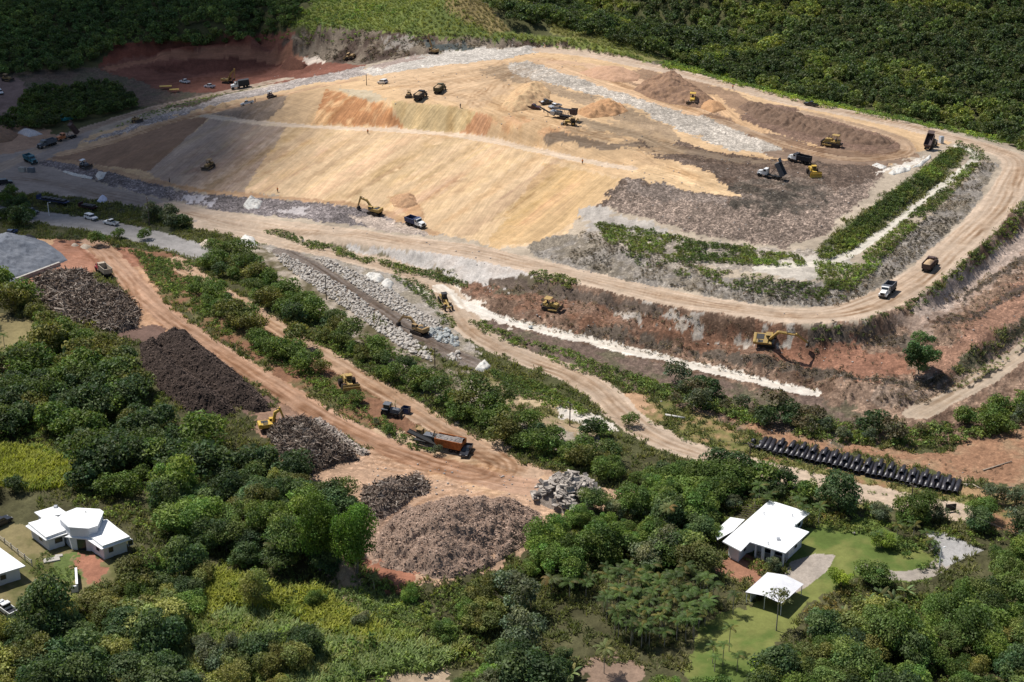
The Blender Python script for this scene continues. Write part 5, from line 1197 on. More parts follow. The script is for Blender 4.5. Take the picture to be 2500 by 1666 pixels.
def dump_truck(label, seg, cab, bed, tilt=0.0, load=None, stake=False, group=None, trim=None):
    r = vehicle('dump_truck', label, 'dump truck', seg)
    m = MB().box((-.3, 0, .85), (7.6, .9, .28)).box((3.55, 0, .62), (.25, 2.3, .35), bev=.05)
    for s in (-1, 1): m.box((.55, s * .95, .75), (1.1, .5, .5), bev=.08)
    m.box((-3.9, 0, .6), (.12, 2.2, .3)); m.part('chassis', DARKMETAL, r)
    MB().prism([(3.6, .85), (3.62, 1.75), (3.3, 1.92), (2.0, 2.08), (2.0, .9)], -.78, .78, .06).part('hood', cab, r)
    m = MB()
    for s in (-1, 1): m.prism([(3.62, .8), (3.5, 1.2), (3.1, 1.38), (2.6, 1.3), (2.3, .95), (2.35, .85), (2.7, 1.18), (3.1, 1.2), (3.4, .8)], s * .72, s * 1.16)
    m.part('fender', cab, r)
    MB().prism([(2.05, .9), (2.0, 2.0), (1.72, 2.75), (1.55, 2.86), (.55, 2.86), (.5, 2.75), (.5, .9)], -1.05, 1.05, .06).part('cab', cab, r)
    MB().box((1.9, 0, 2.36), (.06, 1.75, .6), ry=-.34).part('windshield', GLASS, r)
    for s in (-1, 1):
        MB().box((1.2, s * 1.065, 2.3), (.75, .03, .58)).part('side_window', GLASS, r)
        MB().box((3.6, s * .92, 1.15), (.08, .3, .22)).part('headlight', LENS, r)
        MB().box((2.05, s * 1.32, 2.2), (.08, .16, .5)).box((2.05, s * 1.18, 2.4), (.04, .25, .04)).part('mirror', DARKMETAL, r)
        wheel(r, 2.85, s * .98, .52, .34)
        for x in (-1.75, -3.05): wheel(r, x, s * .86, .52, .56)
    MB().box((3.63, 0, 1.35), (.06, 1.1, .75)).part('grille', DARKMETAL, r)
    MB().tube((.38, -.8, 1.0), (.38, -.8, 3.3), .08).part('exhaust_stack', STEEL, r)
    # tipping body, hinged at the rear
    m = MB(); L, Wd, H = 4.55, 1.2, 1.35
    m.box((L / 2, 0, .08), (L, Wd * 2, .16))
    for s in (-1, 1):
        m.box((L / 2, s * (Wd - .04), H / 2 + .08), (L, .08, H)); m.box((L / 2, s * Wd, H + .12), (L, .16, .12))
        for i in range(6): m.box((.25 + i * .8, s * (Wd + .045), H / 2 + .05), (.12, .1, H))
        if stake: m.box((L / 2, s * (Wd - .04), H + .55), (L, .06, .7))
    m.box((.04, 0, H / 2 + .08), (.08, 2 * Wd - .17, H - .1)).box((L - .04, 0, H / 2 + .2), (.08, 2 * Wd - .17, H + .3))
    m.box((L + .45, 0, H + .42), (1.25, 2 * Wd - .1, .08))
    if stake: m.box((L / 2, 0, H + .92), (L, 2 * Wd - .1, .06))
    bd = m.part('tipper_bed', bed, r); bd.location = (-4.15, 0, 1.1); bd.rotation_euler = (0, -tilt, 0)
    if tilt > .2: MB().tube((-.2, 0, 1.0), (-4.15 + 3.4 * math.cos(tilt), 0, 1.1 + 3.4 * math.sin(tilt)), .11, .07).part('hoist_ram', STEEL, r)
    if load is not None:
        bm = bmesh.new(); n = 9; rg = np.random.default_rng(len(label))
        g = [[bm.verts.new((.1 + (L - .2) * i / n, -Wd + .1 + (2 * Wd - .2) * j / n, 1.0 + .85 * math.sin(math.pi * i / n) ** .7 * math.sin(math.pi * j / n) ** .8 + .1 * rg.random())) for j in range(n + 1)] for i in range(n + 1)]
        for i in range(n):
            for j in range(n): bm.faces.new((g[i][j], g[i + 1][j], g[i + 1][j + 1], g[i][j + 1]))
        link('soil_load', bm_mesh('soil_load', bm, load, True), bd)
    for s in (-1, 1): MB().box((-3.95, s * .86, .5), (.04, .6, .6)).part('mud_flap', RUBBER, r)
    return r

# ------------------------------------------------------------------ earth-moving machines
def crawler(m, L, h, w, y):
    """one track: a rounded loop with grousers"""
    r = h / 2; prof = []
    for i in range(9): a = -math.pi / 2 + math.pi * i / 8; prof.append((L / 2 - r + r * math.cos(a), r + r * math.sin(a)))
    for i in range(9): a = math.pi / 2 + math.pi * i / 8; prof.append((-L / 2 + r + r * math.cos(a), r + r * math.sin(a)))
    m.prism(prof, y - w / 2, y + w / 2)
    n = int((L - h) / .28)
    for i in range(n):
        x = -L / 2 + r + (L - h) * (i + .5) / n
        m.box((x, y, h + .02), (.07, w, .07)); m.box((x, y, .0), (.07, w, .06))
    for i in range(5): m.tube((-L / 2 + r + (L - h) * i / 4, y - w * .52, r), (-L / 2 + r + (L - h) * i / 4, y + w * .52, r), r * .45, n=8)
    return m
def beam2(m, a, b, h0, h1, w):
    """a box arm in the machine's own x-z plane"""
    a, b = Vector((a[0], a[1])), Vector((b[0], b[1])); d = (b - a).normalized(); n = Vector((-d.y, d.x))
    m.prism([tuple(a + n * h0 / 2), tuple(a - n * h0 / 2), tuple(b - n * h1 / 2), tuple(b + n * h1 / 2)], -w / 2, w / 2)
def excavator(label, seg, paint, joints, s=1.0, swing=0.0, grapple=False, name='excavator'):
    """joints: knee, elbow and tip of the boom, metres ahead of and above the slew ring"""
    r = vehicle(name, label, 'excavator', seg); r.scale = (s, s, s)
    for sg in (-1, 1): crawler(MB(), 4.3, .95, .62, sg * 1.25).part('track', TRACKM, r).rotation_euler = (0, 0, swing)
    MB().box((0, 0, .75), (2.4, 1.9, .5)).tube((0, 0, .9), (0, 0, 1.2), .75, n=16).part('undercarriage', DARKMETAL, r)
    m = MB().box((-.9, 0, 1.72), (2.9, 2.6, 1.0), bev=.1).box((-2.55, 0, 1.75), (.75, 2.65, 1.2), bev=.2).box((.9, -.95, 1.55), (1.0, .65, .7), bev=.06); m.part('upper_body', paint, r)
    MB().box((-1.3, .35, 2.24), (1.7, 1.3, .06)).box((-1.2, -.85, 2.24), (1.2, .6, .06)).tube((-1.6, -.5, 2.2), (-1.6, -.5, 2.75), .07).part('engine_cover', DARKMETAL, r)
    cb = MB().box((.75, .88, 2.8), (1.6, .95, .1), bev=.03).box((.75, .88, 1.55), (1.6, .95, .5), bev=.04)
    for x in (0, 1.5):
        for y in (.44, 1.32): cb.box((x, y, 2.25), (.1, .1, 1.0))
    cb.part('cab_frame', paint, r)
    MB().box((.75, .88, 2.25), (1.44, .82, 1.0)).part('cab_glass', GLASS, r)
    b0 = (.7, 1.75); k1, k2, k3 = joints
    m = MB(); beam2(m, b0, k1, .55, .75, .45); beam2(m, k1, k2, .75, .42, .45); m.tube((k1[0], -.24, k1[1]), (k1[0], .24, k1[1]), .38, n=10); m.part('boom', paint, r)
    m = MB(); a, b_ = Vector(k2), Vector(k3); d = (b_ - a).normalized(); beam2(m, a - d * .7, k3, .6, .32, .36); m.tube((k2[0], -.26, k2[1]), (k2[0], .26, k2[1]), .26, n=10); m.part('stick', paint, r)
    m = MB()
    for y in (-.34, .34): m.tube((1.2, y, 1.4), (k1[0] * .8 + b0[0] * .2, y, k1[1] * .8 + b0[1] * .2), .09, .06)
    t0 = Vector(k1) * .6 + Vector(k2) * .4; up = Vector((-(k2[1] - k1[1]), k2[0] - k1[0])).normalized()
    q0 = t0 + up * .5; q1 = a - d * .75
    m.tube((q0.x, 0, q0.y), (q1.x, 0, q1.y), .1, .07); m.part('hydraulic_ram', STEEL, r)
    m = MB(); p = Vector(k3); n2 = Vector((d.y, -d.x))
    if n2.x > 0: n2 = -n2
    if grapple:
        for sg in (-1, 1):
            for y in (-.35, 0, .35):
                m.tube((p.x, y, p.y), (p.x + sg * .7, y, p.y - .5), .08, n=6); m.tube((p.x + sg * .7, y, p.y - .5), (p.x + sg * .25, y, p.y - 1.25), .08, .03, n=6)
        m.part('grapple', DARKMETAL, r)
    else:
        e = [p + d * .1, p + d * .75 + n2 * .05, p + d * 1.1 + n2 * .55, p + d * .95 + n2 * 1.15, p + d * .8 + n2 * 1.1, p + d * .8 + n2 * .65, p + d * .5 + n2 * .25, p + d * .05 + n2 * .3]
        m.prism([tuple(v) for v in e], -.62, .62)
        for sg in (-1, 1): m.prism([tuple(v) for v in (e[0], e[1], e[2], e[3], e[7])], sg * .6, sg * .66)
        m.part('bucket', STEEL, r)
    return r
def dozer(label, seg, paint, s=1.0, canopy=True, ripper=True, name='bulldozer', blade_up=0.0, cab=False):
    r = vehicle(name, label, 'bulldozer', seg); r.scale = (s, s, s)
    for sg in (-1, 1): crawler(MB(), 3.6, 1.05, .58, sg * 1.0).part('track', TRACKM, r)
    MB().prism([(2.05, .6), (2.1, 1.75), (1.9, 1.9), (.35, 2.0), (.2, 1.5), (-1.6, 1.45), (-1.75, .6)], -.62, .62, .06).part('engine_hood', paint, r)
    MB().box((-1.35, 0, 1.55), (.7, 1.7, .55), bev=.06).box((-.3, -.85, 1.3), (1.5, .35, .35), bev=.04).box((-.3, .85, 1.3), (1.5, .35, .35), bev=.04).part('fuel_tank', paint, r)
    m = MB()
    for x in (.15, -1.1):
        for y in (-.68, .68): m.box((x, y, 2.2), (.1, .1, 1.5))
    m.box((-.5, 0, 2.98), (1.75, 1.75, .12), bev=.04); m.part('canopy', paint if canopy else WHITEP, r)
    if cab: MB().box((-.48, 0, 2.3), (1.2, 1.3, 1.2)).part('cab_glass', GLASS, r)
    else: MB().box((-.55, 0, 1.75), (.55, .6, .25), bev=.06).box((-.8, 0, 2.1), (.15, .6, .6), bev=.05).part('seat', DARKP, r)
    bz = blade_up
    MB().prism([(2.75, .1 + bz), (2.62, .5 + bz), (2.66, .9 + bz), (2.85, 1.3 + bz), (2.78, 1.34 + bz), (2.52, .9 + bz), (2.48, .45 + bz), (2.65, .05 + bz)], -1.75, 1.75).part('blade', STEEL, r)
    m = MB()
    for sg in (-1, 1): m.box((1.35, sg * 1.42, .55 + bz * .5), (2.6, .18, .28), ry=-bz * .4); m.tube((1.7, sg * .5, 1.6), (2.5, sg * .5, .8 + bz), .08)
    m.part('push_arm', paint, r)
    if ripper: MB().box((-2.2, 0, .95), (.3, 1.5, .3)).prism([(-2.1, 1.1), (-2.3, 1.1), (-2.45, .25), (-2.3, .2)], -.1, .1).box((-1.95, .5, .9), (.6, .15, .15)).box((-1.95, -.5, .9), (.6, .15, .15)).part('ripper', STEEL, r)
    MB().tube((1.2, .25, 1.9), (1.2, .25, 2.7), .08).tube((.75, -.25, 1.9), (.75, -.25, 2.35), .12).part('exhaust', DARKMETAL, r)
    return r
def compactor(label, seg, paint, s=1.0, name='landfill_compactor'):
    r = vehicle(name, label, 'compactor', seg); r.scale = (s, s, s)
    m = MB().box((-1.3, 0, 1.7), (2.6, 1.7, 1.2), bev=.1).box((1.2, 0, 1.4), (2.0, 1.1, .7), bev=.08).box((-2.5, 0, 1.6), (.5, 2.3, 1.0), bev=.1); m.part('body', paint, r)
    for x in (-1.6, 1.5):
        for sg in (-1, 1):
            w = MB().tube((x, sg * 1.05, .85), (x, sg * 1.95, .85), .72, n=20)
            for i in range(14):
                a = 6.2832 * i / 14
                for yy in (1.2, 1.5, 1.8): w.box((x + .79 * math.cos(a), sg * yy, .85 + .79 * math.sin(a)), (.18, .14, .18), ry=-a)
            w.part('steel_wheel', TRACKM, r)
    m = MB()
    for x in (-.35, .75):
        for y in (-.6, .6): m.box((x, y, 2.6), (.1, .1, 1.2))
    m.box((.2, 0, 3.25), (1.5, 1.6, .12), bev=.04); m.part('cab_frame', paint, r)
    MB().box((.2, 0, 2.55), (1.05, 1.15, 1.1)).part('cab_glass', GLASS, r)
    MB().prism([(3.2, .15), (3.05, .6), (3.1, 1.1), (3.3, 1.5), (3.22, 1.52), (2.95, 1.1), (2.92, .6), (3.1, .1)], -2.0, 2.0).box((2.97, 0, 1.75), (.06, 3.9, .5)).part('blade', paint, r)
    m = MB()
    for sg in (-1, 1): m.box((2.2, sg * .5, .9), (1.6, .16, .25)); m.tube((1.9, sg * .4, 1.6), (2.95, sg * .4, 1.1), .08)
    m.part('push_arm', STEEL, r)
    MB().tube((-1.5, .3, 2.2), (-1.5, .3, 3.0), .09).part('exhaust', DARKMETAL, r)
    return r
def wheel_loader(label, seg, paint, s=1.0, name='wheel_loader', dark=False):
    r = vehicle(name, label, 'loader', seg); r.scale = (s, s, s)
    MB().prism([(-.3, .9), (-.3, 2.0), (-2.6, 1.9), (-2.9, 1.5), (-2.9, .8)], -.75, .75, .06).box((1.2, 0, 1.0), (2.2, .9, .7), bev=.06).part('body', paint, r)
    for x in (-1.6, 1.5):
        for sg in (-1, 1): wheel(r, x, sg * 1.0, .78, .55)
    m = MB()
    for x in (-.25, .85):
        for y in (-.6, .6): m.box((x, y, 2.3), (.09, .09, 1.3))
    m.box((.3, 0, 3.0), (1.4, 1.45, .12), bev=.04); m.part('cab_frame', paint, r)
    MB().box((.3, 0, 2.3), (1.05, 1.2, 1.2)).part('cab_glass', GLASS, r)
    m = MB()
    for sg in (-1, 1): m.prism([(1.0, 1.9), (1.0, 1.6), (2.9, .6), (3.1, .8)], sg * .5 - .08, sg * .5 + .08)
    m.part('lift_arm', paint, r)
    MB().prism([(3.0, 1.35), (2.95, .7), (3.15, .2), (4.1, .1), (4.1, .18), (3.3, .3), (3.1, .75), (3.12, 1.35)], -1.35, 1.35).box((3.5, 1.33, .55), (1.0, .06, .8)).box((3.5, -1.33, .55), (1.0, .06, .8)).part('bucket', STEEL, r)
    MB().tube((-1.8, 0, 1.9), (-1.8, 0, 2.7), .08).part('exhaust', DARKMETAL, r)
    return r

# ------------------------------------------------------------------ special machines
def motor_grader(label, seg, paint):
    r = vehicle('motor_grader', label, 'grader', seg)
    MB().prism([(-1.3, .9), (-1.3, 2.0), (-3.7, 1.85), (-4.0, 1.4), (-4.0, .9)], -.6, .6, .06).part('engine_hood', paint, r)
    m = MB(); beam2(m, (-.8, 1.55), (1.2, 1.75), .4, .35, .36); beam2(m, (1.1, 1.75), (4.2, 1.2), .35, .32, .36); m.box((4.3, 0, 1.1), (.5, .9, .5), bev=.06).box((3.9, 0, .75), (.25, 1.9, .25)); m.part('main_frame', paint, r)
    for sg in (-1, 1):
        wheel(r, 3.9, sg * 1.05, .68, .4)
        for x in (-1.7, -3.2): wheel(r, x, sg * 1.0, .68, .42)
    m = MB()
    for x in (-1.2, 0):
        for y in (-.6, .6): m.box((x, y, 2.4), (.1, .1, 1.7))
    m.box((-.6, 0, 3.25), (1.6, 1.6, .12), bev=.04); m.part('cab_frame', YELLOW if paint is not YELLOW else DARKMETAL, r)
    MB().box((-.6, 0, 2.35), (1.12, 1.15, 1.5)).part('cab_glass', GLASS, r)
    bl = MB().prism([(.1, .1), (-.02, .4), (.08, .75), (.14, .74), (.06, .4), (.16, .12)], -1.85, 1.85).part('blade', STEEL, r); bl.location = (1.4, 0, .05); bl.rotation_euler = (0, 0, .45)
    MB().tube((1.3, 0, .95), (1.3, 0, 1.1), .75, n=18).tube((1.0, .5, 1.05), (.6, .4, 1.9), .07).tube((1.0, -.5, 1.05), (.6, -.4, 1.9), .07).box((2.6, 0, 1.05), (2.4, .2, .2), ry=.08).part('turntable', paint, r)
    MB().tube((-2.4, .2, 1.9), (-2.4, .2, 2.6), .08).part('exhaust', DARKMETAL, r)
    for sg in (-1, 1): MB().box((4.5, sg * .5, 1.5), (.12, .2, .2)).part('headlight', LENS, r)
    return r
def backhoe(label, seg):
    r = vehicle('backhoe_loader', label, 'backhoe loader', seg)
    MB().prism([(2.0, .8), (2.0, 1.5), (.4, 1.65), (.2, .8)], -.5, .5, .05).box((-.6, 0, 1.0), (1.8, 1.1, .5)).part('engine_hood', YELLOW, r)
    m = MB()
    for x in (.1, -1.4):
        for y in (-.65, .65): m.box((x, y, 1.9), (.09, .09, 1.5))
    m.part('cab_frame', DARKMETAL, r)
    MB().box((-.65, 0, 2.7), (1.75, 1.6, .12), bev=.04).part('cab_roof', OCHRE, r)
    MB().box((-.65, 0, 1.95), (1.35, 1.22, 1.35)).part('cab_glass', GLASS, r)
    for sg in (-1, 1): wheel(r, 1.5, sg * .85, .48, .34, rimcol=YELLOW); wheel(r, -.9, sg * .95, .78, .46, rimcol=YELLOW)
    m = MB()
    for sg in (-1, 1): m.prism([(.3, 1.4), (.3, 1.15), (2.3, .5), (2.6, .7)], sg * .6 - .06, sg * .6 + .06)
    m.part('loader_arm', YELLOW, r)
    MB().prism([(2.55, .95), (2.5, .5), (2.7, .15), (3.4, .1), (3.4, .18), (2.8, .28), (2.65, .55), (2.67, .95)], -1.1, 1.1).part('front_bucket', STEEL, r)
    m = MB(); beam2(m, (-1.7, 1.0), (-2.3, 2.6), .35, .3, .25); beam2(m, (-2.3, 2.6), (-3.0, 1.3), .3, .2, .2); m.part('digger_arm', YELLOW, r)
    MB().prism([(-3.0, 1.3), (-3.3, .9), (-3.0, .55), (-2.6, .7), (-2.8, .9)], -.3, .3).part('digger_bucket', STEEL, r)
    return r
def dark_tractor(label, seg):
    r = vehicle('tractor', label, 'tractor', seg)
    MB().prism([(2.5, .8), (2.5, 1.6), (2.2, 1.85), (.3, 1.95), (.2, .9)], -.65, .65, .06).part('hood', GREYM, r)
    m = MB()
    for x in (.1, -1.3):
        for y in (-.75, .75): m.box((x, y, 2.0), (.1, .1, 1.7))
    m.box((-.6, 0, 1.1), (1.6, 1.3, .5)); m.part('cab_frame', DARKMETAL, r)
    MB().box((-.6, 0, 2.9), (1.7, 1.8, .14), bev=.05).part('cab_roof', GREYM, r); MB().box((-.6, 0, 2.1), (1.25, 1.4, 1.45)).part('cab_glass', GLASS, r)
    for sg in (-1, 1):
        wheel(r, 1.8, sg * .95, .6, .42); wheel(r, -.9, sg * 1.1, .9, .55)
        MB().prism([(0, 1.7), (-.1, 1.95), (-1.6, 1.95), (-1.75, 1.6), (-1.6, 1.75), (-.2, 1.78)], sg * 1.1 - .3, sg * 1.1 + .3).part('mudguard', GREYM, r)
    MB().prism([(3.0, .3), (2.7, .5), (2.6, 1.4), (2.7, 1.4), (2.85, .6), (3.05, .35)], -1.3, 1.3).box((2.2, .7, .8), (1.2, .12, .2)).box((2.2, -.7, .8), (1.2, .12, .2)).part('front_bucket', STEEL, r)
    MB().tube((1.4, 0, 1.9), (1.4, 0, 2.7), .07).part('exhaust', DARKMETAL, r)
    return r
def screening_plant(label, seg):
    r = vehicle('screening_plant', label, 'screening plant', seg)     # +x runs to the screen box end
    for sg in (-1, 1): crawler(MB(), 3.6, .8, .5, sg * 1.2).part('track', TRACKM, r)
    m = MB().box((-.2, 0, 1.2), (7.4, 1.3, .35))
    for x in (-2.8, 2.6):
        for y in (-1.1, 1.1): m.box((x, y, 1.9), (.14, .14, 2.2))
    for x in (-1.6, 0, 1.4):
        for y in (-1.1, 1.1): m.box((x, y, 2.2), (.1, .1, 1.8), ry=.3)
    m.part('frame', GREYM, r)
    MB().box((-1.6, 0, 1.9), (2.2, 1.9, 1.1), bev=.05).part('engine_box', GREYM, r)
    m = MB()
    for sg in (-1, 1): m.box((.1, sg * .62, 3.42), (9.2, .1, .35), ry=-.04)
    m.box((.1, 0, 3.36), (9.2, 1.15, .1), ry=-.04)
    for i in range(10): m.tube((-4.2 + i * .95, -.65, 3.3), (-4.2 + i * .95, .65, 3.3), .08, n=8)
    m.part('main_conveyor', GREYM, r)
    m = MB().prism([(3.1, 2.2), (2.6, 3.9), (5.2, 4.2), (4.9, 2.0)], -1.15, -1.05).prism([(3.1, 2.2), (2.6, 3.9), (5.2, 4.2), (4.9, 2.0)], 1.05, 1.15).box((4.95, 0, 3.0), (.1, 2.1, 2.1), ry=-.1).box((3.9, 0, 2.9), (2.1, 2.1, .1), ry=.1); m.part('screen_box', BROWNB, r)
    m = MB().prism([(-4.6, 2.3), (-4.2, 1.0), (-2.9, 1.0), (-2.6, 2.3)], -1.2, 1.2); m.part('feed_hopper', SILVER, r)
    m = MB(); beam2(m, (-3.2, .6), (-8.6, 2.7), .3, .2, .8); m.tube((-5.6, .3, .0), (-6.0, .3, 1.6), .06).tube((-5.6, -.3, 0), (-6.0, -.3, 1.6), .06); m.part('discharge_conveyor', DARKMETAL, r)
    m = MB()
    for i in range(8): m.box((-1.8 + i * .55, -1.2, 1.9 + .02 * i), (.05, .05, 1.0))
    m.box((0, -1.2, 2.4), (4.4, .05, .06)); m.part('walkway_rail', SILVER, r)
    return r
def grinder(label, seg):
    """long rust-orange hopper on a trailer with an infeed conveyor, engine and cab"""
    r = vehicle('waste_grinder', label, 'grinder', seg)
    m = MB().prism([(5.9, 1.1), (6.4, 2.0), (6.4, 3.0), (-.2, 3.0), (-.2, 2.0), (.3, 1.1)], -1.35, -1.25).prism([(5.9, 1.1), (6.4, 2.0), (6.4, 3.0), (-.2, 3.0), (-.2, 2.0), (.3, 1.1)], 1.25, 1.35)
    m.box((6.37, 0, 2.5), (.1, 2.5, 1.0)).box((-.17, 0, 2.5), (.1, 2.5, 1.0)).box((3.1, 0, 1.12), (5.6, 2.5, .1))
    for i in range(7): m.box((.4 + i * .95, -1.38, 2.0), (.12, .08, 1.6)); m.box((.4 + i * .95, 1.38, 2.0), (.12, .08, 1.6))
    for sg in (-1, 1): m.box((3.1, sg * 1.34, 2.95), (6.6, .16, .18))
    m.part('hopper', RUSTO, r)
    bm = bmesh.new(); rg = np.random.default_rng(9); nx, ny = 22, 9
    g = [[bm.verts.new((-.1 + 6.4 * i / nx, -1.24 + 2.48 * j / ny, 2.7 + .5 * math.sin(math.pi * j / ny) * (.6 + .6 * rg.random()) + (.35 if i > 14 else 0) * math.sin(math.pi * j / ny))) for j in range(ny + 1)] for i in range(nx + 1)]
    for i in range(nx):
        for j in range(ny): bm.faces.new((g[i][j], g[i + 1][j], g[i + 1][j + 1], g[i][j + 1]))
    link('debris_load', bm_mesh('debris_load', bm, mat('grey_debris', (.28, .25, .23), .9, .1, var=.5, scale=4)), r)
    MB().box((.5, 0, .85), (12.5, 1.0, .3)).part('trailer_frame', DARKMETAL, r)
    for x in (3.6, 4.9):
        for sg in (-1, 1): wheel(r, x, sg * .95, .5, .5)
    m = MB(); beam2(m, (.2, 1.2), (-6.8, 3.2), .35, .3, 1.1)
    for sg in (-1, 1): m.prism([(.2, 1.45), (.2, 1.2), (-6.8, 3.2), (-6.8, 3.5)], sg * .62 - .06, sg * .62 + .06)
    mm = m.part('outfeed_conveyor', DARKMETAL, r); mm.location = (0, -.95, 0)
    MB().box((-2.3, .75, 1.75), (2.6, 1.6, 1.4), bev=.08).tube((-2.0, .7, 2.4), (-2.0, .7, 3.1), .1).part('engine_box', GREYM, r)
    MB().box((-.75, .2, 1.9), (.9, 1.8, 1.7), bev=.05).part('rotor_housing', DARKMETAL, r)
    cb = MB()
    for x in (-5.4, -4.2):
        for y in (.4, 1.6): cb.box((x, y, 2.2), (.1, .1, 1.9))
    cb.box((-4.8, 1, 3.2), (1.5, 1.5, .12), bev=.04).box((-4.8, 1, 1.2), (1.5, 1.5, .2)); cb.part('cab_frame', OCHRE, r)
    MB().box((-4.8, 1, 2.2), (1.1, 1.1, 1.75)).part('cab_glass', GLASS, r)
    m = MB(); beam2(m, (-1.2, 2.4), (-.6, 4.1), .25, .2, .2); m.part('loading_arm', OCHRE, r)
    return r

# ------------------------------------------------------------------ the fleet
dump_truck('white cab dump truck with navy blue tipper at the foot of the tan slope', (992,544,1042,561), WHITEP, NAVY)
dump_truck('black dump truck with soil load beside the small bulldozer on the mound top', (1017,249,1038,234), DARKP, BLACKB, load=SOILM)
dump_truck('olive dump truck with soil load, farther back of the two on the mound top', (1066,231,1084,217), OLIVEB, OLIVEB, load=SOILM)
dump_truck('white cab truck with dark high sided bed on the road above the red pit', (602,213,570,218), WHITEP, BLACKB, stake=True)
dump_truck('grey dump truck on the shaded haul road in front of the orange one', (130,354,98,364), GREYT, GREYT)
dump_truck('orange cab dump truck with raised bed on the shaded haul road', (178,337,146,345), ORANGEP, BROWNB, tilt=1.05)
dump_truck('teal blue dump truck on the shaded road beside concrete blocks', (62,391,91,405), TEAL, TEAL)
dump_truck('white cab dump truck with dark bed raised, tipping on the dark refuse', (1908,440,1846,428), WHITEP, GREYM, tilt=1.0)
dump_truck('white cab dump truck with low dark bed on the track above the tipping truck', (1974,402,1926,391), WHITEP, BLACKB)
dump_truck('dump truck with raised brown bed at the end of the upper plateau', (2258,372,2286,350), DARKP, BROWNB, tilt=.75)
dump_truck('white dump truck with empty grey bed coming down the haul road bend', (2182,704,2149,736), WHITEP, GREYM)
dump_truck('dark brown dump truck loaded with tan soil going up the haul road', (2258,668,2284,640), BROWNB, BROWNB, load=SOILM)
dump_truck('red cab dump truck with beige bed on the red yard by the brush heap', (268,681,236,655), REDP, BEIGEB)

pickup('white pickup on the red pit floor, the one farther from the excavator', (467,206,437,201), WHITEP)
pickup('white pickup parked beside the excavator in the red pit', (528,216,497,214), WHITEP)
pickup('white pickup with tools in its bed on the tan track at the slope crest', (621,252,588,260), WHITEP, load=BROWNB)
pickup('white wagon parked near the pole on the mound top', (954,206,917,204.6), WHITEP, 'wagon', 'parked_car', cat='car')
pickup('maroon pickup nearest the slope edge by the screening plant', (1284,264,1320,268), MAROON)
pickup('dark grey pickup with white cargo behind the maroon one', (1317,257,1347,252), DARKP, load=WHITEP)
pickup('silver pickup with dark cargo tight behind the screening plant', (1372,260,1338,268), SILVER, load=DARKP)
pickup('dark pickup driving on the back haul road below the forest', (1994,262,1966,257), DARKP)
pickup('dark pickup with pale roof parked beside the orange grinder', (1146,1092,1131,1122), DARKP)
pickup('blue pickup beside the grey gravel heap', (40,568,14,582), BLUEP)
pickup('dark car on the shaded road at the left edge', (-8,452,32,448), DARKP, 'wagon', 'parked_car', cat='car')
pickup('white van on the paved road below the mound', (207,532,238,541), WHITEP, 'wagon', 'parked_van', cat='van')
pickup('white pickup on the paved road facing the van', (286,552,257,546), WHITEP)
pickup('white vehicle half hidden by the bushes between the two red roads', (572,748,588,775), WHITEP, 'wagon', 'parked_car', cat='car')
pickup('white pickup on the grass at the left edge below the houses', (30,1503,0,1482), WHITEP)
pickup('dark car half cut off at the left edge above the white house', (-14,1290,14,1276), DARKP, 'wagon', 'parked_car', cat='car')
pickup('white vehicle cut off by the left edge beside the dark clump of trees', (-10,222,8,236), WHITEP, 'wagon', 'parked_car', cat='car')
pickup('dark car in the shade above the paved road behind the trees', (62,520,92,524), DARKP, 'wagon', 'parked_car', cat='car')

excavator('yellow excavator with arched boom digging at the litter bank under the tan slope', (935,527,895,518), YELLOW, ((3.0, 4.3), (5.6, 4.6), (7.0, 1.6)), .95)
excavator('dull yellow excavator between the two boulder rows with its arm stretched out', (1042,822,1005,808), OCHRE, ((3.4, 3.6), (6.4, 3.2), (8.2, 1.2)), .95)
excavator('large yellow excavator on the red terrace reaching to the right', (1845,838,1900,840), YELLOW, ((3.4, 6.0), (7.6, 5.2), (9.6, 1.6)), 1.08)
excavator('bright yellow excavator with raised folded arm at the end of the black mulch', (645,1052,675,1048), BRIGHTY, ((1.4, 4.6), (2.6, 5.2), (3.8, 1.6)), .92, grapple=True)
excavator('yellow excavator with raised arm in the red pit', (537,203,575,205), YELLOW, ((2.6, 4.6), (5.2, 6.4), (4.6, 2.4)), .95)
excavator('excavator with boom standing upright in front of the dark embankment', (1070,133,1048,130), OCHRE, ((1.6, 5.4), (2.2, 8.6), (3.2, 6.6)), .9)

dozer('yellow bulldozer with blade raised on the brown terrace', (1325,752,1362,760), YELLOW, 1.12, blade_up=.25)
dozer('yellow bulldozer ploughing on the far end of the plateau', (2056,362,2010,354), YELLOW, 1.35)
dozer('small yellow bulldozer with wide blade beside the black truck', (1000,229,997,246), OCHRE, .8)
dozer('bulldozer on the track between pickup and gravel strip', (648,235,676,239), BROWNB, .95, canopy=False)
dozer('dusty bulldozer at the left end of the gravel strip', (318,297,350,302), OCHRE, 1.0, canopy=True)
dozer('dark bulldozer working half way down the shaded brown slope', (526,402,498,420), OCHRE, 1.0)
dozer('dark bulldozer in the litter strip by the shaded road', (190,405,226,414), GREYM, .95, canopy=False)
dozer('large yellow bulldozer facing out beside the brown soil heaps', (1692,240,1688,266), BRIGHTY, 1.25)
dozer('yellow bulldozer at the left edge beside the dark forest', (2,196,32,200), OCHRE, 1.0)
compactor('yellow compactor with wide blade below the tipping trucks', (1975,415,1996,440), BRIGHTY, .95)
compactor('yellow compactor parked in the scrub beside the middle red road', (838,925,864,968), YELLOW, 1.05)
compactor('yellow compactor on the dark ground in front of the embankment', (872,141,842,146), OCHRE, .85)
motor_grader('yellow motor grader driving down the lower haul road', (1072,722,1102,768), YELLOW)
backhoe('yellow backhoe loader in front of the grey screening plant', (1410,307,1376,304), )
screening_plant('long grey screening plant with conveyors on the mound top', (1340,285,1408,296))
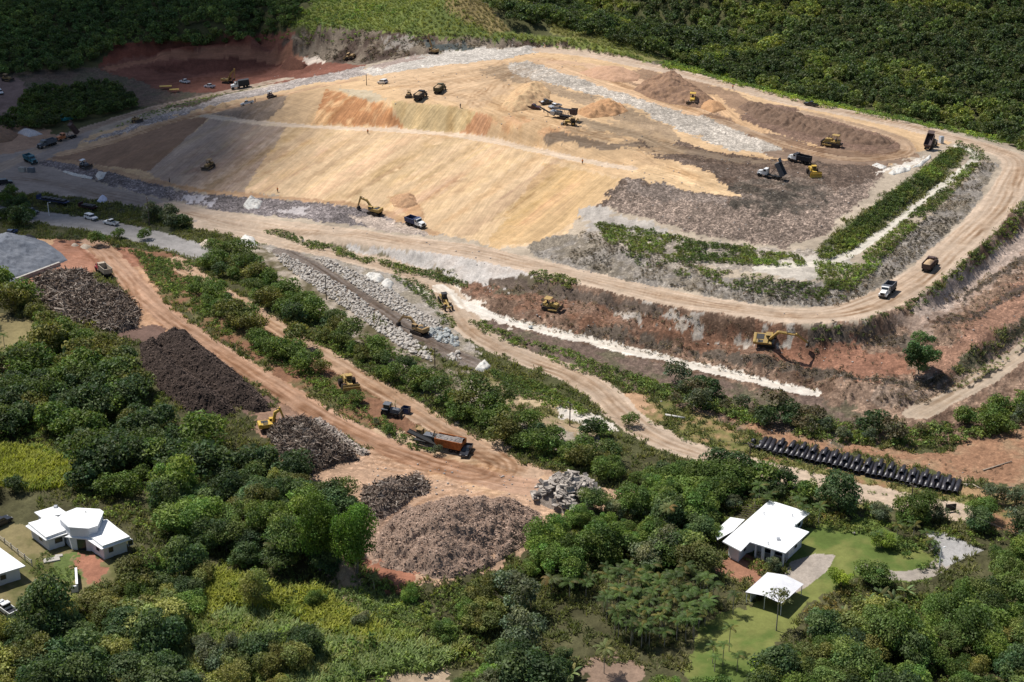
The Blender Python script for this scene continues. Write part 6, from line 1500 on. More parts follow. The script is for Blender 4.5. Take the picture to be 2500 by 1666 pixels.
grinder('rust orange waste grinder with long dark conveyor by the red road', (1040,1085,1100,1098))
dark_tractor('dark grey tractor half hidden by bushes beside the middle red road', (925,1010,978,1018))

def trailer(label, seg, paint, L):
    r = vehicle('flatbed_trailer', label, 'trailer', seg)
    m = MB().box((0, 0, 1.15), (L, 2.4, .22)).box((0, -.5, .95), (L * .9, .2, .25)).box((0, .5, .95), (L * .9, .2, .25)).box((L / 2 - .05, 0, 1.75), (.1, 2.4, 1.1)); m.part('deck', paint, r)
    for x in (-L * .36, -L * .26):
        for s in (-1, 1): wheel(r, x, s * .9, .48, .45)
    MB().box((L * .3, .6, .5), (.12, .12, 1.0)).box((L * .3, -.6, .5), (.12, .12, 1.0)).part('landing_leg', STEEL, r)
    m = MB()
    for i in range(5): m.box((-L * .36 + i * L * .16, 0, 1.55), (L * .13, 2.0, .55 + .12 * (i % 2)), bev=.05)
    m.part('stacked_beams', DARKMETAL, r)
    return r
trailer('long dark flatbed trailer parked in the shade above the paved road', (178,504,84,490), NAVY, 12)
trailer('short dark red flatbed trailer with pale beam beside the long one', (236,516,196,510), MAROON, 6)
# ------------------------------------------------------------------ people
def person(label, px, py, shirt, trousers, helmet=None, face=None):
    p = at(px, py); rz = random.uniform(-2.6, -.5) if face is None else face
    r = thing('person', label, 'person', p, rz)
    bm = bmesh.new(); sk = bm.verts.layers.skin.verify(); V = {}
    def v(n, co, rad, par=None):
        V[n] = bm.verts.new(co); V[n][sk].radius = (rad, rad); V[n][sk].use_root = par is None
        if par: bm.edges.new((V[par], V[n]))
    v('pelvis', (0, 0, .95), .15); v('waist', (0, 0, 1.1), .135, 'pelvis'); v('chest', (0, 0, 1.32), .165, 'waist'); v('neckb', (0, 0, 1.48), .075, 'chest'); v('neck', (.01, 0, 1.55), .055, 'neckb'); v('jaw', (.03, 0, 1.61), .075, 'neck'); v('head', (.02, 0, 1.68), .095, 'jaw'); v('crown', (.01, 0, 1.76), .07, 'head')
    for s, n in ((1, 'l'), (-1, 'r')):
        v('hip' + n, (0, s * .1, .88), .11, 'pelvis'); v('knee' + n, (.03, s * .12, .5), .068, 'hip' + n); v('ankle' + n, (0, s * .13, .09), .045, 'knee' + n); v('toe' + n, (.18, s * .15, .04), .04, 'ankle' + n)
        v('sh' + n, (0, s * .19, 1.42), .07, 'chest'); v('elb' + n, (.02, s * .27, 1.14), .045, 'sh' + n); v('wr' + n, (.12, s * .26, .9), .032, 'elb' + n); v('palm' + n, (.15, s * .26, .83), .032, 'wr' + n)
        for i in range(4): v('f%d%s' % (i, n), (.19 + .012 * i, s * (.285 - .02 * i), .76 + .012 * abs(i - 1)), .009, 'palm' + n)
        v('th' + n, (.2, s * .225, .83), .01, 'palm' + n)
    me = bpy.data.meshes.new('body'); bm.to_mesh(me); bm.free(); me.materials.append(SKIN)
    o = link('body', me, r); o.modifiers.new('skin', 'SKIN'); o.modifiers.new('sub', 'SUBSURF').render_levels = 1
    m = MB().tube((0, 0, 1.0), (0, 0, 1.3), .175, .2, n=12); m.tube((0, 0, 1.3), (0, 0, 1.47), .2, .12, n=12)
    for s in (-1, 1): m.tube((0, s * .17, 1.42), (.02, s * .27, 1.14), .085, .065, n=8)
    m.part('shirt', shirt, r, True)
    m = MB().tube((0, 0, .88), (0, 0, 1.03), .185, .18, n=12)
    for s in (-1, 1): m.tube((0, s * .1, .92), (.03, s * .12, .5), .125, .09, n=8).tube((.03, s * .12, .5), (0, s * .13, .12), .09, .07, n=8)
    m.part('trousers', trousers, r, True)
    m = MB().tube((.01, 0, 1.70), (.01, 0, 1.80), .118, .08, n=12)
    if helmet: m.tube((.03, 0, 1.69), (.03, 0, 1.71), .15, .14, n=12)
    m.part('helmet' if helmet else 'hair', helmet or DARKP, r, True)
    for s in (-1, 1): MB().tube((.105, s * .035, 1.69), (.115, s * .035, 1.69), .014, n=6).part('eye', DARKP, r)
    MB().box((.125, 0, 1.655), (.03, .03, .05), top=(.5, .6)).part('nose', SKIN, r)
    return r
SKIN = mat('skin', (.36, .2, .13), .6, .3, var=.08)
HIVIS = mat('hivis_orange', (.75, .22, .05), .7, .2, var=.1); HIVY = mat('hivis_yellow', (.65, .5, .05), .7, .2, var=.1); KHAKI = mat('khaki_cloth', (.2, .15, .1), .9, .1); DENIM = mat('denim', (.06, .07, .11), .9, .1)
person('person in dark clothes standing on the bench track below the plateau', 1422, 401, HIVIS, KHAKI)
person('person with white helmet standing at the edge below the olive truck', 1124, 264, KHAKI, DENIM, WHITEP)
person('person standing on the track at the foot of the shaded slope', 678, 470, HIVIS, KHAKI)
person('person in yellow vest near the parked pickups', 1328, 275, HIVY, DENIM)
person('person in orange clothes standing behind the pickup on the crest track', 623, 250, HIVIS, DENIM)
person('person walking on the back haul road', 1789, 218, HIVIS, KHAKI)
person('person on the narrow bench below the red brown face', 898, 327, HIVIS, KHAKI)
person('person on the shaded track at the left foot of the slope', 414, 446, KHAKI, DENIM)

# ------------------------------------------------------------------ buildings
def plan(pts, h):
    """ground plan of an outline surveyed on the photograph at height h"""
    return [Vector(G(x, y, h)[:2]) for x, y in pts]
def area2(P): return sum(P[i].x * P[(i + 1) % len(P)].y - P[(i + 1) % len(P)].x * P[i].y for i in range(len(P)))
def inset(P, d):
    n = len(P); s = 1 if area2(P) > 0 else -1; Q = []
    for i in range(n):
        a, b, c = P[i - 1], P[i], P[(i + 1) % n]
        u, v = (b - a).normalized(), (c - b).normalized()
        n1, n2 = Vector((-u.y, u.x)) * s, Vector((-v.y, v.x)) * s
        k = n1 + n2; den = max(.35, k.dot(n1))
        Q.append(b + k * (d / den))
    return Q
def slab(name, P, z0, z1, m, parent):
    return MB().poly([(p.x - parent.location.x, p.y - parent.location.y) for p in P], z0 - parent.location.z, z1 - parent.location.z).part(name, m, parent)
def opening(parent, name, a, b, t0, t1, z0, z1, m, out, frame=True, proud=.05):
    """a window or door on the wall running from a to b, t0..t1 metres along it"""
    d = (b - a); L = d.length; d.normalize(); c = a + d * ((t0 + t1) / 2) + out * proud
    loc = (c.x - parent.location.x, c.y - parent.location.y, (z0 + z1) / 2 - parent.location.z); rz = math.atan2(d.y, d.x)
    w = t1 - t0; h = z1 - z0
    fr = MB()
    for s in (-1, 1): fr.box((s * (w / 2 - .03), 0, 0), (.08, .1, h)); fr.box((0, 0, s * (h / 2 - .03)), (w - .17, .1, .08))
    f = fr.part(name, WALLB if frame else DARKMETAL, parent); f.location = loc; f.rotation_euler = (0, 0, rz)
    MB().box((0, 0, 0), (w - .12, .05, h - .12)).part('pane' if name == 'window' else 'leaf', m, f)
    return f
def out_normal(P, i):
    a, b = P[i], P[(i + 1) % len(P)]; d = (b - a).normalized(); s = 1 if area2(P) > 0 else -1
    return Vector((d.y, -d.x)) * s
def base_z(P): return min(gz(p.x, p.y) for p in P) - .3

# the octagonal white house
c0 = at(190, 1335); GZ = c0.z; GZO = GZ
ho = thing('octagonal_house', 'white flat roofed house with raised octagonal middle and two wings', 'house', (c0.x, c0.y, GZ))
e_l = plan([(61.8,1284.8),(112,1320.2),(166.5,1302.5),(141,1262),(121,1257)], GZ + 2.75)
e_r = plan([(208.6,1315.4),(248,1342),(320.8,1316),(261,1268),(225,1275)], GZ + 2.75)
e_b = plan([(83.5,1250.8),(138,1234.5),(166,1253.5),(101,1264.4)], GZ + 2.75)
wl, wr_, wb = inset(e_l, .75), inset(e_r, .75), inset(e_b, .5)
for P in (wl, wr_, wb): slab('wall', P, GZ - .5, GZ + 2.6, WALLW, ho)
slab('eave_slab', e_l, GZ + 2.6, GZ + 2.78, ROOFW, ho); slab('eave_slab', e_r, GZ + 2.6, GZ + 2.78, ROOFW, ho); slab('carport_roof', e_b, GZ + 2.55, GZ + 2.75, ROOFW, ho)
t_l = plan([(68.6,1276.6),(112,1312),(161,1294),(148,1263),(121.6,1262.4)], GZ + 3.3); t_r = plan([(216.8,1307),(250,1333),(316.8,1310),(259,1268.5),(225,1280)], GZ + 3.3)
slab('wing_roof', t_l, GZ + 2.78, GZ + 3.3, ROOFW, ho); slab('wing_roof', t_r, GZ + 2.78, GZ + 3.3, ROOFW, ho)
oc_ = plan([(141.3,1263),(163,1249.4),(187,1240),(244,1243.3),(253.5,1250),(238.6,1284),(216,1291),(167,1287.5)], GZ + 5.0)
slab('octagon_wall', inset(oc_, .25), GZ - .4, GZ + 4.85, WALLW, ho); slab('octagon_roof', oc_, GZ + 4.85, GZ + 5.03, ROOFW, ho)
e_f = plan([(159,1310.6),(181,1305),(200,1308),(209,1315.4),(190,1322)], GZ + 2.74)
slab('porch_roof', plan([(157,1311),(180,1302),(222,1300),(209,1316.5)], GZ + 2.74), GZ + 2.58, GZ + 2.73, ROOFW, ho)
fw = plan([(163,1345),(208,1350),(208,1340),(165,1335)], GZ)
MB().tube((0, 0, 0), (0, 0, .5), .08).part('vent_pipe', DARKMETAL, ho).location = (Vector(G(210,1253,GZ+5.3)) - ho.location)
for P, i, spans in ((wl, 0, ((3.2, 4.6),)), (wl, 1, ((1.2, 2.9),)), (wr_, 0, ((2.2, 3.5),)), (wr_, 1, ((.9, 2.0), (5.0, 6.1)))):
    for a_, b_ in spans: opening(ho, 'window', P[i], P[(i + 1) % len(P)], a_, b_, GZ + 1.0, GZ + 2.2, GLASS, out_normal(P, i))
A_, B_ = inset(oc_, .25)[7], inset(oc_, .25)[6]
opening(ho, 'door', A_, B_, 1.2, 2.9, GZ + .05, GZ + 2.3, GLASS, out_normal(inset(oc_, .25), 6), False)
# the house cut off by the left edge
c0 = at(40, 1420); GZ = c0.z
hl = thing('white_house', 'plain white house with flat roof cut off by the left edge', 'house', (c0.x, c0.y, GZ))
P = plan([(62,1382),(0,1337),(-70,1287),(-190,1325),(-100,1432),(0,1403)], GZ + 2.9); P = [P[0], P[2], P[3], P[4]]
slab('roof', P, GZ + 2.7, GZ + 2.9, ROOFW, hl); W_ = inset(P, .8); slab('wall', W_, GZ - .4, GZ + 2.7, WALLW, hl)
for i in range(4):
    o_ = out_normal(W_, i); L_ = (W_[(i + 1) % 4] - W_[i]).length
    for q in (.3, .7): opening(hl, 'window', W_[i], W_[(i + 1) % 4], L_ * q - .6, L_ * q + .6, GZ + 1.0, GZ + 2.1, GLASS, o_)
# the flat roofed house on the right
c0 = at(1880, 1330); GZ = c0.z
hr = thing('flat_roofed_house', 'large white flat roofed house with stepped outline and shaded porch', 'house', (c0.x, c0.y, GZ))
HZ = GZ + 3.3
P = plan([(1878.8,1221.4),(1977.8,1252),(1938,1285.7),(1975.7,1298.6),(1917.6,1351),(1842,1327),(1830.8,1323.5),(1809,1346),(1764,1322)], HZ)
slab('roof', P, HZ - .22, HZ, ROOFW, hr)
W_ = inset(P, 1.0); slab('wall', W_[:4] + [Vector(W_[4]).lerp(W_[3], .32), Vector(W_[5]).lerp(W_[0], .12)] + W_[6:], GZ - .4, HZ - .22, WALLW, hr)
for i, sp_ in ((1, ((1, 2.4),)), (3, ((2.2, 3.4),)), (0, ((1.5, 3), (5, 6.5))), (6, ((.5, 1.7),)), (2, ((.8, 2.0),))):
    Pw = W_; L_ = (Pw[(i + 1) % 9] - Pw[i]).length
    for a_, b_ in sp_:
        if b_ < L_: opening(hr, 'window', Pw[i], Pw[(i + 1) % 9], a_, b_, GZ + 1.0, GZ + 2.3, GLASS, out_normal(Pw, i))
E_, F_ = inset(P, .5)[4], inset(P, .5)[5]
ewall = (Vector(W_[4]).lerp(W_[3], .32), Vector(W_[5]).lerp(W_[0], .12)); dl = (ewall[1] - ewall[0]); on_ = Vector((dl.y, -dl.x)).normalized()
if on_.y > 0: on_ = -on_
for q in (.28, .68): opening(hr, 'window', ewall[0], ewall[1], dl.length * q - 1.0, dl.length * q + 1.0, GZ + .2, GZ + 2.4, GLASS, on_)
for q in (0.02, .4, .72, .98):
    p = E_.lerp(F_, q); MB().box((p.x - hr.location.x, p.y - hr.location.y, 1.35), (.6 if q in (.4, .72) else .3, .3, 3.4), rz=math.atan2((F_ - E_).y, (F_ - E_).x)).part('porch_column', WALLW, hr)
slab('porch_floor', [E_, F_, ewall[1], ewall[0]], GZ - .2, GZ + .12, CONC, hr)
P2 = plan([(1783,1263),(1818.6,1268.4),(1790,1297),(1752,1318),(1742,1300)], HZ - .9); slab('lean_to_roof', P2, HZ - 1.05, HZ - .9, ROOFW, hr)
for p in inset(P2, .3): MB().box((p.x - hr.location.x, p.y - hr.location.y, 1.0), (.14, .14, 2.6)).part('lean_to_post', DARKMETAL, hr)
m = MB()
for i in range(7):
    a_ = Vector(G(1800 + i * 4, 1262 - i * 5, GZ + 2.3)); b_ = Vector(G(1832 + i * 4, 1266 - i * 5, GZ + 2.3)); m.tube(a_ - hr.location, b_ - hr.location, .06, n=5)
m.part('pergola', WOODP, hr)
# the carport
c0 = at(1890, 1475); GZ = c0.z
hc = thing('carport', 'open carport with low white corrugated roof beside the drive', 'carport', (c0.x, c0.y, GZ))
q = [Vector(G(x, y, GZ + z)) - hc.location for x, y, z in ((1873.7,1397.5,2.6),(1917.5,1404,3.0),(1962.4,1426.5,2.5),(1909,1474.5,2.5),(1866,1455,2.9),(1819.6,1446,2.5))]
bm = bmesh.new()
def sheet(a, b, c, d, n=26):
    nrm = (b - a).cross(d - a).normalized(); nrm = nrm if nrm.z > 0 else -nrm
    rows = []
    for i in range(n + 1):
        t_ = i / n; off = nrm * (.03 if i % 2 else 0)
        rows.append((bm.verts.new(a.lerp(d, t_) + off), bm.verts.new(b.lerp(c, t_) + off), bm.verts.new(a.lerp(d, t_) + off - nrm * .04), bm.verts.new(b.lerp(c, t_) + off - nrm * .04)))
    for r0, r1 in zip(rows[:-1], rows[1:]): bm.faces.new((r0[0], r1[0], r1[1], r0[1])); bm.faces.new((r0[2], r0[3], r1[3], r1[2]))
sheet(q[0], q[1], q[4], q[5]); sheet(q[1], q[2], q[3], q[4])
link('roof', bm_mesh('roof', bm, mat('corrugated_roof', (.66, .65, .66), .5, .4, var=.12, scale=.7)), hc)
for p in (q[0], q[1], q[2], q[3], q[4], q[5]):
    c_ = (q[0] + q[3]) / 2; e = p.lerp(c_, .06); MB().tube((e.x, e.y, -.3), (e.x, e.y, p.z - .06), .07, n=8).part('post', WALLB, hc)
a_, b_ = q[0].lerp(q[3], .08), q[5].lerp(q[2], .08)
dd = b_ - a_; MB().box(((a_ + b_) / 2 * 1).to_tuple()[:2] + (1.05,), (math.hypot(dd.x, dd.y) * .9, .15, 2.3), rz=math.atan2(dd.y, dd.x)).part('side_wall', WALLB, hc)
def roof_bits(h, pts, z):
    for i, (px, py, kd) in enumerate(pts):
        p = Vector(G(px, py, z)) - h.location
        if kd == 'v': o = MB().tube((0, 0, 0), (0, 0, .55), .09, n=8).tube((0, 0, .55), (0, 0, .62), .14, n=8).part('vent_pipe', SILVER, h)
        else: o = MB().box((0, 0, .2), (.7, .7, .4), bev=.05).part('roof_hatch', SILVER, h)
        o.location = p
roof_bits(hr, ((1865,1257,'v'),(1941,1287,'v'),(1875,1330,'v'),(1900,1318,'h'),(1935,1262,'v')), HZ); roof_bits(ho, ((136,1239,'h'),), GZO + 2.75)
# low walls, fence, slab
f0, f1 = at(-20, 1303), at(79, 1386); d = f1 - f0
fe = thing('post_fence', 'low grey post and rail fence between the two left houses', 'fence', f0, math.atan2(d.y, d.x)); L_ = math.hypot(d.x, d.y)
for i in range(7): MB().box((L_ * i / 6, 0, .55), (.16, .16, 1.5), bev=.02).part('post', CONC, fe)
m = MB(); [m.box((L_ / 2, 0, z), (L_, .08, .1)) for z in (.45, .95)]; m.part('rail', CONC, fe)
a_ = at(187, 1402); b_ = at(190, 1446); d = b_ - a_
lw = thing('white_garden_wall', 'narrow white garden wall with short return beside the red path', 'wall', a_, math.atan2(d.y, d.x)); L_ = math.hypot(d.x, d.y)
MB().box((L_ / 2, 0, .5), (L_, .3, 1.6)).box((L_ + .0, -.5, .35), (.32, 1.2, 1.3)).part('masonry', WALLW, lw); MB().box((L_ / 2, 0, 1.34), (L_ + .1, .42, .08)).part('coping', ROOFW, lw)
p = at(126, 1368); tag(MB().box((0, 0, .08), (3.0, 1.6, .3), rz=.4).box((1.0, 1.4, .1), (1.4, .9, .3), rz=.3).part('concrete_slab', CONC), 'broken pale concrete slab in the grass before the octagonal house', 'slab').location = p
a_, b_ = at(40, 690), at(146, 648); d = b_ - a_
bw = thing('barrier_wall', 'long pale concrete block wall holding the grey gravel heap', 'wall', a_, math.atan2(d.y, d.x)); L_ = math.hypot(d.x, d.y)
n = 8
for i in range(n): MB().box((L_ * (i + .5) / n, 0, .55), (L_ / n - .04, .8, 1.5), bev=.04).part('concrete_block', CONC, bw)

# ------------------------------------------------------------------ heaps and stockpiles
def heap(name, label, cat, P, H, m, rough=.3, power=.8, slope=None, seed=1, step=.45, chips=None, ridge=0.0, group=None):
    """a tipped heap: base outline surveyed on the ground, height from the distance to its edge"""
    W = poly_world(P, 12); x0, y0 = W.min(0) - 1; x1, y1 = W.max(0) + 1
    nx, ny = int((x1 - x0) / step) + 2, int((y1 - y0) / step) + 2
    gx, gy = np.meshgrid(x0 + np.arange(nx) * step, y0 + np.arange(ny) * step)
    ins = inside(gx.ravel(), gy.ravel(), W).reshape(gx.shape)
    D, _, _, _ = seg_dist(gx, gy, [np.array((a, b, 0)) for a, b in np.vstack([W, W[:1]])])
    D = np.where(ins, D, -D); dm = max(D.max(), .5)
    t = np.clip(D / dm, 0, 1)
    h = H * t ** power if slope is None else np.minimum(H, np.maximum(D, 0) * slope)
    if slope is not None: h = h * .85 + .15 * H * t
    nz = fbm(gx / 2.2, gy / 2.2, seed, 3) - .5; nf = fbm(gx / .6, gy / .6, seed + 9, 2) - .5
    g = ground(gx, gy)
    z = g + np.where(D > 0, h + rough * (nz * 2.4 + nf * 1.0 + (fbm(gx / 5, gy / 5, seed + 4, 2) - .5) * (1.6 if H > 3 else 0)) * np.clip(D / 1.2, 0, 1), -.4) + .05
    cx, cy = W.mean(0); cz = gz(cx, cy)
    keep = D > -step * 1.5
    idx = -np.ones(gx.shape, int); idx[keep] = np.arange(keep.sum())
    f = np.stack([idx[:-1, :-1], idx[:-1, 1:], idx[1:, 1:], idx[1:, :-1]], -1).reshape(-1, 4); f = f[(f >= 0).all(1)]
    co = np.stack([gx[keep] - cx, gy[keep] - cy, z[keep] - cz], -1)
    me = bpy.data.meshes.new(name); fill_mesh(me, co, f); me.materials.append(m)
    me.polygons.foreach_set('use_smooth', np.ones(len(f), bool))
    o = link(name, me, None, (cx, cy, cz)); tag(o, label, cat, group)
    if chips:
        nC, L, w, cols, up, cm = chips; rg = np.random.default_rng(seed)
        ii = np.nonzero((D > .2).ravel())[0]; s = rg.choice(ii, nC)
        c = np.stack([gx.ravel()[s] + rg.uniform(-.3, .3, nC), gy.ravel()[s] + rg.uniform(-.3, .3, nC), z.ravel()[s] + up * rg.random(nC)], -1) - np.array([cx, cy, cz])
        tilt = .5 if chips[5] == 'branches' else .16
        dr = unit(rg.normal(size=(nC, 3)) * np.array([1, 1, tilt])); sd = unit(np.cross(dr, rg.normal(size=(nC, 3)) * (1 if chips[5] == 'branches' else .35) + np.array([0, 0, 1.])))
        l = (L * (.4 + rg.random(nC)))[:, None] * .5; ww = w * (.6 + .8 * rg.random(nC))[:, None] * .5
        bow = np.array([0, 0, 1]) * l * .15
        Q = np.stack([c - dr * l - sd * ww, c + dr * l - sd * ww, c + dr * l + sd * ww + bow, c - dr * l + sd * ww], 1)
        cc = np.array(cols); C = cc[rg.integers(0, len(cc), nC)] * (.6 + .8 * rg.random(nC))[:, None]
        q2 = link(chips[5], quad_mesh(chips[5], Q, C, CHIP), o)
    return o
CHIP, t, b = new_mat('loose_bits'); k = NT(t); t.links.new(k.n('ShaderNodeAttribute', attribute_name='leaf').outputs['Color'], b.inputs['Base Color']); set_rough(b, .9, .1)
def heapmat(name, c1, c2, sc=1.2, bump=.8, fine=6.0):
    m, t, b = new_mat(name); k = NT(t); oc = k.n('ShaderNodeTexCoord').outputs['Object']
    f = k.noise(oc, sc, 4, .65); g = k.noise(oc, fine, 3, .6)
    col = k.mix(k.ramp(f, .38, .62), (*c1, 1), (*c2, 1)); col = k.scale(col, k.ramp(g, .25, .75, .6, 1.4))
    t.links.new(col, b.inputs['Base Color']); set_rough(b, .95, .1)
    t.links.new(k.n('ShaderNodeBump', {'Height': g, 'Strength': bump, 'Distance': .2}).outputs[0], b.inputs['Normal'])
    return m
heap('gravel_heap', 'big smooth conical heap of blue grey gravel at the left edge', 'gravel heap', [(-120,660),(-60,600),(0,588),(60,583),(110,590),(150,618),(166,636),(140,646),(90,668),(38,690),(-40,720),(-110,720)], 7.4, heapmat('blue_gravel', (.145, .158, .185), (.20, .21, .235), .18, .5, 7), .42, power=.95, seed=3, step=.35)
heap('asphalt_heap', 'small black heap behind the gravel heap', 'heap', [(48,584),(60,578),(85,578),(95,588),(70,592)], 1.2, heapmat('black_millings', (.03, .03, .035), (.04, .04, .045)), .2)
TW = ((.17, .125, .095), (.24, .19, .155), (.10, .075, .06), (.33, .28, .235), (.13, .095, .075))
heap('brush_heap', 'wide heap of grey branches and roots beside the red cab truck', 'brush heap', [(78,690),(120,672),(200,664),(222,674),(240,698),(292,712),(318,730),(345,765),(335,800),(290,815),(240,805),(195,790),(150,780),(110,745),(85,715)], 3.4, heapmat('brush_litter', (.10, .08, .065), (.155, .125, .105)), .9, seed=4, chips=(5200, 2.4, .16, TW, .9, 'branches'))
MUL = heapmat('dark_mulch', (.036, .026, .022), (.06, .043, .035), .8, 1.0, 5)
MC = ((.07, .05, .042), (.035, .026, .023), (.10, .072, .058))
heap('mulch_windrow', 'long black mulch windrow nearer the red road', 'mulch heap', [(376,838),(428,806),(470,825),(520,870),(590,920),(655,985),(662,1005),(625,1008),(540,985),(455,925),(395,880)], 4.4, MUL, .8, seed=5, step=.3, chips=(5000, .45, .2, MC, .06, 'wood_chips'))
heap('mulch_windrow', 'long black mulch windrow nearer the wood', 'mulch heap', [(340,840),(392,836),(440,888),(505,940),(565,988),(580,1012),(530,1024),(460,1008),(395,960),(345,900)], 4.0, MUL, .8, seed=6, step=.3, chips=(4600, .45, .2, MC, .06, 'wood_chips'))
heap('twig_heap', 'dark heap of twigs and cuttings beside the bright yellow excavator', 'brush heap', [(650,1065),(690,1035),(750,1028),(790,1050),(830,1085),(880,1125),(820,1135),(760,1165),(700,1135)], 3.4, heapmat('twig_litter', (.07, .055, .045), (.12, .1, .085)), 1.0, seed=7, chips=(3400, 1.7, .13, TW, .9, 'branches'))
heap('stone_bed', 'thin band of pale rubble between twig heap and red road', 'rubble', [(745,1030),(780,1022),(830,1055),(905,1110),(880,1115),(820,1075)], .7, heapmat('pale_rubble', (.3, .25, .21), (.2, .16, .13)), .5, seed=8, chips=(500, .5, .35, ((.4, .35, .3), (.25, .2, .17)), .3, 'stones'))
CH = ((.285, .19, .14), (.20, .135, .10), (.42, .30, .23), (.255, .172, .128), (.13, .10, .082))
heap('chip_heap', 'broad brown heap of shredded wood at the end of the red yard', 'chip heap', [(905,1352),(925,1305),(960,1262),(1010,1238),(1080,1220),(1180,1215),(1260,1228),(1318,1252),(1332,1282),(1312,1318),(1250,1352),(1190,1390),(1120,1412),(1060,1414),(990,1398),(930,1385)], 6.0, heapmat('shredded_wood', (.205, .142, .108), (.295, .21, .162), .5, 1.0, 4), 1.15, power=1.0, seed=9, step=.3, chips=(9000, .38, .16, CH, .05, 'wood_chips'))
heap('cuttings_heap', 'small ragged heap of cuttings above the broad chip heap', 'brush heap', [(885,1195),(930,1178),(985,1172),(1020,1160),(1052,1185),(1050,1205),(1010,1215),(975,1245),(930,1270),(890,1262),(880,1225)], 2.2, heapmat('cuttings', (.14, .105, .085), (.21, .165, .14)), 1.0, seed=10, chips=(1500, 1.2, .16, TW, .7, 'branches'))
rub = heap('rubble_heap', 'jagged heap of broken grey concrete slabs by the feathery trees', 'rubble heap', [(1302,1225),(1312,1200),(1345,1180),(1390,1165),(1440,1180),(1478,1205),(1462,1222),(1430,1245),(1390,1262),(1350,1245)], 3.6, heapmat('rubble_soil', (.2, .16, .13), (.3, .25, .21)), .6, seed=11)
rg = np.random.default_rng(12); bm_ = MB(); W = poly_world([(1306,1222),(1316,1202),(1347,1184),(1390,1170),(1436,1184),(1470,1206),(1456,1220),(1426,1240),(1390,1256),(1352,1240)])
c_ = W.mean(0)
for i in range(230):
    f = rg.random(); p = W[rg.integers(len(W))] * (1 - f) + c_ * f + rg.normal(size=2) * .6
    dm = np.hypot(*(p - c_)); zz = 4.2 * max(0, 1 - dm / 9.5)
    bm_.box((p[0] - rub.location.x, p[1] - rub.location.y, gz(*p) - rub.location.z + zz + .3 * rg.random()), (.9 + 2.4 * rg.random() ** 2, .6 + 1.1 * rg.random(), .16 + .2 * rg.random()), rz=rg.random() * 6, ry=rg.normal() * .7)
bm_.part('slabs', heapmat('broken_concrete', (.22, .19, .165), (.52, .46, .40), .55, .3), rub)['kind'] = 'stuff'
PINK = heapmat('pink_soil', (.50, .31, .205), (.44, .27, .17), .5, .5); BRS = heapmat('brown_soil', (.31, .19, .12), (.23, .145, .1), .5, .8); TANS = heapmat('tan_soil', (.56, .39, .22), (.5, .32, .18), .4, .5); ORS = heapmat('orange_soil', (.50, .29, .15), (.42, .24, .13), .5, .6)
heap('soil_heap', 'smooth pinkish soil heap on the far side of the plateau', 'soil heap', [(1412,178),(1450,168),(1520,165),(1566,184),(1556,199),(1500,201),(1450,192)], 3.2, PINK, .3, seed=13)
heap('soil_heap', 'large rough brown soil heap between plateau and back road', 'soil heap', [(1545,220),(1572,198),(1620,182),(1655,186),(1700,214),(1745,246),(1730,268),(1690,262),(1640,255),(1590,242)], 4.0, BRS, 1.0, seed=14)
heap('soil_heap', 'tan soil heap with a dark cut face behind the maroon pickup', 'soil heap', [(1222,262),(1250,225),(1290,205),(1325,205),(1345,225),(1340,252),(1300,268),(1250,275)], 3.6, TANS, .7, seed=15)
heap('soil_heap', 'ragged orange soil heap next to the screening plant', 'soil heap', [(1402,276),(1440,256),(1480,246),(1515,255),(1535,272),(1500,284),(1440,290)], 3.0, ORS, 1.0, seed=16)
heap('soil_ridge', 'long low brown soil ridge inside the curve of the upper track', 'soil heap', [(1800,262),(1826,250),(1960,285),(2080,320),(2185,345),(2170,360),(2080,352),(1980,330),(1860,300)], 3.0, heapmat('dark_brown_soil', (.155, .10, .07), (.21, .14, .10), .5, .9), 1.1, seed=17)
heap('soil_heap', 'pointed dark red soil heap at the end of the pit', 'soil heap', [(682,168),(700,152),(725,146),(752,160),(740,170),(705,174)], 4.2, heapmat('dark_red_soil', (.16, .075, .05), (.12, .055, .04)), .3, power=1, seed=18)
heap('soil_heap', 'small reddish soil heap in front of the big yellow bulldozer', 'soil heap', [(1702,262),(1725,248),(1760,252),(1775,268),(1740,276)], 2.2, ORS, .5, seed=19)
heap('soil_heap', 'brown soil heap at the left edge by the shaded road', 'soil heap', [(-60,345),(-20,310),(20,312),(45,330),(30,345),(-10,352)], 3.6, BRS, .3, seed=20)
heap('gravel_heap', 'low white gravel heap beside the shaded road', 'gravel heap', [(42,325),(60,312),(85,318),(105,328),(70,336)], 1.2, heapmat('white_gravel', (.58, .55, .54), (.5, .47, .46)), .2, seed=21)
heap('soil_heap', 'low tan soil heap nearest the gravel strip on the crest track', 'soil heap', [(524,262),(545,253),(565,257),(550,266)], 1.3, TANS, .4, seed=22)
heap('soil_heap', 'low tan soil heap left of the other on the crest track', 'soil heap', [(495,268),(512,259),(530,262),(515,271)], 1.1, TANS, .4, seed=23)
heap('sand_heap', 'small pale sand heap at the road junction', 'sand heap', [(486,598),(500,586),(518,590),(520,600),(500,606)], 1.2, heapmat('pale_sand', (.6, .5, .4), (.52, .43, .34)), .2, seed=24)
heap('stone_heap', 'white stone heap in the bushes at the road junction', 'stone heap', [(580,592),(596,574),(620,580),(630,600),(605,604)], 1.4, heapmat('white_stone', (.7, .67, .62), (.58, .55, .5)), .6, seed=25)
heap('stone_heap', 'larger pale stone heap on the red yard bank', 'stone heap', [(194,604),(208,596),(226,603),(210,610)], .9, heapmat('pale_stone', (.55, .46, .36), (.45, .36, .28)), .4, seed=26)
heap('stone_heap', 'smaller pale stone heap on the red yard bank', 'stone heap', [(172,600),(182,595),(194,600),(184,604)], .7, heapmat('pale_stone_b', (.5, .42, .34), (.4, .33, .26)), .4, seed=27)
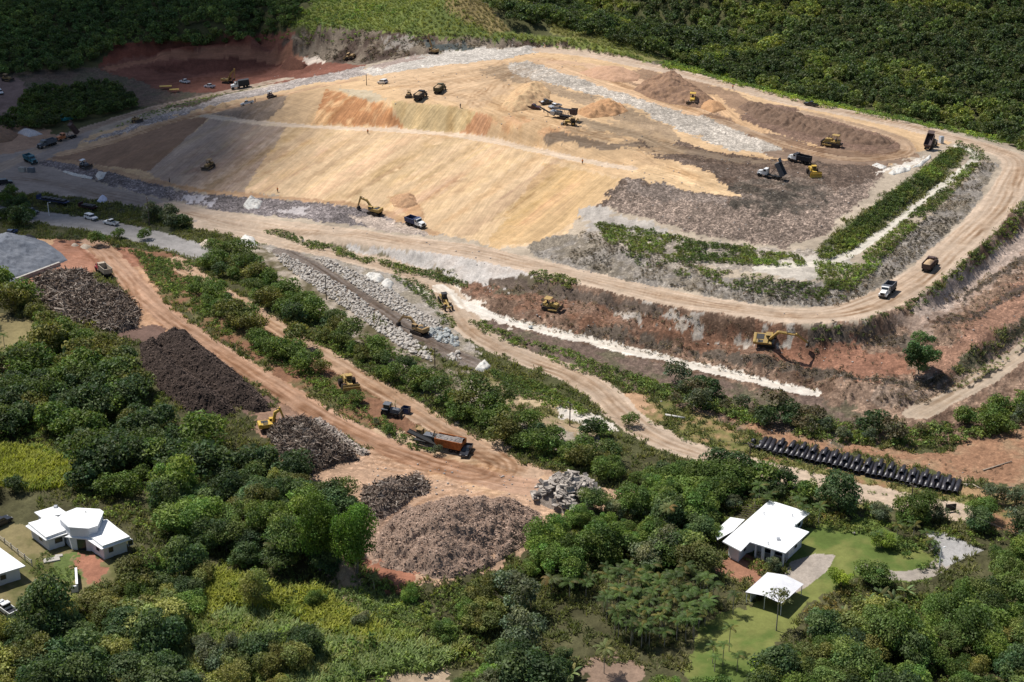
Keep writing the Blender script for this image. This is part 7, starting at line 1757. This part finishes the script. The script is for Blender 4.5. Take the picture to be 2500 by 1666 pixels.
heap('dug_soil', 'fresh reddish spoil behind the navy dump truck', 'soil heap', [(950,488),(975,474),(1012,476),(1020,500),(990,510),(960,505)], 1.2, heapmat('spoil', (.50, .31, .18), (.40, .24, .14)), .9, seed=28)
heap('clay_bank', 'dry bank of clods on the slope under the twin tall trees', 'soil heap', [(806,1372),(850,1366),(872,1400),(880,1440),(850,1440),(815,1410)], 1.6, heapmat('dry_clods', (.36, .26, .17), (.28, .2, .13)), .8, seed=29)
# sheets thrown over the ground
def tarp(label, P, H, m, seed): return heap('tarpaulin', label, 'tarpaulin', P, H, m, .75, power=.55, seed=seed, step=.25)
tarp('ragged white tarpaulin on the litter bank above the haul road', [(594,500),(606,484),(616,480),(640,492),(632,510),(606,512)], .8, TARPW, 41)
tarp('white tarpaulin over a heap beside the junction of the lower roads', [(1158,905),(1168,892),(1184,882),(1200,898),(1186,908)], 1.6, TARPW, 42)
tarp('cream tarpaulin upper of the two on the pale boulder row', [(888,676),(900,666),(930,670),(940,682),(925,692),(900,686)], 1.0, TARPW, 43)
tarp('cream tarpaulin lower of the two on the pale boulder row', [(930,692),(945,680),(962,692),(955,706),(935,704)], 1.0, TARPW, 44)
tarp('white sheet at the left end of the strip along the plateau edge', [(2168,424),(2180,414),(2226,408),(2222,418),(2180,428)], .5, TARPW, 45)
tarp('white sheet at the right end of the strip along the plateau edge', [(2226,410),(2240,402),(2272,378),(2274,386),(2248,408)], .5, TARPW, 46)
tarp('white sheet lying flat on the plateau before the other sheets', [(2128,404),(2140,398),(2166,408),(2158,414)], .3, TARPW, 47)
tarp('pale lilac tarpaulin between the trees above the paved road', [(236,494),(244,484),(262,486),(258,496)], 1.3, LILAC, 48)
tarp('dirty white sheet on the litter strip by the shaded road', [(232,430),(240,420),(262,422),(252,436),(240,440)], .7, TARPW, 49)
tarp('long white strip of sheeting beside the shaded road', [(152,420),(160,418),(200,428),(228,434),(222,438),(180,430)], .5, TARPW, 50)

# ------------------------------------------------------------------ boulders along the channel
BM = []
for i in range(8):
    bm = bmesh.new(); bmesh.ops.create_icosphere(bm, subdivisions=2, radius=.5); rg = np.random.default_rng(200 + i)
    for _ in range(7):
        n_ = Vector(unit(rg.normal(size=3))); d_ = .27 + .14 * rg.random()
        for v in bm.verts:
            e = v.co.dot(n_) - d_
            if e > 0: v.co -= n_ * e
    for v in bm.verts: v.co += Vector(rg.normal(size=3)) * .012
    BM.append(bm)
BW = heapmat('white_limestone', (.56, .515, .46), (.34, .295, .25), .9, .6); BG_ = heapmat('grey_limestone', (.33, .35, .34), (.46, .46, .44), 1.5, .4)
BMW = [bm_mesh('boulder', b_.copy(), BW) for b_ in BM]; BMG = [bm_mesh('boulder', b_.copy(), BG_) for b_ in BM]
for b_ in BM: b_.free()
rocks = []
for P, nm in (([(672,622),(700,624),(770,660),(840,700),(900,745),(960,792),(1010,830),(1048,862),(1055,885),(1000,862),(930,815),(860,765),(790,718),(720,670),(680,640)], 'w'),
              ([(768,632),(800,636),(860,660),(930,695),(990,730),(1030,770),(1010,790),(950,752),(880,708),(810,662)], 'w'), ([(1005,750),(1050,775),(1090,805),(1125,835),(1115,846),(1070,835),(1030,805),(1000,785)], 'g'), ([(1092,868),(1118,862),(1125,880),(1100,884)], 'w')):
    for p in place(P, .86, seed=77 + len(rocks)): rocks.append((p, nm))
rocks.sort(key=lambda q: math.hypot(q[0][0], q[0][1]))
NR = 290
for p, nm in rocks[:NR]:
    o = link('boulder', random.choice(BMW if nm == 'w' else BMG)); s = random.uniform(.45, .85) if random.random() < .5 else random.uniform(.85, 1.6)
    o.location = (p[0], p[1], p[2] + .18 * s); o.scale = (s * random.uniform(.85, 1.2), s, s * random.uniform(.65, .95)); o.rotation_euler = (random.uniform(-.4, .4), random.uniform(-.4, .4), random.random() * 6.28)
    if nm == 'w': tag(o, 'white boulder in the pale rows lining the grey channel', 'boulder', 'white boulders along the channel')
    else: tag(o, 'blue grey boulder at the lower right end of the rows', 'boulder', 'grey boulders at the end of the channel')
bm = bmesh.new()
for p, nm in rocks[NR:]:
    s = random.uniform(.5, 1.35); n0 = len(bm.verts); bm.from_mesh(random.choice(BMW)); bm.verts.ensure_lookup_table()
    M = Matrix.Translation((p[0], p[1], p[2] + .18 * s)) @ Euler((random.uniform(-.4, .4), random.uniform(-.4, .4), random.random() * 6.28)).to_matrix().to_4x4() @ Matrix.Diagonal((s, s * .9, s * .8, 1))
    for v in bm.verts[n0:]: v.co = M @ v.co
tag(link('far_boulders', bm_mesh('far_boulders', bm, BW)), 'more white boulders at the upper end of the two rows', 'boulders', kind='stuff')
print('rocks', len(rocks))
# scattered stones on the bare banks
bm = bmesh.new(); rg = np.random.default_rng(33)
for P, n_ in (([(1130,690),(1440,735),(1960,830),(2230,800),(2560,520),(2560,830),(2240,1000),(1990,960),(1600,860),(1200,770)], 420), ([(1470,505),(1700,570),(1890,600),(2010,575),(2160,425),(1900,410),(1560,400)], 240), ([(900,1260),(1300,1230),(1420,1190),(1200,1130),(900,1120)], 130), ([(1500,960),(1700,1000),(2350,1190),(2500,1240),(2500,1180),(1800,1010)], 120), ([(700,160),(900,170),(560,240),(330,310)], 80), ([(800,215),(1000,165),(1330,125),(1700,200),(2100,320),(1900,400),(1500,420),(1200,330)], 330), ([(500,540),(900,600),(1400,690),(1960,790),(2100,780),(1900,745),(1200,610),(700,540)], 160)):
    W = poly_world(P); lo, hi = W.min(0), W.max(0); q = rg.uniform(lo, hi, size=(n_ * 3, 2)); q = q[inside(q[:, 0], q[:, 1], W)][:n_]
    for x, y in q:
        s = .2 + .5 * rg.random() ** 2.5; n0 = len(bm.verts); bmesh.ops.create_icosphere(bm, subdivisions=1, radius=.5 * s, matrix=Matrix.Translation((x, y, gz(x, y) + .15 * s)) @ Matrix.Diagonal((1, .8, .7, 1)) @ Euler(tuple(rg.random(3) * 6)).to_matrix().to_4x4())
tag(link('loose_stones', bm_mesh('loose_stones', bm, heapmat('pale_loose_stone', (.5, .45, .4), (.34, .3, .27)))), 'loose pale stones scattered over the bare banks', 'stones', kind='stuff')

# ------------------------------------------------------------------ black pipes
pa, pb = at(1846, 1100), at(2338, 1212)
axis = (at(1898, 1078) - at(1884, 1102)); axis.z = 0; axis.normalize()
m = MB(); m.pipe((0, 0, 0), (6.0, 0, 0), .56, .05).pipe((-.25, 0, 0), (.3, 0, 0), .60, .07); PIPE = bm_mesh('drainage_pipe', m.bm, HDPE, True)
m = MB(); m.pipe((0, 0, 0), (3.6, 0, 0), .46, .05).pipe((-.2, 0, 0), (.2, 0, 0), .52, .06); PIPE2 = bm_mesh('drainage_pipe', m.bm, HDPE, True)
m = MB(); m.pipe((0, 0, 0), (.8, 0, 0), .55, .06); RINGP = bm_mesh('pipe_ring', m.bm, HDPE, True)
NP = 36; rzp = math.atan2(axis.y, axis.x)
for i in range(NP):
    p = pa.lerp(pb, (i + .5) / NP); z = gz(p.x, p.y); zm = max(z, gz(p.x + axis.x * 5, p.y + axis.y * 5)); dz = gz(p.x + axis.x * 5, p.y + axis.y * 5) - z
    o = link('drainage_pipe', PIPE, None, (p.x, p.y, z + .58)); o.rotation_euler = (0, -math.atan2(dz, 5), rzp + random.uniform(-.05, .05)); o.location += axis * random.uniform(-.35, .35)
    tag(o, 'black plastic pipe lying on the ground in the bottom row', 'pipe', 'black pipes of the bottom row')
    if i % 2 and 1 < i < NP - 1:
        q = pa.lerp(pb, (i + 1.0) / NP) + axis * (2.3 + random.uniform(-.3, .5)); o = link('drainage_pipe', PIPE2, None, (q.x, q.y, z + 1.42 + dz * .45)); o.rotation_euler = (0, -math.atan2(dz, 5), rzp + random.uniform(-.02, .02))
        tag(o, 'shorter black plastic pipe resting on top of the row', 'pipe', 'black pipes of the upper row')
for i, (px, py) in enumerate(((1838,1096),(1843,1084),(1853,1100),(1862,1088))):
    p = at(px, py); o = link('pipe_ring', RINGP, None, (p.x, p.y, p.z + .55)); o.rotation_euler = (0, 0, rzp + 1.0)
    tag(o, 'short black pipe ring at the left end of the pipe row', 'pipe', 'black pipe rings')

# ------------------------------------------------------------------ poles, wires, small things
def pole(label, px, py, h, arm=True, m=WOODP, name='utility_pole', lamp=False):
    p = at(px, py); r = thing(name, label, 'pole', p, .5)
    MB().tube((0, 0, -.5), (0, 0, h), .16, .11, n=10).part('shaft', m, r)
    if arm: MB().box((0, 0, h - .5), (.14, 2.0, .14)).part('crossarm', m, r); [MB().tube((0, y, h - .42), (0, y, h - .2), .05, n=8).part('insulator', LENS, r) for y in (-.85, .85)]
    if lamp: MB().box((.35, 0, h), (.8, .1, .08)).box((.75, 0, h - .02), (.45, .25, .14), bev=.03).part('lamp_head', WHITEP, r)
    return Vector((p.x, p.y, p.z + h - .3))
u1 = pole('tall dark utility pole among the shaded trees below the mound', 365, 552, 9.5)
u2 = pole('dark pole rising from the belt at the upper boulder row', 797, 732, 7)
u3 = pole('dark pole at the lower end of the boulder rows', 1062, 905, 6)
u4 = pole('leaning pole beside the white patch at the lower junction', 1391, 1040, 6)
u5 = pole('pole on the lower road left of the black pipes', 1829, 1142, 6)
u6 = pole('pole behind the garden in front of the pipe row', 2222, 1250, 6.5)
pole('thin bare pole on the mound top near the white wagon', 895, 209, 4.4, False)
pole('white lamp post in the garden by the curved drive', 2293, 1385, 4.2, False, WHITEP, 'lamp_post', True)
pole('pale lamp post in the shade above the paved road', 120, 528, 4.5, False, WHITEP, 'lamp_post', True)
u7 = pole('pole at the right edge beyond the asphalt apron', 2540, 1400, 7)
def wire(label, a, b, sag):
    cu = MB(); p = a
    for i in range(1, 13):
        t_ = i / 12; q = a.lerp(b, t_) - Vector((0, 0, sag * 4 * t_ * (1 - t_))); tube(cu.bm, p, q, .025, .025, 4, False); p = q
    tag(cu.part('power_line', DARKMETAL), label, 'cable')
wire('sagging power line between the upper two belt poles', u2, u3, 1.2); wire('sagging power line crossing the belt to the leaning pole', u3, u4, 1.2); wire('power line from the leaning pole to the lower road pole', u4, u5, 1.5); wire('power line along the pipe row to the garden pole', u5, u6, 1.3); wire('power line leaving the garden pole towards the right edge', u6, u7, 1.0)
p = at(991, 1008); bi = thing('waste_bin', 'open dark steel bin on the red ground beside the tractor', 'skip', p, -.4)
m = MB()
for s in (-1, 1): m.box((0, s * .75, .75), (1.7, .08, 1.3)); m.box((s * .85, 0, .75), (.08, 1.42, 1.3))
m.box((0, 0, .15), (1.6, 1.4, .1)); m.part('shell', NAVY, bi); m = MB()
for s in (-1, 1): m.box((0, s * .78, 1.4), (1.9, .14, .1)); m.box((s * .88, 0, 1.4), (.14, 1.42, .1))
m.part('rim', DARKMETAL, bi)
p = at(2297, 350); pt = thing('portable_toilet', 'white portable toilet beside the truck with raised bed', 'toilet', p, .4)
MB().box((0, 0, 1.15), (1.3, 1.3, 2.3), bev=.05).part('cabin', WALLW, pt); MB().box((0, 0, 2.38), (1.4, 1.4, .2), bev=.08, top=(.8, .8)).part('roof', SILVER, pt); MB().box((-.1, -.67, 1.15), (.8, .04, 1.9)).part('door', SILVER, pt)
p = at(2283, 352); tk = thing('water_tank', 'low grey tank beside the portable toilet', 'tank', p, .3)
MB().tube((0, 0, .1), (0, 0, 1.4), .8, n=16).tube((0, 0, 1.4), (0, 0, 1.65), .8, .3, n=16).part('shell', SILVER, tk); MB().tube((0, 0, 1.65), (0, 0, 1.78), .25, n=12).part('lid', DARKMETAL, tk)
for i, (px, py, lb) in enumerate(((55, 420, 'pale concrete block nearest the left edge by the teal truck'), (77, 421, 'grey concrete block right of the pale one by the teal truck'))):
    p = at(px, py); o = MB().box((0, 0, .8), (2.3, 1.6, 1.7), bev=.06).box((0, 0, 1.7), (1.9, 1.2, .12)).part('concrete_block', CONC if i == 0 else GREYT); o.location = p; o.rotation_euler = (0, 0, -.3); tag(o, lb, 'block')
for (x0, y0, x1, y1, lb) in ((128, 292, 172, 280, 'turquoise pipe bundle behind the other beside the dark wood'), (150, 297, 192, 286, 'turquoise pipe bundle nearer the haul road')):
    a_, b_ = at(x0, y0), at(x1, y1); d = b_ - a_; r = thing('pipe_bundle', lb, 'pipe bundle', (a_ + b_) / 2, math.atan2(d.y, d.x)); L_ = d.length
    m = MB()
    for j in range(5):
        for k_ in range(2): m.tube((-L_ / 2, (j - 2) * .5, .3 + k_ * .45), (L_ / 2, (j - 2) * .5, .3 + k_ * .45), .24, n=10)
    m.part('pipes', TURQ, r); m = MB(); [m.box((x, 0, .06), (.2, 2.8, .12)) for x in (-L_ * .3, L_ * .3)]; m.part('bearers', WOODP, r)
for px, py, w, lb in ((405, 218, 5.2, 'large yellow steel deck on legs at the edge of the red pit'), (426, 226, 4.0, 'smaller yellow steel deck on legs at the edge of the red pit')):
    p = at(px, py); r = thing('steel_deck', lb, 'platform', p, .2); MB().box((0, 0, 1.3), (w, 2.6, .18), bev=.03).part('deck', BRIGHTY, r)
    for x in (-.4, .4):
        for y in (-1, 1): MB().box((x * w, y, .6), (.14, .14, 1.4)).part('leg', OCHRE, r)
for x0, y0, x1, y1, rr, lb, mm in ((1624, 1016, 1672, 1024, .3, 'white pipe lying on the green flat above the black pipes', TARPW), (2352, 1184, 2372, 1184, .16, 'pale timber lying at the right end of the black pipes', BEIGEB), (2374, 1184, 2392, 1194, .16, 'pale timber lying askew beyond the black pipes', BEIGEB), (2420, 1198, 2470, 1192, .2, 'long log lying at the edge of the red flat', BEIGEB), (2400, 1150, 2470, 1128, .15, 'bleached fallen trunk in the brush beyond the pipes', BEIGEB), (1776, 985, 1779, 970, .12, 'pale stake leaning in the dark brush', BEIGEB)):
    a_, b_ = at(x0, y0), at(x1, y1); m = MB(); m.tube((0, 0, 0), (b_ - a_), rr, rr * .85, n=10); o = m.part('pipe' if 'pipe lying' in lb else 'log', mm, None, True); o.location = a_ + Vector((0, 0, rr)); tag(o, lb, 'pipe' if 'pipe lying' in lb else 'log')
p = at(2320, 1250); o = MB().box((0, 0, 1.0), (2.2, .12, 1.6), rz=.2).box((-1.0, .1, .8), (.12, .12, 2.2)).box((1.0, -.1, .8), (.12, .12, 2.2)).part('dark_board', DARKMETAL); o.location = p; tag(o, 'dark board on two posts at the end of the dirt road', 'board')
p = at(1296, 802); o = link('stray_boulder', BMG[0], None, (p.x, p.y, p.z + .4)); o.scale = (1.4, 1.2, 1.0); tag(o, 'single dark rock lying on the white track', 'boulder')
p = at(2085, 1305); o = link('stray_boulder', BMW[1], None, (p.x, p.y, p.z + .3)); o.scale = (.7, .7, .6); tag(o, 'small pale stone on the lawn near the planted bed', 'boulder')

# ------------------------------------------------------------------ the cloud whose shadow lies over the upper left
cm, t, b = new_mat('cloud_white'); k = NT(t); b.inputs['Base Color'].default_value = (.9, .9, .92, 1); set_rough(b, 1.0, 0.0)
trn = k.n('ShaderNodeBsdfTransparent'); mx = k.n('ShaderNodeMixShader', {0: .14}); t.links.new(b.outputs[0], mx.inputs[1]); t.links.new(trn.outputs[0], mx.inputs[2]); t.links.new(mx.outputs[0], t.nodes['Material Output'].inputs['Surface'])
bm = bmesh.new(); rg = np.random.default_rng(4); DC = 5200.0
CL = poly_world([(-500,620),(-300,560),(-40,545),(150,560),(330,565),(450,530),(520,470),(490,400),(520,310),(420,255),(420,215),(560,190),(640,130),(690,80),(700,30),(700,-60),(300,-160),(-500,-100),(-900,300)], 40)
lo, hi = CL.min(0), CL.max(0); n_ = 0
qx, qy = np.meshgrid(np.arange(lo[0], hi[0], 17.0), np.arange(lo[1], hi[1], 17.0)); qx = qx.ravel() + rg.uniform(-6, 6, qx.size); qy = qy.ravel() + rg.uniform(-6, 6, qy.size)
mk = inside(qx, qy, CL)
CL2 = poly_world([(300,250),(420,215),(560,195),(760,150),(760,60),(800,-40),(600,-60),(300,100)], 40); CL3 = poly_world([(400,280),(520,260),(700,270),(900,330),(860,500),(640,500),(420,500)], 40)
mk |= (inside(qx, qy, CL2) & (rg.random(qx.size) < .55)) | (inside(qx, qy, CL3) & (rg.random(qx.size) < .8 * np.clip(1.5 - (qx - CL3[:, 0].min()) / (CL3[:, 0].max() - CL3[:, 0].min()) * 1.4, 0, 1)))
for x, y in zip(qx[mk], qy[mk]):
    c = Vector((x, y, gz(x, y))) + SUN_DIR * (DC + rg.normal() * 25); rr = 12 + 9 * rg.random()
    bmesh.ops.create_icosphere(bm, subdivisions=2, radius=rr, matrix=Matrix.Translation(c) @ Matrix.Diagonal((1.1, 1.1, .8, 1)))
me = bm_mesh('cloud', bm, cm, True); o = link('cloud', me); o['kind'] = 'structure'
